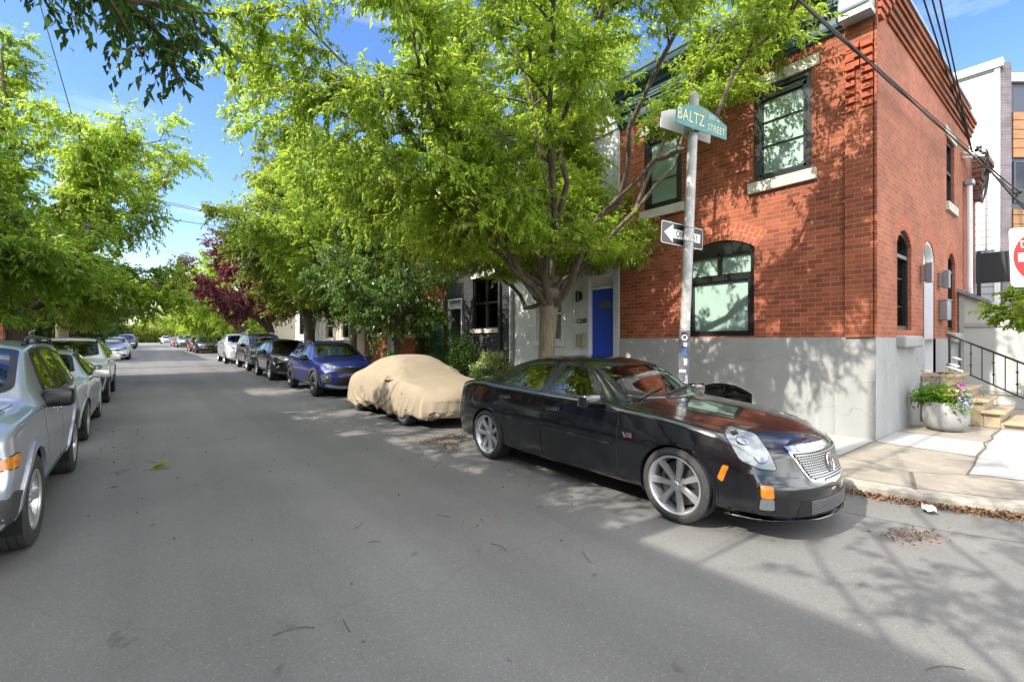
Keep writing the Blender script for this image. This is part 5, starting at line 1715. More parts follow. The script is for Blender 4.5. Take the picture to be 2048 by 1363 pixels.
def build_car(name, label, cat, group, loc, sp, paint, steer=0, detail=2):
    """loc = (X of the centreline, Y of the nose, ground z). Local x runs from nose to tail, +y is the car's side on the viewer's left"""
    root = thing(name, label, cat, loc, R(90), group)
    S = Surf(sp, sp.get('step', .04))
    L, W = sp['L'], sp['W']
    Rt, Rr, tw = sp['Rt'], sp['Rr'], sp.get('tw', .22)
    Ra = Rt + sp.get('arch_gap', .035)
    ax = [sp['fo'], sp['fo'] + sp['wb']]
    # ---- skin: cut the arches and the glazed openings
    co = [v.copy() for v in S.co]
    polys = S.polys
    keep = []
    wins = [w for w in sp['side_windows']]
    wins_in = [inset(soften(w, .04), .025) for w in wins]
    ws_in = inset(soften(sp['windshield'] + [(a, -b) for a, b in sp['windshield'][::-1] if abs(b) > 1e-6], .04), .035)
    bl = sp.get('backlight')
    bl_in = inset(soften(bl + [(a, -b) for a, b in bl[::-1]], .04), .035) if bl else None
    inc = set()
    for p in polys:
        c = sum((co[i] for i in p), Vector()) / len(p)
        drop = False
        if abs(c.y) > .5 * W / 2:
            for a in ax:
                if (c.x - a) ** 2 + (c.z - Rt) ** 2 < Ra * Ra and c.z < Rt + Ra: drop = True
        if not drop and sp.get('hollow', True) and c.z > .7:
            n = (co[p[1]] - co[p[0]]).cross(co[p[2]] - co[p[0]]).normalized()
            if abs(n.y) > .45 and any(all(pip((co[i].x, co[i].z), w) for i in p) for w in wins_in): drop = True
            elif abs(n.z) > .12 and abs(n.y) < .7 and (all(pip((co[i].x, co[i].y), ws_in) for i in p) or (bl_in and all(pip((co[i].x, co[i].y), bl_in) for i in p))): drop = True
        keep.append(not drop)
    used = set(i for p, k in zip(polys, keep) if k for i in p)
    for i in used:
        v = co[i]
        if abs(v.y) > .5 * W / 2:
            for a in ax:
                dx, dz = v.x - a, v.z - Rt
                d = math.hypot(dx, dz)
                if d < Ra and d > 1e-6:
                    v.x, v.z = a + dx / d * Ra, Rt + dz / d * Ra
    me = bpy.data.meshes.new('body')
    me.from_pydata([tuple(v) for v in co], [], [p for p, k in zip(polys, keep) if k])
    bm = bmesh.new(); bm.from_mesh(me); bmesh.ops.delete(bm, geom=[v for v in bm.verts if not v.link_faces], context='VERTS'); bm.to_mesh(me); bm.free()
    me.materials.append(paint)
    me.polygons.foreach_set('use_smooth', [True] * len(me.polygons)); me.set_sharp_from_angle(angle=R(48)); me.update()
    body = bpy.data.objects.new('body', me); COL.objects.link(body); body.parent = root
    # wheel housings
    mb = MB()
    for a in ax:
        for s in (1, -1):
            yo = float(S.c['wm'](a)) - .035
            an_ = np.linspace(R(-22), R(202), 30)
            vs_h = []
            for t in an_:
                cx_, cz_ = math.cos(t), math.sin(t)
                vs_h += [(a + (Ra + .004) * cx_, s * yo, Rt + (Ra + .004) * cz_), (a + (Ra + .004) * cx_, s * (yo - .38), Rt + (Ra + .004) * cz_), (a + .02 * cx_, s * (yo - .38), Rt + .02 * cz_)]
            mb.add(vs_h, [(3 * i + k, 3 * i + k + 1, 3 * i + 4 + k, 3 * i + 3 + k) for i in range(29) for k in range(2)])
    mb.box((.45, -.55, sp['zb'] + .02), (L - .4, .55, sp['zb'] + .10))
    mb.build('wheel_housing', well_m, root)
    # arch lips
    for s in (1, -1):
        for a in ax:
            an = np.linspace(R(-12), R(192), 26)
            lip = [(a + (Ra + sp.get('lip', .0)) * math.cos(t), Rt + (Ra + sp.get('lip', .0)) * math.sin(t)) for t in an]
            if sp.get('clad'):
                band(S, 90, [(a + (Ra + .04) * math.cos(t), Rt + (Ra + .04) * math.sin(t)) for t in an], .085, .014, 'arch_cladding', plastic_grey, root, s)
            elif sp.get('flare'):
                band_mb(MB(), S, 90, [(a + (Ra + .035) * math.cos(t), Rt + (Ra + .035) * math.sin(t)) for t in np.linspace(R(-2), R(182), 26)], .065, .013, s, thick=.03).build('wheel_flare', paint, root, True, auto=50)
            else:
                band(S, 90, [(a + (Ra + .012) * math.cos(t), Rt + (Ra + .012) * math.sin(t)) for t in an], .028, .008, 'arch_lip', paint, root, s)
    # cabin: dark liner, dashboard, seats, steering wheel
    if sp.get('hollow', True):
        x0, x1 = sp['cowl'] - .15, sp.get('cab_end', L - .5)
        zf = sp.get('belt', .95) - .06
        fl = []
        vv = [co[i] - S.vn[i] * .035 for i in range(len(co))]
        # liner only behind the skin of the cabin, with the same openings
        for p, k in zip(polys, keep):
            c = sum((co[i] for i in p), Vector()) / len(p)
            if k and x0 < c.x < x1 and c.z > .45 and c.z > sp['zb'] + .1: fl.append(tuple(reversed(p)))
        b_ = MB(); b_.add([tuple(v) for v in vv], fl)
        b_.box((x0, -W / 2 + .12, .42), (x1, W / 2 - .12, .45))
        b_.box((x1 - .06, -.6, .45), (x1, .6, zf))
        b_.box((x0 - .02, -.62, .45), (x0 + .02, .62, zf))
        cab = b_.build('cabin', interior_m, root, fix=False)
        bm = bmesh.new(); bm.from_mesh(cab.data); bmesh.ops.delete(bm, geom=[v for v in bm.verts if not v.link_faces], context='VERTS'); bm.to_mesh(cab.data); bm.free()
        zs = zf - .52
        mb = MB(); mb.rbox((sp['cowl'] + .27, 0, zf - .10), (.40, W - .36, .24), .08); mb.build('dashboard', interior_m, root, True, auto=40)
        for y in (.37, -.37):
            mb = MB(); seat(mb, sp['seat_x'], y, zs); mb.build('seat', seat_m, root, True, auto=50)
        mb = MB(); seat(mb, sp['seat_x'] + .95, 0, zs + .02, 1.2); mb.build('rear_seat', seat_m, root, True, auto=50)
        mb = MB()
        T = Matrix.Translation((sp['seat_x'] - .42, -.37, zf + .0)) @ Matrix.Rotation(R(-68), 4, 'Y')
        mb.tube([T @ Vector((.19 * math.cos(t), .19 * math.sin(t), 0)) for t in np.linspace(0, 2 * math.pi, 25)], .016, 8, cap=False)
        for t in (0, 2.1, 4.2): mb.tube([T @ Vector((0, 0, -.02)), T @ Vector((.18 * math.cos(t), .18 * math.sin(t), 0))], .014, 6)
        mb.build('steering_wheel', trim_black, root, True)
        mb = MB(); mb.rbox((sp['mir_x'], 0, sp['mir_z']), (.03, .22, .06), .012); mb.build('rear_view_mirror', trim_black, root)
    glass = sp.get('glass', car_glass)
    wsl = sp['windshield'] + [(a, -b) for a, b in sp['windshield'][::-1] if abs(b) > 1e-6]
    g = patch(S, 'top', wsl, .003, 'windshield', glass, root, step=.07, r=.05)
    band_mb(MB(), S, 'top', inset(soften(wsl, .05), .02), .05, .0055, closed=True, step=.06).build('windshield_seal', trim_black, g, True, auto=50)
    if bl:
        g = patch(S, 'top', bl + [(a, -b) for a, b in bl[::-1]], .003, 'rear_window', glass, root, step=.08, r=.05)
    # wipers
    for (a, b) in sp.get('wipers', [((0.03, .55), (.10, -.02)), ((.03, 0.05), (.10, -.52))]):
        x0 = sp['cowl']
        rod(S, 'top', [(x0 + a[0] + .02, a[1]), (x0 + b[0] + .06, b[1])], .009, .018, 'wiper', trim_black, root)
    side = (1, -1)
    for s in side:
        doors = []
        for i, dp in enumerate(sp['doors']):
            d = patch(S, 90, dp, .0022, 'door', paint, root, s, step=.06, skirt=.01, r=.05)
            band_mb(MB(), S, 90, soften(dp, .05), sp.get('gap', .009), .0012, s, closed=True, step=.06, thick=.003).build('shut_line', shut_m, d)
            doors.append(d)
        for i, (hx, hz) in enumerate(sp['handles']):
            lo, no = S.hit(90, hx, hz, s)
            T = Matrix.Translation(lo) @ no.to_track_quat('Y', 'Z').to_matrix().to_4x4()
            mb = MB(); mb.rbox((0, .002, 0), (.20, .012, .075), .025, T); mb.rbox((0, .024, .006), (.185, .03, .030), .012, T)
            mb.build('handle', sp.get('handle_mat', paint), doors[min(i, len(doors) - 1)], True, auto=50)
        for i, w in enumerate(wins):
            dpar = doors[min(i, len(doors) - 1)]
            gl = patch(S, 90, w, .003, 'side_window', sp.get('side_glass', glass), dpar, s, step=.07, r=.04)
            band_mb(MB(), S, 90, inset(soften(w, .04), .004), .034, .0055, s, closed=True, step=.06).build('window_frame', sp.get('win_trim', trim_black), gl, True, auto=50)
        # pillars between the windows
        for pl in sp.get('pillars', []):
            patch(S, 90, pl, .002, 'pillar', trim_black, root, s, step=.06, r=.01)
        # mirror
        lo, no = S.hit(90, sp['mirror'][0], sp['mirror'][1], s)
        mw = sp.get('mirror_size', (.11, .22, .14))
        mb = MB(); cx, cy, cz = lo.x - .02, lo.y + s * (sp.get('mir_off', .05) + mw[1] / 2), lo.z + .03
        mb.rbox((cx, cy, cz), mw, .042, seg=3); mb.tube([(lo.x, lo.y - s * .02, lo.z - .03), (cx + .02, cy - s * .06, cz - .03)], .022, 8)
        mr = mb.build('mirror', sp.get('mirror_mat', paint), root, True, auto=60)
        mb = MB(); mb.rbox((cx + mw[0] / 2, cy, cz), (.012, mw[1] * .84, mw[2] * .74), .005); mb.build('mirror_glass', chrome, mr)
        # lamps
        for (nm, proj, poly, mat_, inner) in sp.get('lamps', []):
            hl = patch(S, proj, poly, .006, nm, mat_, root, s, step=.05, r=.025, skirt=.02)
            band_mb(MB(), S, proj, soften(poly, .025), .014, .004, s, closed=True, step=.05).build('bezel', shut_m, hl)
            for (u, v, rr) in inner:
                lo, no = S.hit(proj, u, v, s)
                T = Matrix.Translation(lo + no * .008) @ no.to_track_quat('Z', 'Y').to_matrix().to_4x4()
                mb = MB(); mb.lathe([(.001, .004), (rr * .35, .007), (rr * .5, .003), (rr * .8, .006), (rr, .0)], 20, T); mb.build('reflector', lamp_refl, hl, True)
        for (nm, proj, poly, mat_, off) in sp.get('patches', []):
            patch(S, proj, poly, off, nm, mat_, root, s, step=.05, r=.015)
        for (nm, proj, line, wd, mat_, off) in sp.get('bands', []):
            band(S, proj, line, wd, off, nm, mat_, root, s)
    for (nm, proj, poly, mat_, off) in sp.get('centre', []):
        patch(S, proj, poly, off, nm, mat_, root, 1, step=.05, r=.015)
    for (nm, proj, line, wd, mat_, off) in sp.get('centre_bands', []):
        band(S, proj, line, wd, off, nm, mat_, root, 1)
    # hood shut line
    if 'hood' in sp:
        hd = sp['hood'] + [(a, -b) for a, b in sp['hood'][::-1] if abs(b) > 1e-6]
        h_ = patch(S, 'top', hd, .0022, 'hood', paint, root, 1, step=.07, r=.06)
        band_mb(MB(), S, 'top', soften(hd, .06), sp.get('gap', .009), .0012, closed=True, step=.06, thick=.003).build('shut_line', shut_m, h_)
    # wheels
    rm = sp.get('rim_mat', alloy)
    for a, st in zip(ax, (steer, 0)):
        for s in (1, -1):
            y = (float(S.c['wm'](a)) - tw / 2 - .012) * s
            wheel(root, a, y, Rt, Rt, tw, Rr, sp.get('spokes', 5), s, rm, st, style=sp.get('rim_style', 0))
    if sp.get('rails'):
        x0, x1 = sp['rails']
        for s in (1, -1):
            pts = []
            for x in np.linspace(x0, x1, 12):
                wr = float(S.c['wr'](x)) - .03
                lo, no = S.hit('top', x, wr, s); e = min(1, (x - x0) / .12, (x1 - x) / .12)
                pts.append(lo + Vector((0, 0, .012 + .05 * max(0, e) ** .5)))
            mb = MB(); mb.tube(pts, .018, 8)
            for x in (x0 + .2, (x0 + x1) / 2, x1 - .2):
                lo, no = S.hit('top', x, float(S.c['wr'](x)) - .03, s); mb.tube([lo, lo + Vector((0, 0, .06))], .018, 6)
            mb.build('roof_rail', sp.get('rail_mat', trim_black), root, True)
    return root, S


def scaled(sp, sx=1, sy=1, sz=1):
    q = dict(sp)
    for k in ('zt', 'zsh', 'zr'): q[k] = [(a * sx, b * sz) for a, b in sp[k]]
    for k in ('wsh', 'wm', 'wr'): q[k] = [(a * sx, b * sy) for a, b in sp[k]]
    q['nose'] = [(a * sz, b) for a, b in sp['nose']]; q['tail'] = [(a * sz, b) for a, b in sp['tail']]
    for k in ('side_windows', 'doors', 'pillars'): q[k] = [[(a * sx, b * sz) for a, b in p] for p in sp.get(k, [])]
    for k in ('windshield', 'backlight', 'hood'):
        if k in sp: q[k] = [(a * sx, b * sy) for a, b in sp[k]]
    q['handles'] = [(a * sx, b * sz) for a, b in sp['handles']]
    q['mirror'] = (sp['mirror'][0] * sx, sp['mirror'][1] * sz)
    for k in ('L', 'fo', 'wb', 'cowl', 'seat_x', 'mir_x', 'cab_end'):
        if k in sp: q[k] = sp[k] * sx
    q['W'] = sp['W'] * sy; q['zb'] = sp['zb'] * sz; q['mir_z'] = sp['mir_z'] * sz; q['belt'] = sp.get('belt', .95) * sz
    def pj(proj, pl):
        if proj == 'top': return [(a * sx, b * sy) for a, b in pl]
        if proj == 90: return [(a * sx, b * sz) for a, b in pl]
        return [(a * (sy if proj < 45 else (sx + sy) / 2), b * sz) for a, b in pl]
    q['lamps'] = [(n, p, pj(p, pl), m, [(pj(p, [(u, v)])[0] + (r,)) for u, v, r in inn]) for n, p, pl, m, inn in sp.get('lamps', [])]
    for k in ('patches', 'centre'): q[k] = [(n, p, pj(p, pl), m, o) for n, p, pl, m, o in sp.get(k, [])]
    for k in ('bands', 'centre_bands'): q[k] = [(n, p, pj(p, pl), w, m, o) for n, p, pl, w, m, o in sp.get(k, [])]
    if 'rails' in sp and sp['rails']: q['rails'] = (sp['rails'][0] * sx, sp['rails'][1] * sx)
    return q
SEDAN_BLACK = dict(
    L=4.86, W=1.80, zb=.17, zm=.62, fo=.965, wb=2.885, Rt=.334, Rr=.252, tw=.245, spokes=7, re=.08, rin=.045, bow=.46, bowr=.22, rm=.13, rs=.045, rr=.08, tuck=.045, step=.028, arch_gap=.022, gap=.014,
    zt=[(0, .735), (.12, .80), (.35, .865), (.8, .935), (1.25, .98), (1.5, 1.0), (1.62, 1.05), (2.17, 1.355), (2.4, 1.405), (2.8, 1.425), (3.2, 1.41), (3.55, 1.345), (4.12, 1.11), (4.25, 1.095), (4.6, 1.085), (4.8, 1.055), (4.86, 1.02)],
    zsh=[(0, .69), (.3, .81), (.6, .862), (1.08, .912), (1.6, .945), (2.6, .965), (3.6, 1.0), (4.1, 1.035), (4.6, 1.02), (4.86, .97)],
    wsh=[(0, .64), (.3, .75), (.8, .815), (1.5, .845), (2.5, .855), (3.5, .845), (4.3, .80), (4.86, .73)],
    wm=[(0, .76), (.35, .85), (.9, .895), (2.4, .90), (3.9, .895), (4.5, .86), (4.86, .80)],
    wr=[(0, .50), (.4, .60), (1.3, .69), (1.52, .715), (1.75, .68), (2.2, .585), (2.6, .565), (3.2, .555), (3.6, .57), (4.1, .66), (4.3, .64), (4.86, .55)],
    zr=[(0, .705), (.4, .835), (1.3, .95), (1.52, .972), (1.75, 1.075), (2.2, 1.325), (2.6, 1.375), (3.2, 1.365), (3.6, 1.275), (4.1, 1.085), (4.3, 1.07), (4.86, .99)],
    nose=[(.1, .02), (.2, .0), (.42, .0), (.52, .045), (.75, .10), (.9, .14)], tail=[(.2, .08), (.5, .0), (.9, .04), (1.1, .12)],
    windshield=[(1.545, 0), (1.60, .36), (1.72, .645), (1.80, .63), (2.185, .565), (2.15, .3), (2.14, 0)],
    backlight=[(3.62, .52), (4.08, .58)],
    side_windows=[[(1.86, .985), (2.655, 1.0), (2.60, 1.345), (2.24, 1.318)], [(2.775, 1.005), (3.60, 1.035), (3.26, 1.305), (2.72, 1.348)], [(3.66, 1.042), (3.84, 1.052), (3.42, 1.25), (3.34, 1.27)]],
    pillars=[[(2.668, .99), (2.765, .995), (2.71, 1.352), (2.61, 1.352)]],
    doors=[[(1.60, .26), (1.585, .90), (2.70, .945), (2.715, .26)], [(2.735, .26), (2.72, .945), (3.70, .985), (3.655, .84), (3.47, .62), (3.38, .40), (3.26, .26)]],
    handles=[(2.52, .815), (3.44, .865)], handle_mat=None, mirror=(1.86, .975), mirror_size=(.13, .25, .145),
    cowl=1.52, seat_x=2.35, mir_x=2.10, mir_z=1.26, belt=.97, cab_end=4.1,
    hood=[(.13, 0), (.16, .40), (.30, .56), (.8, .645), (1.50, .735), (1.50, .4), (1.45, 0)],
    lamps=[('headlight', 45, [(.93, .835), (.84, .868), (.66, .825), (.572, .575), (.70, .588), (.84, .64)], lamp_clear, [(.80, .79, .05), (.69, .68, .055)])],
    patches=[('side_marker', 90, [(.50, .59), (.545, .595), (.585, .48), (.545, .455)], amber, .008),
             ('fog_recess', 0, [(-.735, .24), (-.55, .24), (-.55, .475), (-.735, .485)], trim_black, .002),
             ('turn_signal', 0, [(-.722, .37), (-.655, .365), (-.655, .46), (-.722, .468)], amber, .010),
             ('fog_lamp', 0, [(-.722, .275), (-.655, .275), (-.655, .362), (-.722, .366)], lamp_refl, .010),
             ('tail_lamp', 90, [(4.72, 1.00), (4.80, 1.0), (4.80, .60), (4.74, .66)], red_lens, .006)],
    bands=[('bumper_crease', 20, [(.44, .525), (.62, .545), (.84, .565)], .034, None, .014), ('side_moulding', 90, [(1.66, .585), (2.68, .617)], .018, M_("moulding_edge", (.05, .05, .05), .2, metal=.5), .012), ('side_moulding', 90, [(2.76, .619), (3.44, .645)], .018, bpy.data.materials['moulding_edge'], .012)],
    centre=[('grille_surround', 0, [(-.455, .705), (.455, .705), (.335, .475), (0, .435), (-.335, .475)], chrome, .006),
            ('grille', 0, [(-.43, .695), (.43, .695), (.318, .49), (0, .452), (-.318, .49)], trim_black, .010),
            ('lower_intake', 0, [(-.50, .215), (.50, .215), (.45, .345), (-.45, .345)], trim_black, .003)],
    centre_bands=[('grille_bar', 0, [(-.45, .722), (-.2, .730), (.2, .730), (.45, .722)], .034, chrome, .014),
                  ('bumper_lip', 0, [(-.80, .185), (-.4, .185), (0, .185), (.4, .185), (.80, .185)], .05, None, .035)],
)


def paintify(sp, p):
    q = dict(sp)
    for k in ('bands', 'centre_bands'): q[k] = [tuple(p if x is None else x for x in b) for b in sp.get(k, [])]
    if q.get('handle_mat', 1) is None: q['handle_mat'] = p
    return q


GR = 'cars parked along the right kerb'
GL = 'cars parked along the left kerb'
black_car = M_paint('black_car_paint', (.0035, .004, .006), rough=.2)
root, S = build_car('parked_car', 'glossy black sports saloon nearest on the right, silver mesh grille and seven-spoke wheels', 'car', GR, (4.555, 1.40, 0), paintify(SEDAN_BLACK, black_car), black_car, steer=0)
# its grille slats, emblem, fender badge
mb = MB()
for k in range(12):
    z = .465 + k * .0192
    w = np.interp(z, [.452, .49, .695], [.08, .318, .425])
    band_mb(mb, S, 0, [(-w, z), (w, z)], .0085, .017, step=.04)
for k in range(31):
    y = -.44 + k * .0285
    z0 = np.interp(abs(y), [0, .318, .43], [.458, .495, .68])
    if z0 < .67: band_mb(mb, S, 0, [(y, z0), (y, .69)], .004, .0145, step=.05)
mb.build('grille_mesh', mesh_silver, root, True, auto=50)
mb = MB()
for k in range(7): band_mb(mb, S, 0, [(-.37, .235 + k * .0155), (.37, .235 + k * .0155)], .006, .013, step=.05)
mb.build('grille_mesh', mesh_silver, root, True, auto=50)
lo, no = S.hit(0, 0, .59)
T = Matrix.Translation(lo + no * .022) @ no.to_track_quat('Z', 'Y').to_matrix().to_4x4()
em = MB()
shield = [(-.036, .045), (0, .055), (.036, .045), (.038, .0), (.022, -.038), (0, -.055), (-.022, -.038), (-.038, 0)]
em.prism(shield, -.004, .006, lambda u, v, h: T @ Vector((u, v, h)))
o1 = em.build('emblem', chrome, root)
wr = MB()
wr.tube([T @ Vector((.058 * math.cos(a), .075 * math.sin(a) - .008, .004)) for a in np.linspace(R(-70), R(250), 24)], .0065, 6)
wr.build('wreath', chrome, o1, True)
for (a, b, c, d, mt) in ((-.03, 0, -.004, .04, trim_black), (.002, .03, 0, .04, red_lens), (-.018, .0, -.04, -.004, M_("crest_blue", (.02, .04, .3), .3)), (0.002, .018, -.04, -.002, M_("crest_gold", (.6, .4, .08), .3, metal=.8))):
    q = MB(); q.prism([(a, c), (b, c), (b, d), (a, d)], .006, .0075, lambda u, v, h: T @ Vector((u, v, h))); q.build('crest_field', mt, o1)
for s in (1, -1):
    lo, no = S.hit(90, 1.46, .70, s)
    T = Matrix.Translation(lo + no * .004) @ Matrix.Rotation(R(180 if s > 0 else 0), 4, 'Z') @ Matrix.Rotation(R(90), 4, 'X')
    b_ = MB()
    ff = lambda u, v, h: T @ Vector((u, v, h))
    b_.prism([(-.062, .026), (-.044, .026), (-.028, -.010), (.0, .026), (.06, .026), (.055, .016), (.006, .016), (-.022, -.026), (-.036, -.026)], 0, .006, ff)
    bd = b_.build('badge', chrome, root)
    b_ = MB(); b_.prism([(-.012, -.022), (.052, -.022), (.056, .012), (.008, .012)], 0, .004, ff); b_.build('badge_field', M_('badge_red', (.25, .03, .03), .3), bd)
    b_ = MB()
    for i in range(4):
        for j in range(2):
            if (i + j) % 2 == 0: b_.prism([(-.002 + i * .014 + j * .004, -.018 + j * .013), (.012 + i * .014 + j * .004, -.018 + j * .013), (.014 + i * .014 + j * .004, -.005 + j * .013), (.0 + i * .014 + j * .004, -.005 + j * .013)], .004, .0055, ff)
    b_.build('badge_checks', chrome, bd)

# ---- crossover base (blue one)
CROSS = dict(
    L=4.48, W=1.80, zb=.24, zm=.72, fo=.92, wb=2.67, Rt=.352, Rr=.232, tw=.225, spokes=5, re=.09, rin=.06, bow=.42, bowr=.2, rm=.18, rs=.07, rr=.10, step=.045, clad=True, arch_gap=.04,
    zt=[(0, .86), (.10, .93), (.4, 1.0), (.9, 1.055), (1.12, 1.075), (1.25, 1.13), (1.95, 1.475), (2.25, 1.54), (2.9, 1.56), (3.5, 1.53), (3.95, 1.44), (4.3, 1.14), (4.42, 1.02), (4.48, .9)],
    zsh=[(0, .74), (.3, .88), (.7, .945), (1.15, .99), (2, 1.01), (3, 1.05), (3.8, 1.10), (4.3, 1.05), (4.48, .88)],
    wsh=[(0, .66), (.3, .77), (.8, .83), (1.4, .845), (2.5, .85), (3.5, .84), (4.2, .78), (4.48, .70)],
    wm=[(0, .78), (.35, .86), (.9, .90), (2.4, .895), (3.6, .90), (4.2, .86), (4.48, .78)],
    wr=[(0, .52), (.4, .64), (1.0, .71), (1.2, .725), (1.5, .69), (2.05, .605), (2.6, .59), (3.4, .58), (3.9, .575), (4.3, .60), (4.48, .55)],
    zr=[(0, .82), (.4, .965), (1.0, 1.03), (1.2, 1.055), (1.5, 1.21), (2.05, 1.455), (2.6, 1.51), (3.4, 1.485), (3.9, 1.36), (4.3, 1.08), (4.48, .88)],
    nose=[(.2, .06), (.35, .01), (.55, .0), (.75, .03), (.95, .12)], tail=[(.2, .08), (.5, 0), (.9, .03), (1.2, .12)],
    windshield=[(1.16, 0), (1.22, .4), (1.38, .655), (2.02, .575), (1.97, .3), (1.96, 0)],
    side_windows=[[(1.56, 1.035), (2.42, 1.055), (2.36, 1.47), (2.10, 1.445)], [(2.52, 1.06), (3.30, 1.10), (3.22, 1.44), (2.46, 1.475)], [(3.38, 1.11), (3.80, 1.16), (3.66, 1.33), (3.32, 1.43)]],
    pillars=[[(2.43, 1.045), (2.51, 1.05), (2.455, 1.478), (2.365, 1.476)]],
    doors=[[(1.34, .40), (1.36, .97), (2.46, 1.005), (2.46, .40)], [(2.49, .40), (2.49, 1.005), (3.52, 1.05), (3.50, .86), (3.32, .70), (3.18, .40)]],
    handles=[(2.26, .93), (3.32, .965)], mirror=(1.56, 1.04), mirror_size=(.13, .22, .16), mirror_mat=None,
    cowl=1.12, seat_x=2.05, mir_x=1.92, mir_z=1.38, belt=1.04, cab_end=4.0,
    hood=[(.12, 0), (.15, .45), (.28, .62), (.8, .68), (1.12, .72), (1.10, .4), (1.06, 0)],
    lamps=[('headlight', 35, [(.50, .87), (.72, .93), (.86, .925), (.78, .85), (.62, .80), (.50, .815)], lamp_clear, [(.62, .855, .035), (.70, .875, .035)])],
    patches=[('fog_surround', 20, [(-.0 + .62, .44), (.86, .44), (.92, .62), (.80, .69), (.62, .66)], plastic_grey, .006)],
    bands=[('sill_cladding', 90, [(1.34, .33), (3.16, .33)], .13, plastic_grey, .012)],
    centre=[('grille', 0, [(-.46, .66), (.46, .66), (.52, .80), (.40, .845), (-.40, .845), (-.52, .80)], trim_black, .006),
            ('lower_intake', 0, [(-.50, .36), (.50, .36), (.44, .58), (-.44, .58)], trim_black, .005)],
    centre_bands=[('bumper_guard', 0, [(-.72, .36), (-.4, .30), (.4, .30), (.72, .36)], .07, M_("silver_guard", (.42, .43, .45), .4, metal=.6), .016)],
    rails=(1.95, 3.9), rim_mat=alloy_dark, rim_style=2)


def rim_fog(root, S, z=.55, u=.74):
    for s in (1, -1):
        lo, no = S.hit(20, u, z, s)
        T = Matrix.Translation(lo + no * .008) @ no.to_track_quat('Z', 'Y').to_matrix().to_4x4()
        f = MB().lathe([(.001, .012), (.03, .014), (.036, .004), (.058, .008), (.062, .0)], 20, T).build('fog_lamp', lamp_refl, root, True)


def car(base, label, grp, X, Y, paint, name='parked_car', sx=1, sy=1, sz=1, mods=None, steer=0, cat='car'):
    q = scaled(base, sx, sy, sz) if (sx, sy, sz) != (1, 1, 1) else dict(base)
    if mods: q.update(mods)
    q = paintify(q, paint)
    if q.get('mirror_mat', 1) is None: q['mirror_mat'] = paint
    yc = Y + q['L'] / 2
    r, S = build_car(name, label, cat, grp, (X, Y, GZ(yc)), q, paint, steer)
    # stand it on the slope
    sl = math.atan2(GZ(yc + 1.4) - GZ(yc - 1.4), 2.8)
    r.location.z = GZ(yc) - sl * q['L'] / 2
    r.rotation_euler = (0, -sl, R(90))
    return r, S


blue = M_paint('sapphire_paint', (.008, .016, .14), metal=.35, rough=.3)
dark_grey = M_paint('dark_grey_paint', (.022, .025, .035), metal=.3, rough=.28)
darker = M_paint('graphite_paint', (.030, .032, .034), metal=.4, rough=.3)
silver_p = M_paint('silver_paint', (.55, .56, .57), metal=.4, rough=.32)
silver_b = M_paint('bluish_silver_paint', (.36, .39, .45), metal=.5, rough=.3)
pale_green_p = M_paint('pale_green_silver_paint', (.52, .55, .53), metal=.4, rough=.3)
white_p = M_paint('pearl_white_paint', (.70, .72, .69), metal=.15, rough=.3)
black_p2 = M_paint('blue_black_paint', (.010, .011, .016), metal=.2, rough=.25)
red_p = M_paint('dark_red_paint', (.22, .012, .018), metal=.2, rough=.3)
maroon_p = M_paint('maroon_paint', (.06, .012, .02), metal=.3, rough=.3)
grey_p = M_paint('mid_grey_paint', (.20, .21, .20), metal=.4, rough=.3)

r, S = car(CROSS, 'deep blue crossover with black roof rails, parked behind the covered car', GR, 4.63, 13.0, blue, mods=dict(rails=(1.95, 3.9), mirror_mat=trim_black))
rim_fog(r, S)
HRV = dict(CROSS); HRV.update(rails=None, rim_mat=alloy, rim_style=0, spokes=5,
    lamps=[('headlight', 35, [(.46, .84), (.74, .935), (.90, .93), (.80, .85), (.60, .79), (.46, .80)], lamp_clear, [(.60, .835, .035), (.72, .87, .04)])],
    patches=[('fog_surround', 20, [(.62, .46), (.84, .46), (.86, .60), (.64, .58)], trim_black, .006)],
    centre=[('grille', 0, [(-.42, .64), (.42, .64), (.48, .80), (-.48, .80)], trim_black, .006), ('lower_intake', 0, [(-.52, .34), (.52, .34), (.46, .50), (-.46, .50)], trim_black, .005)],
    centre_bands=[('grille_bar', 0, [(-.50, .815), (.50, .815)], .04, chrome, .012), ('bumper_trim', 0, [(-.70, .36), (-.4, .31), (.4, .31), (.70, .36)], .025, chrome, .02)])
r, S = car(HRV, 'near-black small crossover behind the blue crossover, chrome bumper line', GR, 4.58, 18.75, black_p2, sx=.965, sz=1.0, mods=None)
rim_fog(r, S, .53)
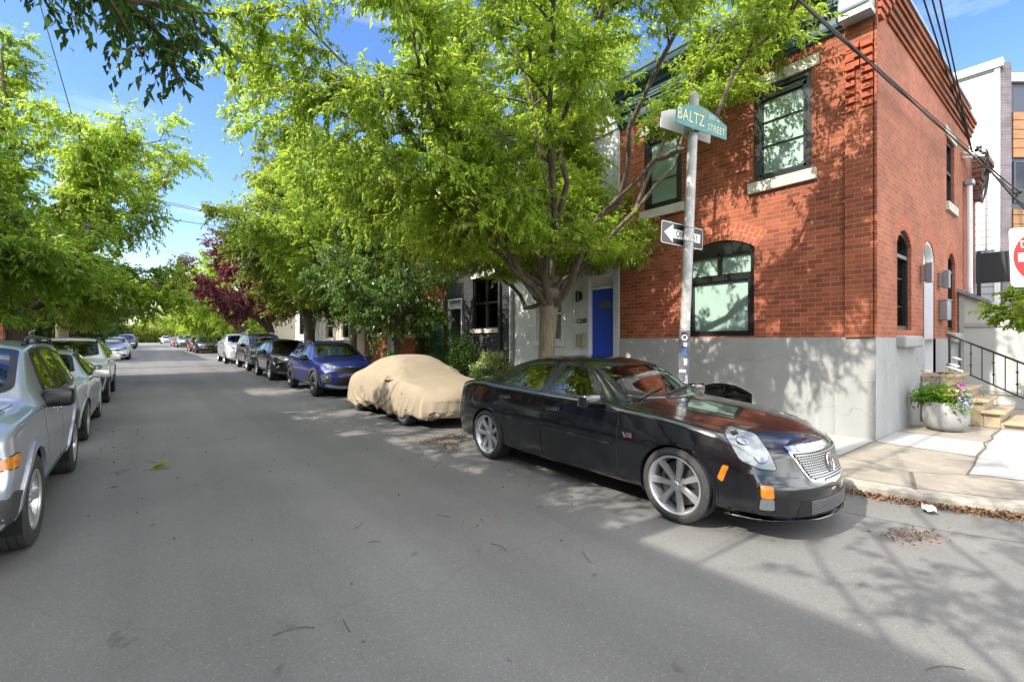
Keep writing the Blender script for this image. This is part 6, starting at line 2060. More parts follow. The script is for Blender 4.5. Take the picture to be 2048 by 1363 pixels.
BOXY = dict(
    L=4.41, W=1.76, zb=.27, zm=.70, fo=.84, wb=2.65, Rt=.358, Rr=.225, tw=.225, spokes=5, re=.05, rin=.03, bow=.17, bowr=.12, rm=.08, rs=.032, rr=.045, step=.032, gap=.014, flare=True, arch_gap=.05, tuck=.04,
    zt=[(0, 1.00), (.08, 1.055), (.3, 1.075), (.8, 1.10), (1.08, 1.115), (1.20, 1.17), (1.72, 1.55), (1.95, 1.612), (2.6, 1.635), (3.5, 1.62), (4.05, 1.58), (4.22, 1.46), (4.36, 1.10), (4.41, .95)],
    zsh=[(0, .92), (.12, .985), (.5, 1.015), (1.1, 1.04), (2, 1.05), (3, 1.06), (4.1, 1.07), (4.41, .92)],
    wsh=[(0, .79), (.2, .815), (.6, .828), (1.2, .832), (2.5, .835), (3.6, .83), (4.2, .80), (4.41, .74)],
    wm=[(0, .83), (.25, .855), (.8, .87), (2.4, .865), (3.6, .87), (4.2, .84), (4.41, .78)],
    wr=[(0, .60), (.3, .66), (1.0, .70), (1.15, .715), (1.35, .70), (1.85, .645), (2.6, .635), (3.6, .63), (4.15, .62), (4.41, .60)],
    zr=[(0, .965), (.3, 1.05), (1.0, 1.085), (1.15, 1.095), (1.35, 1.24), (1.85, 1.53), (2.6, 1.585), (3.6, 1.57), (4.15, 1.45), (4.41, .93)],
    nose=[(.2, .05), (.35, .0), (.6, .0), (.75, .05), (1.0, .07)], tail=[(.2, .05), (.5, 0), (1.0, .02), (1.3, .06)],
    windshield=[(1.13, 0), (1.17, .4), (1.30, .66), (1.80, .615), (1.77, .3), (1.765, 0)],
    side_windows=[[(1.62, 1.085), (2.30, 1.09), (2.28, 1.53), (1.95, 1.51)], [(2.40, 1.09), (3.10, 1.10), (3.06, 1.53), (2.38, 1.535)], [(3.20, 1.10), (3.95, 1.11), (3.86, 1.44), (3.16, 1.52)]],
    pillars=[[(2.31, 1.075), (2.39, 1.075), (2.37, 1.54), (2.29, 1.54)], [(3.11, 1.08), (3.19, 1.08), (3.15, 1.53), (3.07, 1.535)]],
    doors=[[(1.38, .42), (1.38, 1.02), (2.345, 1.03), (2.345, .42)], [(2.37, .42), (2.37, 1.03), (3.24, 1.04), (3.24, .88), (3.10, .74), (2.98, .42)]],
    handles=[(2.16, .94), (3.04, .95)], handle_mat=None, mirror=(1.60, 1.06), mirror_size=(.15, .22, .165), mir_off=-.03, mirror_mat=trim_black,
    cowl=1.08, seat_x=1.95, mir_x=1.75, mir_z=1.45, belt=1.07, cab_end=4.1,
    hood=[(.06, 0), (.07, .5), (.14, .60), (.8, .655), (1.10, .69), (1.08, .3), (1.06, 0)],
    lamps=[('headlight', 12, [(.42, .79), (.64, .79), (.64, .985), (.42, .985)], lamp_clear, [(.53, .89, .08)]), ('turn_signal', 42, [(.60, .735), (.82, .735), (.86, .79), (.84, .825), (.60, .80)], amber, [])],
    patches=[('bumper_cladding', 30, [(.30, .31), (.78, .31), (.98, .42), (.98, .52), (.84, .575), (.72, .545), (.30, .545)], plastic_grey, .008)],
    bands=[('sill_cladding', 90, [(1.34, .36), (3.0, .36)], .10, silver_b, .012)],
    centre=[('bumper_cladding', 0, [(-.45, .30), (.45, .30), (.45, .545), (-.45, .545)], plastic_grey, .008)],
    centre_bands=[], rails=(2.05, 3.9), spokes_=5)
for k in range(7):
    BOXY['centre'].append(('grille_slot', 0, [(-.345 + k * .10, .78), (-.285 + k * .10, .78), (-.285 + k * .10, .97), (-.345 + k * .10, .97)], trim_black, .005))
jeep_silver = silver_b
r, S = car(BOXY, 'bluish silver boxy four-wheel drive nearest on the left, amber corner lamp and black mirror', GL, -1.535, 4.42, jeep_silver, steer=-2)
r, S = car(BOXY, 'dark grey boxy four-wheel drive with roof rails, third behind the covered car', GR, 4.62, 24.0, darker, sx=1.06, sy=1.04, sz=1.08, mods=dict(step=.06, centre=BOXY['centre'][:1] + [('grille', 0, [(-.45, .84), (.45, .84), (.45, 1.02), (-.45, 1.02)], trim_black, .006)], lamps=[('headlight', 20, [(.48, .86), (.78, .88), (.80, 1.02), (.48, 1.03)], lamp_clear, [(.6, .95, .06)])], flare=None, clad=True, bands=[], rail_mat=grey_metal))
MINI = dict(CROSS); MINI.update(rails=None, clad=None, rim_mat=alloy, rim_style=0, spokes=5,
    lamps=[('headlight', 30, [(.44, .80), (.60, .92), (.80, .96), (.86, .90), (.74, .82), (.46, .74)], lamp_clear, [(.60, .85, .05), (.72, .88, .04)])], patches=[], bands=[],
    centre=[('grille', 0, [(-.40, .66), (.40, .66), (.44, .82), (-.44, .82)], chrome, .006), ('lower_intake', 0, [(-.52, .34), (.52, .34), (.40, .48), (-.40, .48)], trim_black, .005)], centre_bands=[('grille_bar', 0, [(-.40, .74), (.40, .74)], .02, trim_black, .01)], step=.06)
r, S = car(MINI, 'silver family crossover with dark windshield, fourth behind the covered car', GR, 4.42, 29.85, silver_p, sx=1.07, sy=1.02, sz=1.09, mods=dict(glass=car_glass_dark))
# ---- saloon derived from the black one
SAL = dict(SEDAN_BLACK); SAL.update(step=.05, rim_mat=alloy, spokes=5, bow=.5,
    lamps=[('headlight', 40, [(.42, .66), (.52, .72), (.84, .845), (.95, .83), (.82, .70), (.60, .60), (.44, .59)], lamp_clear, [(.62, .67, .05), (.74, .74, .05)])],
    patches=[('fog_recess', 0, [(-.74, .25), (-.52, .25), (-.50, .36), (-.72, .38)], trim_black, .004), ('tail_lamp', 90, [(4.70, 1.0), (4.80, 1.0), (4.80, .76), (4.66, .82)], red_lens, .006)],
    bands=[], centre=[('grille', 0, [(-.36, .60), (.36, .60), (.42, .68), (-.42, .68)], trim_black, .006), ('lower_intake', 0, [(-.46, .22), (.46, .22), (.40, .36), (-.40, .36)], trim_black, .004)], centre_bands=[('grille_bar', 0, [(-.42, .69), (.42, .69)], .022, chrome, .01)])
CIV = dict(SAL)
r, S = car(CIV, 'pale silver compact saloon behind the boxy four-wheel drive on the left', GL, -1.58, 9.42, pale_green_p, sx=.925, sy=.97, sz=1.02, mods=dict(step=.035, lamps=[('headlight', 40, [(.42, .66), (.52, .70), (.82, .83), (.93, .82), (.82, .70), (.62, .62), (.44, .60)], lamp_clear, [(.62, .67, .045), (.74, .73, .05)])], patches=[('turn_signal', 62, [(.50, .72), (.80, .775), (.80, .74), (.56, .68)], amber, .010)] + SAL['patches']))
r, S = car(CROSS, 'pearl white crossover behind the pale silver saloon on the left', GL, -1.60, 14.75, white_p, sx=1.03, sy=1.01, sz=1.04, mods=dict(rails=(2.0, 4.0), rim_mat=alloy, rim_style=0, glass=car_glass_dark, centre_bands=[], lamps=[('headlight', 35, [(.44, .80), (.62, .93), (.90, .97), (.96, .93), (.82, .85), (.60, .78)], lamp_clear, [(.62, .86, .05), (.76, .90, .05)])]))
r, S = car(SAL, 'silver saloon standing alone past the wooden pole on the left', GL, -1.62, 37.4, silver_p, sx=.98, sy=1.0, sz=1.0, mods=dict(step=.06))
far_mods = dict(step=.10, rails=None)
r, S = car(CROSS, 'maroon crossover far down on the left kerb', GL, -1.65, 63.0, maroon_p, mods=far_mods)
r, S = car(CROSS, 'black crossover behind the far maroon one on the left', GL, -1.65, 70.0, black_p2, sx=1.03, sz=1.03, mods=far_mods)
r, S = car(SAL, 'last dark car in the left row before the hedge', GL, -1.65, 79.0, dark_grey, mods=far_mods)
r, S = car(SAL, 'dark blue-black saloon facing the viewer beyond the gap on the right', GR, 4.25, 47.0, black_p2, mods=dict(step=.07, rim_mat=alloy_dark))
r, S = car(SAL, 'dark red saloon behind the blue-black saloon on the right', GR, 4.15, 52.6, red_p, mods=far_mods)
r, S = car(MINI, 'grey crossover far along on the right', GR, 3.9, 69.5, grey_p, mods=far_mods)
r, S = car(SAL, 'bright red saloon behind the far grey crossover', GR, 3.85, 75.5, M_paint('bright_red_paint', (.35, .012, .018), rough=.3), mods=far_mods)
r, S = car(SAL, 'grey saloon behind the far bright red one', GR, 3.8, 82, grey_p, mods=far_mods)
r, S = car(CROSS, 'small white crossover at the far end of the right row', GR, 3.2, 108, white_p, mods=far_mods)

# ---- the covered sports car
COUPE = dict(L=4.5, W=1.86, zb=.13, zm=.58, re=.14, rin=.08, bow=.50, bowr=.42, rm=.3, rs=.16, rr=.2, tuck=-.02, step=.022,
    zt=[(0, .62), (.15, .72), (.5, .80), (1.0, .85), (1.3, .89), (1.9, 1.20), (2.2, 1.295), (2.5, 1.31), (2.9, 1.27), (3.5, 1.08), (4.1, .87), (4.4, .76), (4.5, .66)],
    zsh=[(0, .55), (.3, .72), (.8, .80), (1.3, .83), (2.2, .86), (3.2, .88), (3.8, .86), (4.3, .76), (4.5, .62)],
    wsh=[(0, .58), (.3, .72), (.8, .80), (1.5, .82), (2.5, .82), (3.4, .86), (4.2, .76), (4.5, .60)],
    wm=[(0, .72), (.35, .84), (.9, .90), (2.4, .90), (3.5, .95), (4.2, .86), (4.5, .70)],
    wr=[(0, .42), (.5, .55), (1.2, .64), (1.6, .62), (2.0, .55), (2.5, .53), (3.0, .52), (3.6, .52), (4.2, .48), (4.5, .38)],
    zr=[(0, .60), (.5, .775), (1.2, .85), (1.6, .99), (2.0, 1.17), (2.5, 1.245), (3.0, 1.20), (3.6, 1.0), (4.2, .80), (4.5, .65)],
    nose=[(.1, .02), (.3, .0), (.5, .02), (.8, .12)], tail=[(.2, .04), (.5, 0), (.9, .1)])


def drape(V):
    out = []
    me_n = None
    for (x, y, z) in V:
        s = 1 if y >= 0 else -1
        ay = abs(y)
        low = min(1, max(0, (.86 - z) / .55))
        side = min(1, max(0, (ay - .45) / .3))
        end = max(0, 1 - x / .5) + max(0, (x - 4.0) / .5)
        k = low * max(side, min(1, end))
        n1 = mnoise.noise(Vector((x * 1.4, y * 1.3, z * 1.5)))
        # gathers hanging from the mirror and the wings, swags between
        ph = x * 9 + z * 13 + 2.4 * n1 * 4
        ph2 = x * 4.2 - z * 16 + 3 * mnoise.noise(Vector((x * 2.1, 5, z * 2)))
        # folds: sharp-crested narrow ridges fanning out from where the cloth is held
        cr = lambda t: (1 - abs(math.sin(t))) ** 2.2 - .25
        d = 0
        for (qx, qz, na, am, reach) in ((1.85, .93, 9.0, .026, .8), (3.55, .92, 8.0, .020, .75), (.85, .80, 10.0, .016, .55)):
            dx, dz = x - qx, qz - z
            rr_ = math.hypot(dx, dz) + 1e-4
            th_ = math.atan2(dx, dz + .25)
            d += am * cr(th_ * na + 1.7 * n1 + qx) * min(1, rr_ / .22) * math.exp(-(rr_ / reach) ** 2)
        sw = mnoise.noise(Vector((x * .9, 1.3, z * 2.2)))
        # U-shaped swags hanging between the wheels
        if 1.2 < x < 3.9:
            ph_ = (z - .22 * ((x - 2.55) / .75) ** 2) * 19 + 2.0 * sw
            d += .046 * cr(ph_) * max(0., min(1, (.74 - z) / .22)) * max(0, 1 - ((x - 2.55) / 1.2) ** 2)
        d += .014 * cr(x * 15 + 4 * n1) * max(0., (.46 - z) / .3)
        if x < 1.1:
            a_ = math.atan2(ay, 1.15 - x)
            d += .032 * cr(a_ * 17 + z * 5 + 1.5 * n1) * max(0., min(1, (.66 - z) / .25))
        d *= k
        d += .016 * k * (1 - z / .9)
        # crease from roof corner forward, soft ripples on the roof flank
        if z > .8: d += .003 * math.sin(x * 14 + z * 9 + n1 * 6) * min(1, ay / .4)
        for (mx, mz) in ((1.72, .95),):
            q = math.exp(-(((x - mx) / .16) ** 2 + ((z - mz) / .085) ** 2)) * side
            d += .12 * q
        if z < .30:
            z = z + .035 * math.sin(x * 3.1 + .6) * (1 if z < .3 else .5) + .03 * math.sin(x * 11) * (1 if z < .3 else .4)
        r_ = max(ay, .05)
        out.append((x - (d * .8 if x < .5 else 0) + (d * .8 if x > 4.1 else 0), y + s * d * min(1, ay / .3), z + (d if z > .85 and ay < .6 else 0)))
    return out


root = thing('covered_car', 'low sports coupe under a tan fabric car cover, parked behind the black saloon', 'car', (4.72, 7.28, 0), R(90), GR)
Sc = Surf(COUPE, .022, displace=drape)
fs = []
for p in Sc.polys:
    c = sum((Sc.co[i] for i in p), Vector()) / len(p)
    n = (Sc.co[p[1]] - Sc.co[p[0]]).cross(Sc.co[p[2]] - Sc.co[p[0]])
    zmin = min(Sc.co[i].z for i in p)
    if n.length > 0 and n.normalized().z < -.75 and c.z < .42: continue
    fs.append(p)
me = bpy.data.meshes.new('fabric_cover'); me.from_pydata([tuple(v) for v in Sc.co], [], fs)
bm = bmesh.new(); bm.from_mesh(me); bmesh.ops.delete(bm, geom=[v for v in bm.verts if not v.link_faces], context='VERTS'); bm.to_mesh(me); bm.free()
me.polygons.foreach_set('use_smooth', [True] * len(me.polygons))
me.materials.append(M_("tan_cover_cloth", (.285, .232, .165), .82, var=.06, vscale=3, bump=.12, bscale=300))
o = bpy.data.objects.new('fabric_cover', me); COL.objects.link(o); o.parent = root
sm = o.modifiers.new('thickness', 'SOLIDIFY'); sm.thickness = .004
mb = MB()
for line in ([(2.36, .30), (2.30, .55), (2.24, .80)],):
    for s in (1, -1): band_mb(mb, Sc, 90, line, .012, .004, s)
for s in (1, -1):
    band_mb(mb, Sc, 90, [(1.62, .885), (1.75, .875), (1.95, .885), (2.15, .90)], .018, .004, s)
band_mb(mb, Sc, 90, [(.70, .30), (1.2, .27), (2.2, .30), (3.2, .28), (3.9, .32)], .012, .006, 1)
mb.build('seam', M_("cover_seam", (.36, .25, .14), .85), root)
for a in (1.02, 3.42):
    for s in (1, -1): wheel(root, a, s * .765, .325, .325, .24, .235, 5, s, alloy)
for s in (1, -1): patch(Sc, 90, [(1.52, .835), (1.98, .80), (1.82, .775), (1.72, .765)], .004, 'mirror_slit', shut_m, root, s, step=.03, r=.01, skirt=.006)
mb = MB(); mb.box((.5, -.7, .22), (4.1, .7, .30)); mb.build('underbody', well_m, root)
# ------------------------------------------------------------------ street name and one-way signs on the leaning pole
t = thing('street_sign', 'leaning pale pole with teal BALTZ STREET name sign and a black ONE WAY arrow sign', 'street sign', (6.0, 3.745, .14))
top = Vector((0, -.215, 4.84))
ax_ = top.normalized()
mb = MB(); mb.tube([(0, 0, 0), top * .5, top], [.072, .068, .064], 20); mb.lathe([(.064, 0), (.055, .05), (.03, .085), (.001, .09)], 16, Matrix.Translation(top)); mb.build('pole', galv, t, True, auto=50)
mb = MB(); mb.tube([(0, 0, .02), ax_ * 1.62], [.0745, .0720], 20, cap=False); mb.build('sticker_wrap', M_("pole_grime", (.05, .055, .075), .7, col2=(.20, .20, .23), vscale=9), t, True)
teal = M_("sign_teal", (.016, .19, .195), .35, var=.12, vscale=6)
letter = M_("sign_letter", (.70, .66, .34), .4)
letter_w = M_("sign_letter_pale", (.55, .62, .55), .4)
num_o = M_("sign_letter_orange", (.62, .36, .08), .4)
rd = Vector((.99, -.13, 0)).normalized()
upv = (ax_ - rd * ax_.dot(rd)).normalized()
nr = rd.cross(upv)                     # towards the viewer
o0 = Vector((0, 0, 0)) + ax_ * 4.36
F1 = face_frame(o0 + nr * .105, rd, upv)
ff = lambda u, v, h: F1 @ Vector((u, v, h))
plate = [(-.48, .0), (.58, .0), (.58, .19), (.30, .285), (.06, .33), (-.06, .33), (-.30, .275), (-.48, .20)]
mb = MB(); mb.prism(plate, 0, .012, ff); pl = mb.build('name_plate', teal, t)
text_mesh('BALTZ', .215, 'lettering', letter, pl, F1 @ Matrix.Translation((-.19, .135, .0135)), .002, .82, 1.08)
text_mesh('STREET', .135, 'lettering', letter, pl, F1 @ Matrix.Translation((.345, .085, .0135)), .002, .80, 1.1)
text_mesh('W', .085, 'lettering', num_o, pl, F1 @ Matrix.Translation((.075, .262, .0135)), .002, .9)
text_mesh('3000', .085, 'lettering', letter_w, pl, F1 @ Matrix.Translation((.235, .232, .0135)), .002, .9)
mb = MB(); mb.prism([(.345, .212), (.385, .212), (.385, .20), (.41, .219), (.385, .238), (.385, .226), (.345, .226)], .0125, .0145, ff); mb.build('arrow', letter_w, pl)
F2 = face_frame(o0 - nr * .10, rd, upv)
f2_ = lambda u, v, h: F2 @ Vector((u, v, h))
mb = MB(); mb.prism([(u * .98 - .07, v) for u, v in plate], 0, .012, f2_); mb.build('name_plate', white_paint, t)
mb = MB(); mb.prism([(-.07, .02), (.07, .02), (.07, .30), (-.07, .30)], -.10, .10, lambda u, v, h: face_frame(o0, rd, upv) @ Vector((u, v, h))); mb.build('bracket', galv, t)
# one-way plate behind the pole
rd2 = Vector((1, -.05, 0)).normalized(); up2 = (ax_ - rd2 * ax_.dot(rd2)).normalized(); n2 = rd2.cross(up2)
F3 = face_frame(ax_ * 2.96 - n2 * .086, rd2, up2)
f3 = lambda u, v, h: F3 @ Vector((u, v, h))


def rrect(u0, u1, v0, v1, r, n=5):
    out = []
    for cx, cy, a0 in ((u1 - r, v1 - r, 0), (u0 + r, v1 - r, 90), (u0 + r, v0 + r, 180), (u1 - r, v0 + r, 270)):
        out += [(cx + r * math.cos(R(a0 + 90 * k / n)), cy + r * math.sin(R(a0 + 90 * k / n))) for k in range(n + 1)]
    return out


mb = MB(); mb.prism(rrect(-.50, .465, -.15, .15, .03), 0, .006, f3); pl = mb.build('one_way_plate', white_paint, t)
mb = MB(); mb.prism(rrect(-.49, .455, -.14, .14, .024), .006, .008, f3); mb.build('black_field', black_paint, pl)
mb = MB(); mb.prism([(-.45, 0), (-.25, .125), (-.25, .062), (.395, .062), (.395, -.062), (-.25, -.062), (-.25, -.125)], .008, .010, f3); mb.build('arrow', white_paint, pl)
text_mesh('ONE WAY', .128, 'lettering', black_paint, pl, F3 @ Matrix.Translation((.075, 0, .0115)), .002, .86, 1.02)
mb = MB()
for h in (2.86, 3.05): mb.tube([ax_ * h, ax_ * (h + .018)], [.074, .074], 20)
mb.build('strap', grey_metal, t, True, auto=40)
# stickers on the pole
stk = [(.95, 35, .08, .10, white_paint), (1.15, 20, .10, .035, white_paint), (1.28, 50, .05, .09, letter_w), (1.42, 30, .075, .085, M_("sticker_blue", (.08, .20, .50), .5)), (1.52, 40, .05, .05, white_paint), (1.66, 25, .085, .06, trim_black), (1.78, 20, .06, .05, white_paint), (1.92, 60, .035, .12, white_paint), (2.28, -60, .05, .19, M_("sticker_pink", (.62, .30, .22), .5)), (1.03, 70, .05, .12, M_("sticker_grey", (.35, .35, .38), .5))]
for i, (h, az, w, hh, m_) in enumerate(stk):
    base = ax_ * (h - .1)
    th = math.atan2(-3.7, -6.0) + R(az - 30)
    mb = MB()
    k = 5
    vs = []
    for q in range(k + 1):
        a = th + (q / k - .5) * w / .083
        for zz in (-hh / 2, hh / 2): vs.append(base + Vector((.0758 * math.cos(a), .0758 * math.sin(a), zz)))
    mb.add(vs, [(2 * q, 2 * q + 2, 2 * q + 3, 2 * q + 1) for q in range(k)])
    mb.build('sticker', m_, t, True)
for (h, r0, r1, m_) in ((1.52, .030, .042, white_paint),):
    th = math.atan2(-3.7, -6.0)
    mb = MB(); vs = []
    for q in range(25):
        a = 2 * math.pi * q / 24
        for r_ in (r0, r1):
            aa = th + r_ * math.cos(a) / .083
            vs.append(ax_ * (h - .0) + Vector((.0770 * math.cos(aa), .0770 * math.sin(aa), r_ * math.sin(a))))
    mb.add(vs, [(2 * q, 2 * q + 2, 2 * q + 3, 2 * q + 1) for q in range(24)]); mb.build('sticker', m_, t)

# ---- DO NOT ENTER sign at the right edge
t = thing('road_sign', 'white square sign with red disc and white bar at the right picture edge', 'road sign', (8.9, .49, .15))
rr_ = Vector((.70, -.71, 0)).normalized(); lean = Vector((.06, 0, 1)).normalized()
up_ = (lean - rr_ * lean.dot(rr_)).normalized(); nn_ = rr_.cross(up_)
F4 = face_frame(lean * 2.54, rr_, up_)
f4 = lambda u, v, h: F4 @ Vector((u, v, h))
mb = MB(); mb.prism(rrect(-.381, .381, -.381, .381, .05), 0, .005, f4); pl = mb.build('plate', white_paint, t)
mb = MB(); mb.prism([(.345 * math.cos(a), .345 * math.sin(a)) for a in np.linspace(0, 2 * math.pi, 48, endpoint=False)], .005, .007, f4); mb.build('red_disc', M_("sign_red", (.60, .012, .012), .4), pl)
mb = MB(); mb.prism([(-.29, -.055), (.29, -.055), (.29, .055), (-.29, .055)], .007, .009, f4); mb.build('bar', white_paint, pl)
text_mesh('DO NOT', .13, 'lettering', white_paint, pl, F4 @ Matrix.Translation((0, .165, .008)), .002)
text_mesh('ENTER', .13, 'lettering', white_paint, pl, F4 @ Matrix.Translation((0, -.165, .008)), .002)
mb = MB(); mb.tube([-nn_ * .035, lean * 3.0 - nn_ * .035], .028, 10); mb.build('post', galv, t, True)

# ---- planter with flowers
PC = Vector((10.32, 1.62, .15))
t = thing('planter', 'round grey concrete planter beside the sandstone steps', 'planter', PC); t.scale = (.87, .87, .95)
mb = MB()
mb.lathe([(.001, 0), (.19, 0), (.25, .02), (.31, .10), (.338, .22), (.335, .36), (.31, .48), (.295, .495), (.265, .495), (.265, .42), (.001, .40)], 48)
mb.build('bowl', concrete_grey, t, True, auto=40)
mb = MB(); mb.lathe([(.001, .43), (.15, .445), (.266, .44)], 24); mb.build('soil', joint_m, t)
rng = np.random.default_rng(14)


def flowers(name, label, n, box, L, W, mat, up=.5, seed=1, droop=.2, cat='flowers'):
    r_ = np.random.default_rng(seed)
    P = r_.normal(size=(n, 3)) * np.array(box[3:]) + np.array(box[:3])
    P = P[P[:, 2] > .02]
    lv = leaves_np(r_, P, unit(r_.normal(size=P.shape) + np.array([0, 0, up])), L, W, droop)
    return np_mesh(name, lv, np.arange(len(lv)).reshape(-1, 4), [mat], pt)


pt = thing('flower_bouquet', 'mixed flowers spilling over the round concrete planter: peach, lavender, purple spikes and grass plumes', 'flowers', PC); pt.scale = (.87, .87, .95)
green_l = M_leaf("planter_leaf", (.06, .16, .015), (.12, .26, .025), (.25, .45, .04), .35)
flowers('foliage', '', 1500, (-.05, .04, .60, .14, .15, .07), .085, .045, green_l, seed=2)
flowers('foliage', '', 500, (-.18, -.15, .44, .07, .08, .10), .07, .035, M_leaf("trailing_leaf", (.14, .22, .04), (.22, .32, .06), (.3, .45, .06), .35), seed=3, up=-.6)
flowers('foliage', '', 260, (-.10, .33, .53, .07, .09, .05), .07, .035, bpy.data.materials['trailing_leaf'], seed=4)
flowers('blossom', '', 170, (-.17, -.07, .64, .06, .10, .045), .06, .055, M_("peach_petal", (.80, .50, .24), .6), seed=5)
flowers('blossom', '', 420, (-.13, -.24, .54, .08, .06, .09), .038, .034, M_("lavender_petal", (.42, .43, .66), .6), seed=6)
flowers('blossom', '', 50, (.05, -.20, .78, .03, .05, .03), .04, .035, M_("magenta_petal", (.58, .12, .42), .6), seed=7)
flowers('blossom', '', 70, (-.02, .30, .74, .05, .05, .04), .04, .03, bpy.data.materials['lavender_petal'], seed=8)
lines = []
pl_ = []
for i in range(16):
    a = rng.uniform(0, 6.28); rr0 = rng.uniform(.05, .25); h = rng.uniform(.4, .62)
    p0 = np.array([-.02 + .05 * math.cos(a), .10 + .05 * math.sin(a), .45]); p2 = p0 + np.array([rr0 * math.cos(a), rr0 * math.sin(a), h])
    q = bez(p0, p0 + np.array([0, 0, h * .9]), p2, 8)
    lines.append((q, np.linspace(.003, .0015, 8)))
    pl_.append(q[5:])
v, q = tubes_np(lines, 4); np_mesh('stem', v, q, [M_("dry_grass", (.40, .36, .22), .8)], pt)
P = np.concatenate([np.repeat(x, 12, 0) for x in pl_]); P = P + rng.normal(scale=.008, size=P.shape)
lv = leaves_np(rng, P, unit(rng.normal(size=P.shape) + np.array([0, 0, .6])), .045, .006, .1); np_mesh('plume', lv, np.arange(len(lv)).reshape(-1, 4), [bpy.data.materials['dry_grass']], pt)
vio = M_("violet_spike", (.20, .17, .45), .6)
P = []
for i in range(8):
    b = np.array([.02 + rng.uniform(-.06, .1), .18 + rng.uniform(-.12, .1), .62])
    for k in range(26): P.append(b + np.array([rng.normal() * .012, rng.normal() * .012, .012 * k]))
P = np.array(P); lv = leaves_np(rng, P, unit(rng.normal(size=P.shape)), .024, .018, .1); np_mesh('blossom', lv, np.arange(len(lv)).reshape(-1, 4), [vio], pt)
for (dx, dy, dz, lab) in ((11.72, 1.72, 1.16, 'white garden ornament on a stem left beside the sandstone steps'), (12.35, 1.78, 1.27, 'white garden ornament on a stem in front of the conduit')):
    t = thing('garden_ornament', lab, 'ornament', (dx, dy, .78 if dx < 12 else .78), 0, 'white garden ornaments')
    mb = MB(); mb.tube([(0, 0, 0), (0, 0, dz - .78)], .006, 6); mb.build('stem', white_paint, t)
    mb = MB()
    for (a, b, c) in ((0, 0, 0), (-.09, .02, -.05), (.02, -.05, -.09)) if dx < 12 else ((0, 0, 0),):
        mb.lathe([(.001, .03), (.06, .022), (.085, 0), (.06, -.02), (.001, -.028)], 14, Matrix.Translation((a, b, dz - .78 + c)) @ Matrix.Rotation(.3, 4, 'X'))
    mb.build('disc', white_paint, t, True)

# sapling boughs at the right edge
T = make_tree('sap', 101, 1.75, .03, (0, 0, 2.1), (.95, .8, .42), n_limb=8, n_sub=6, n_twig=7, n_leaf=8, leaf_L=.085, leaf_W=.06, leaf_mat=leaf_mid, lo=-.6, twig_len=.25, droop=.6, sub_len=.4)
put_tree('thin sapling with flat layered green boughs beside the square road sign', 'tree', (12.4, .66, .15), T, None, name='sapling')

# ---- poles and wires
def pole(loc, h, r, label, lamp=False):
    t = thing('utility_pole', label, 'utility pole', loc, 0, 'wooden utility poles on the left pavement')
    mb = MB(); mb.tube([(0, 0, -.1), (0, 0, h * .5), (0, 0, h)], [r, r * .88, r * .72], 16); mb.build('pole', wood, t, True)
    if lamp:
        mb = MB(); mb.tube([(0, 0, h - .8), (.3, 0, h - .25), (.9, 0, h - .1), (1.5, 0, h - .1)], .03, 8); mb.build('lamp_arm', grey_metal, t, True)
        mb = MB(); mb.rbox((1.75, 0, h - .12), (.6, .26, .16), .06); mb.build('lamp_head', grey_metal, t, True)
    return t


pole((-2.98, 29.5, GZ(29.5) + .1), 9.2, .23, 'pale wooden utility pole rising into the leaves on the left pavement')
pole((-3.0, 2.95, .14), 11.0, .15, 'wooden utility pole with a street lamp opposite the corner house', True)
pole((-3.05, 55, GZ(55) + .1), 9.5, .15, 'distant wooden utility pole on the left')


def ray_pt(px, py, Z):
    a, b = (px - 1024) / 933, -(py - 681.5) / 933
    S_, C__ = math.sin(YAW), math.cos(YAW)
    return Vector((S_ + C__ * a, C__ - S_ * a, b)) * Z + Vector((0, 0, 1.61))


def wire(label, A, B, r, s0=0., s1=1., sag=.3, n=24, name='overhead_cable', twist=None):
    pts = []
    for k in range(n + 1):
        u = k / n; s = s0 + (s1 - s0) * u
        p = A + (B - A) * s; p = p + Vector((0, 0, -4 * sag * u * (1 - u)))
        pts.append(p)
    mb = MB()
    if twist:
        for q in range(2):
            mb.tube([p + Vector((0, .6 * twist * math.cos(k * .9 + q * 3.14), twist * math.sin(k * .9 + q * 3.14))) for k, p in enumerate(pts)], r, 8)
    else: mb.tube(pts, r, 6)
    o = mb.build(name, M_("cable_black", (.03, .027, .025), .7) if 'cable_black' not in bpy.data.materials else bpy.data.materials['cable_black'], None, True)
    return tag(o, label, 'cable', 'overhead cables')


# fixed 3-D end points, worked out once from the picture
A1, B1 = Vector((5.516, 2.022, 5.26)), Vector((15.43, 1.86, 5.70))
wire('thick twisted black cable slanting in front of the brick corner', A1 + Vector((0, .02, .02)), B1 + Vector((0, -.1, .02)), .0125, -1.6, 2.2, .0, 60, twist=.012)
wire('thin black cable running just above the thick twisted one', A1 + Vector((.10, .05, .10)), B1 + Vector((0.1, -.12, .10)), .007, -1.6, 2.2, .0)
T1 = Vector((15.6, 1.97, 6.13))
for i, (dx, lab) in enumerate(((0, 'service wire climbing to the sky from the house corner, leftmost of three'), (.10, 'service wire climbing to the sky from the house corner, middle of three'), (.19, 'service wire climbing to the sky from the house corner, rightmost of three'))):
    wire(lab, T1, Vector((10.50 + dx * 1.2, 1.92 - dx * .9, 7.45)), .014, 0, 2.6, .0)
for (b, lab) in ((Vector((26, 1.2, 6.6)), 'cable leaving the bracket to the right, uppermost'), (Vector((26, 1.0, 5.6)), 'cable leaving the bracket to the right, middle'), (Vector((24, .6, 4.6)), 'cable leaving the bracket to the right, lowest')):
    wire(lab, T1 + Vector((.1, -.1, -.1)), b, .016, 0, 1, .25)
t = thing('wire_bracket', 'tangle of looped service wires on a bracket at the rear corner of the brick house', 'bracket', T1)
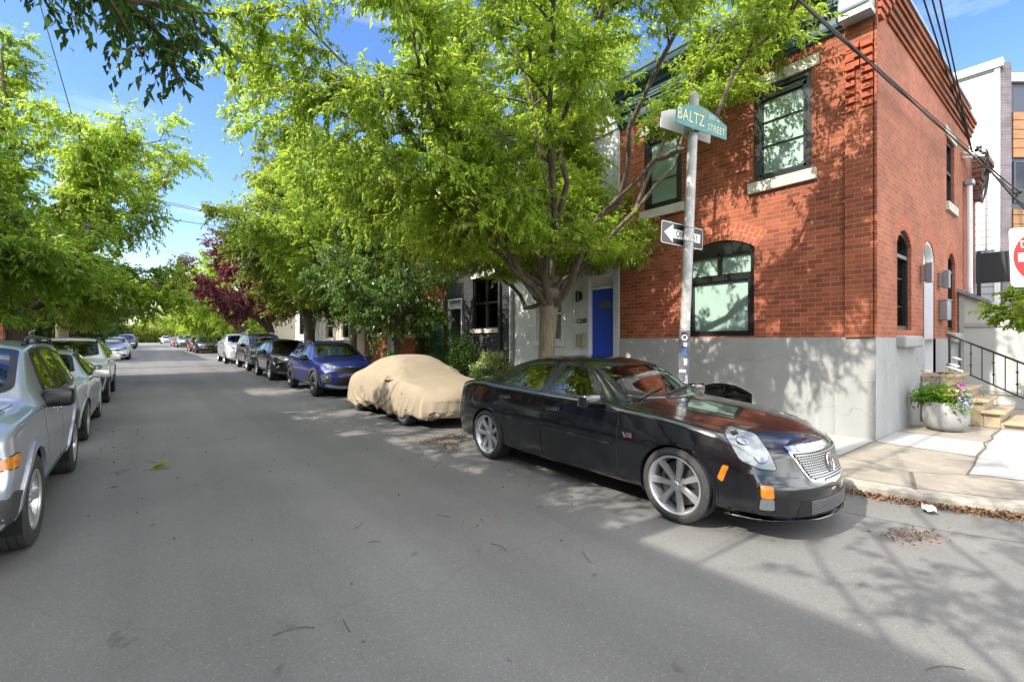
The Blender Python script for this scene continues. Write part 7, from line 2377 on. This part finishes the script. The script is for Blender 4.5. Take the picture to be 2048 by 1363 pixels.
mb = MB(); mb.tube([(-.5, .1, -.1), (.55, -.15, -.05)], .025, 8); mb.tube([(-.5, .1, -.22), (.4, -.15, -.05)], .02, 8); mb.build('arm', galv, t, True)
rng = np.random.default_rng(3)
for i in range(9):
    r_ = rng.uniform(.18, .62); c = np.array([.25 + rng.uniform(-.15, .25), -.18, -.25 - r_ * .55])
    a0 = rng.uniform(-.6, .6)
    mb = MB(); mb.tube([(c[0] + r_ * .7 * math.cos(a) + .1 * math.sin(2 * a + i), c[1] - .05 * math.sin(a), c[2] + r_ * math.sin(a)) for a in np.linspace(R(120) + a0, R(-110) + a0, 18)], .013, 6)
    mb.build('wire_loop', bpy.data.materials['cable_black'], t, True)
for i in range(9):
    mb = MB(); mb.rbox(tuple(rng.normal(size=3) * np.array([.14, .05, .16]) + np.array([.15, -.12, -.05])), (.10, .05, .06), .015); mb.build('clamp', dark_iron, t)
WL = [((.5, 50.5, 13.95), (11.5, 41.9, 11.05), 'high wire over the street between the tree crowns, uppermost'), ((.5, 50.4, 13.75), (11.5, 41.7, 10.9), 'high wire over the street between the tree crowns, second'), ((1.2, 50, 12.3), (11.0, 42, 10.6), 'high wire over the street between the tree crowns, lowest')]
for a, b, lab in WL: wire(lab, Vector(a), Vector(b), .03, -.3, 1.4, .25)
for k, (y, z) in enumerate(((95, 17.5), (120, 17.2), (140, 15.5))):
    wire(('faint far wire above the street end, uppermost', 'faint far wire above the street end, middle', 'faint far wire above the street end, lowest')[k], Vector((-14, y, z)), Vector((14, y, z - 1.5)), .025, 0, 1, .4)
wire('thin wire dropping through the leaves at the top left', ray_pt(60, -60, 9), ray_pt(125, 165, 9.5), .009, 0, 1.3, .0)

# ---- litter on the road
rng = np.random.default_rng(22)
P = []


def strew(n, pts, sp, z=.006):
    pts = np.array(pts, float); s = rng.uniform(0, len(pts) - 1.001, n); i = s.astype(int); f = (s - i)[:, None]
    p = pts[i] * (1 - f) + pts[i + 1] * f + rng.normal(scale=sp, size=(n, 2)) * np.array([1, 1])
    P.append(np.concatenate([p, np.full((n, 1), z)], 1))


strew(2500, [(5.66, 2.6), (5.66, 1.8), (5.76, 1.15), (5.98, .56), (6.3, .14), (6.8, -.3)], .05, .068)
strew(130, [(4.8, 1.1), (5.1, .85)], .085)
strew(420, [(5.62, 3), (5.66, 9)], .05, .064)
strew(320, [(3.55, 6.7), (4.2, 6.75)], .16)
strew(120, [(3.45, 5.9), (3.7, 6.3)], .10)
strew(260, [(3.2, 3), (3.4, 9), (3.3, 14)], .5)
strew(160, [(-.2, 5), (-.1, 11), (.3, 20)], .5)
strew(60, [(1, 2), (2, 6), (1, 14)], 1.0)
P = np.concatenate(P)
lv = leaves_np(rng, P, unit(rng.normal(size=P.shape) * np.array([1, 1, .06])), .038, .018, 0.0, .8, .1)
lv[:, 2] = np.maximum(lv[:, 2], .004)
o = np_mesh('leaf_litter', lv, np.arange(len(lv)).reshape(-1, 4), [leaf_brown])
o['kind'] = 'stuff'; o['label'] = 'brown fallen leaves and bits along the kerb and on the road'; o['category'] = 'leaf litter'
# dry stems
L_ = []
for i in range(26):
    x, y = (rng.uniform(.0, 3.4), rng.uniform(1.6, 12)) if i < 15 else (rng.uniform(3, 5.6), rng.uniform(.2, 1.3))
    a = rng.uniform(0, 6.28); l = rng.uniform(.08, .22)
    if y < 7.2 - .6 * x and x > 3.5: continue
    L_.append((bez(np.array([x, y, .006]), np.array([x + l * .5 * math.cos(a) + .02, y + l * .5 * math.sin(a), .01]), np.array([x + l * math.cos(a + .4), y + l * math.sin(a + .4), .006]), 5), np.full(5, .0022)))
v, q = tubes_np(L_, 4)
o = np_mesh('twig_litter', v, q, [bark_dark]); o['kind'] = 'stuff'; o['label'] = 'thin dry stems scattered over the asphalt'; o['category'] = 'twigs'
t = thing('green_sprig', 'small green leafy sprig lying on the road beside the four-wheel drive', 'sprig', (.03, 7.35, .008))
pp = np.array([[.0, 0, 0], [.05, .01, 0], [.1, .0, 0], [.14, .02, 0], [.03, .03, 0], [.08, -.02, 0]]); 
lv = leaves_np(np.random.default_rng(2), pp, unit(np.array([[1, .2, .05]] * 6)), .15, .06, 0, .5, .05); lv[:, 2] = np.abs(lv[:, 2]) + .004
np_mesh('leaf', lv, np.arange(len(lv)).reshape(-1, 4), [leaf_bright], t)
mb = MB(); mb.tube([(-.05, 0, .004), (.2, .01, .006)], .003, 5); mb.build('stem', bark, t)
t = thing('paper_scrap', 'crumpled white paper scrap among the brown leaves at the kerb', 'litter', (5.66, .98, .066))
mb = MB(); g = 5
vs = [(.18 * i / g - .09, .10 * j / g - .05 + .04 * i / g, .012 + .012 * math.sin(i * 2.3 + j * 1.7)) for i in range(g + 1) for j in range(g + 1)]
mb.add(vs, [(i * (g + 1) + j, (i + 1) * (g + 1) + j, (i + 1) * (g + 1) + j + 1, i * (g + 1) + j + 1) for i in range(g) for j in range(g)])
sc_ = mb.build('sheet', white_paint, t); sm = sc_.modifiers.new('thickness', 'SOLIDIFY'); sm.thickness = .002
rng = np.random.default_rng(31)
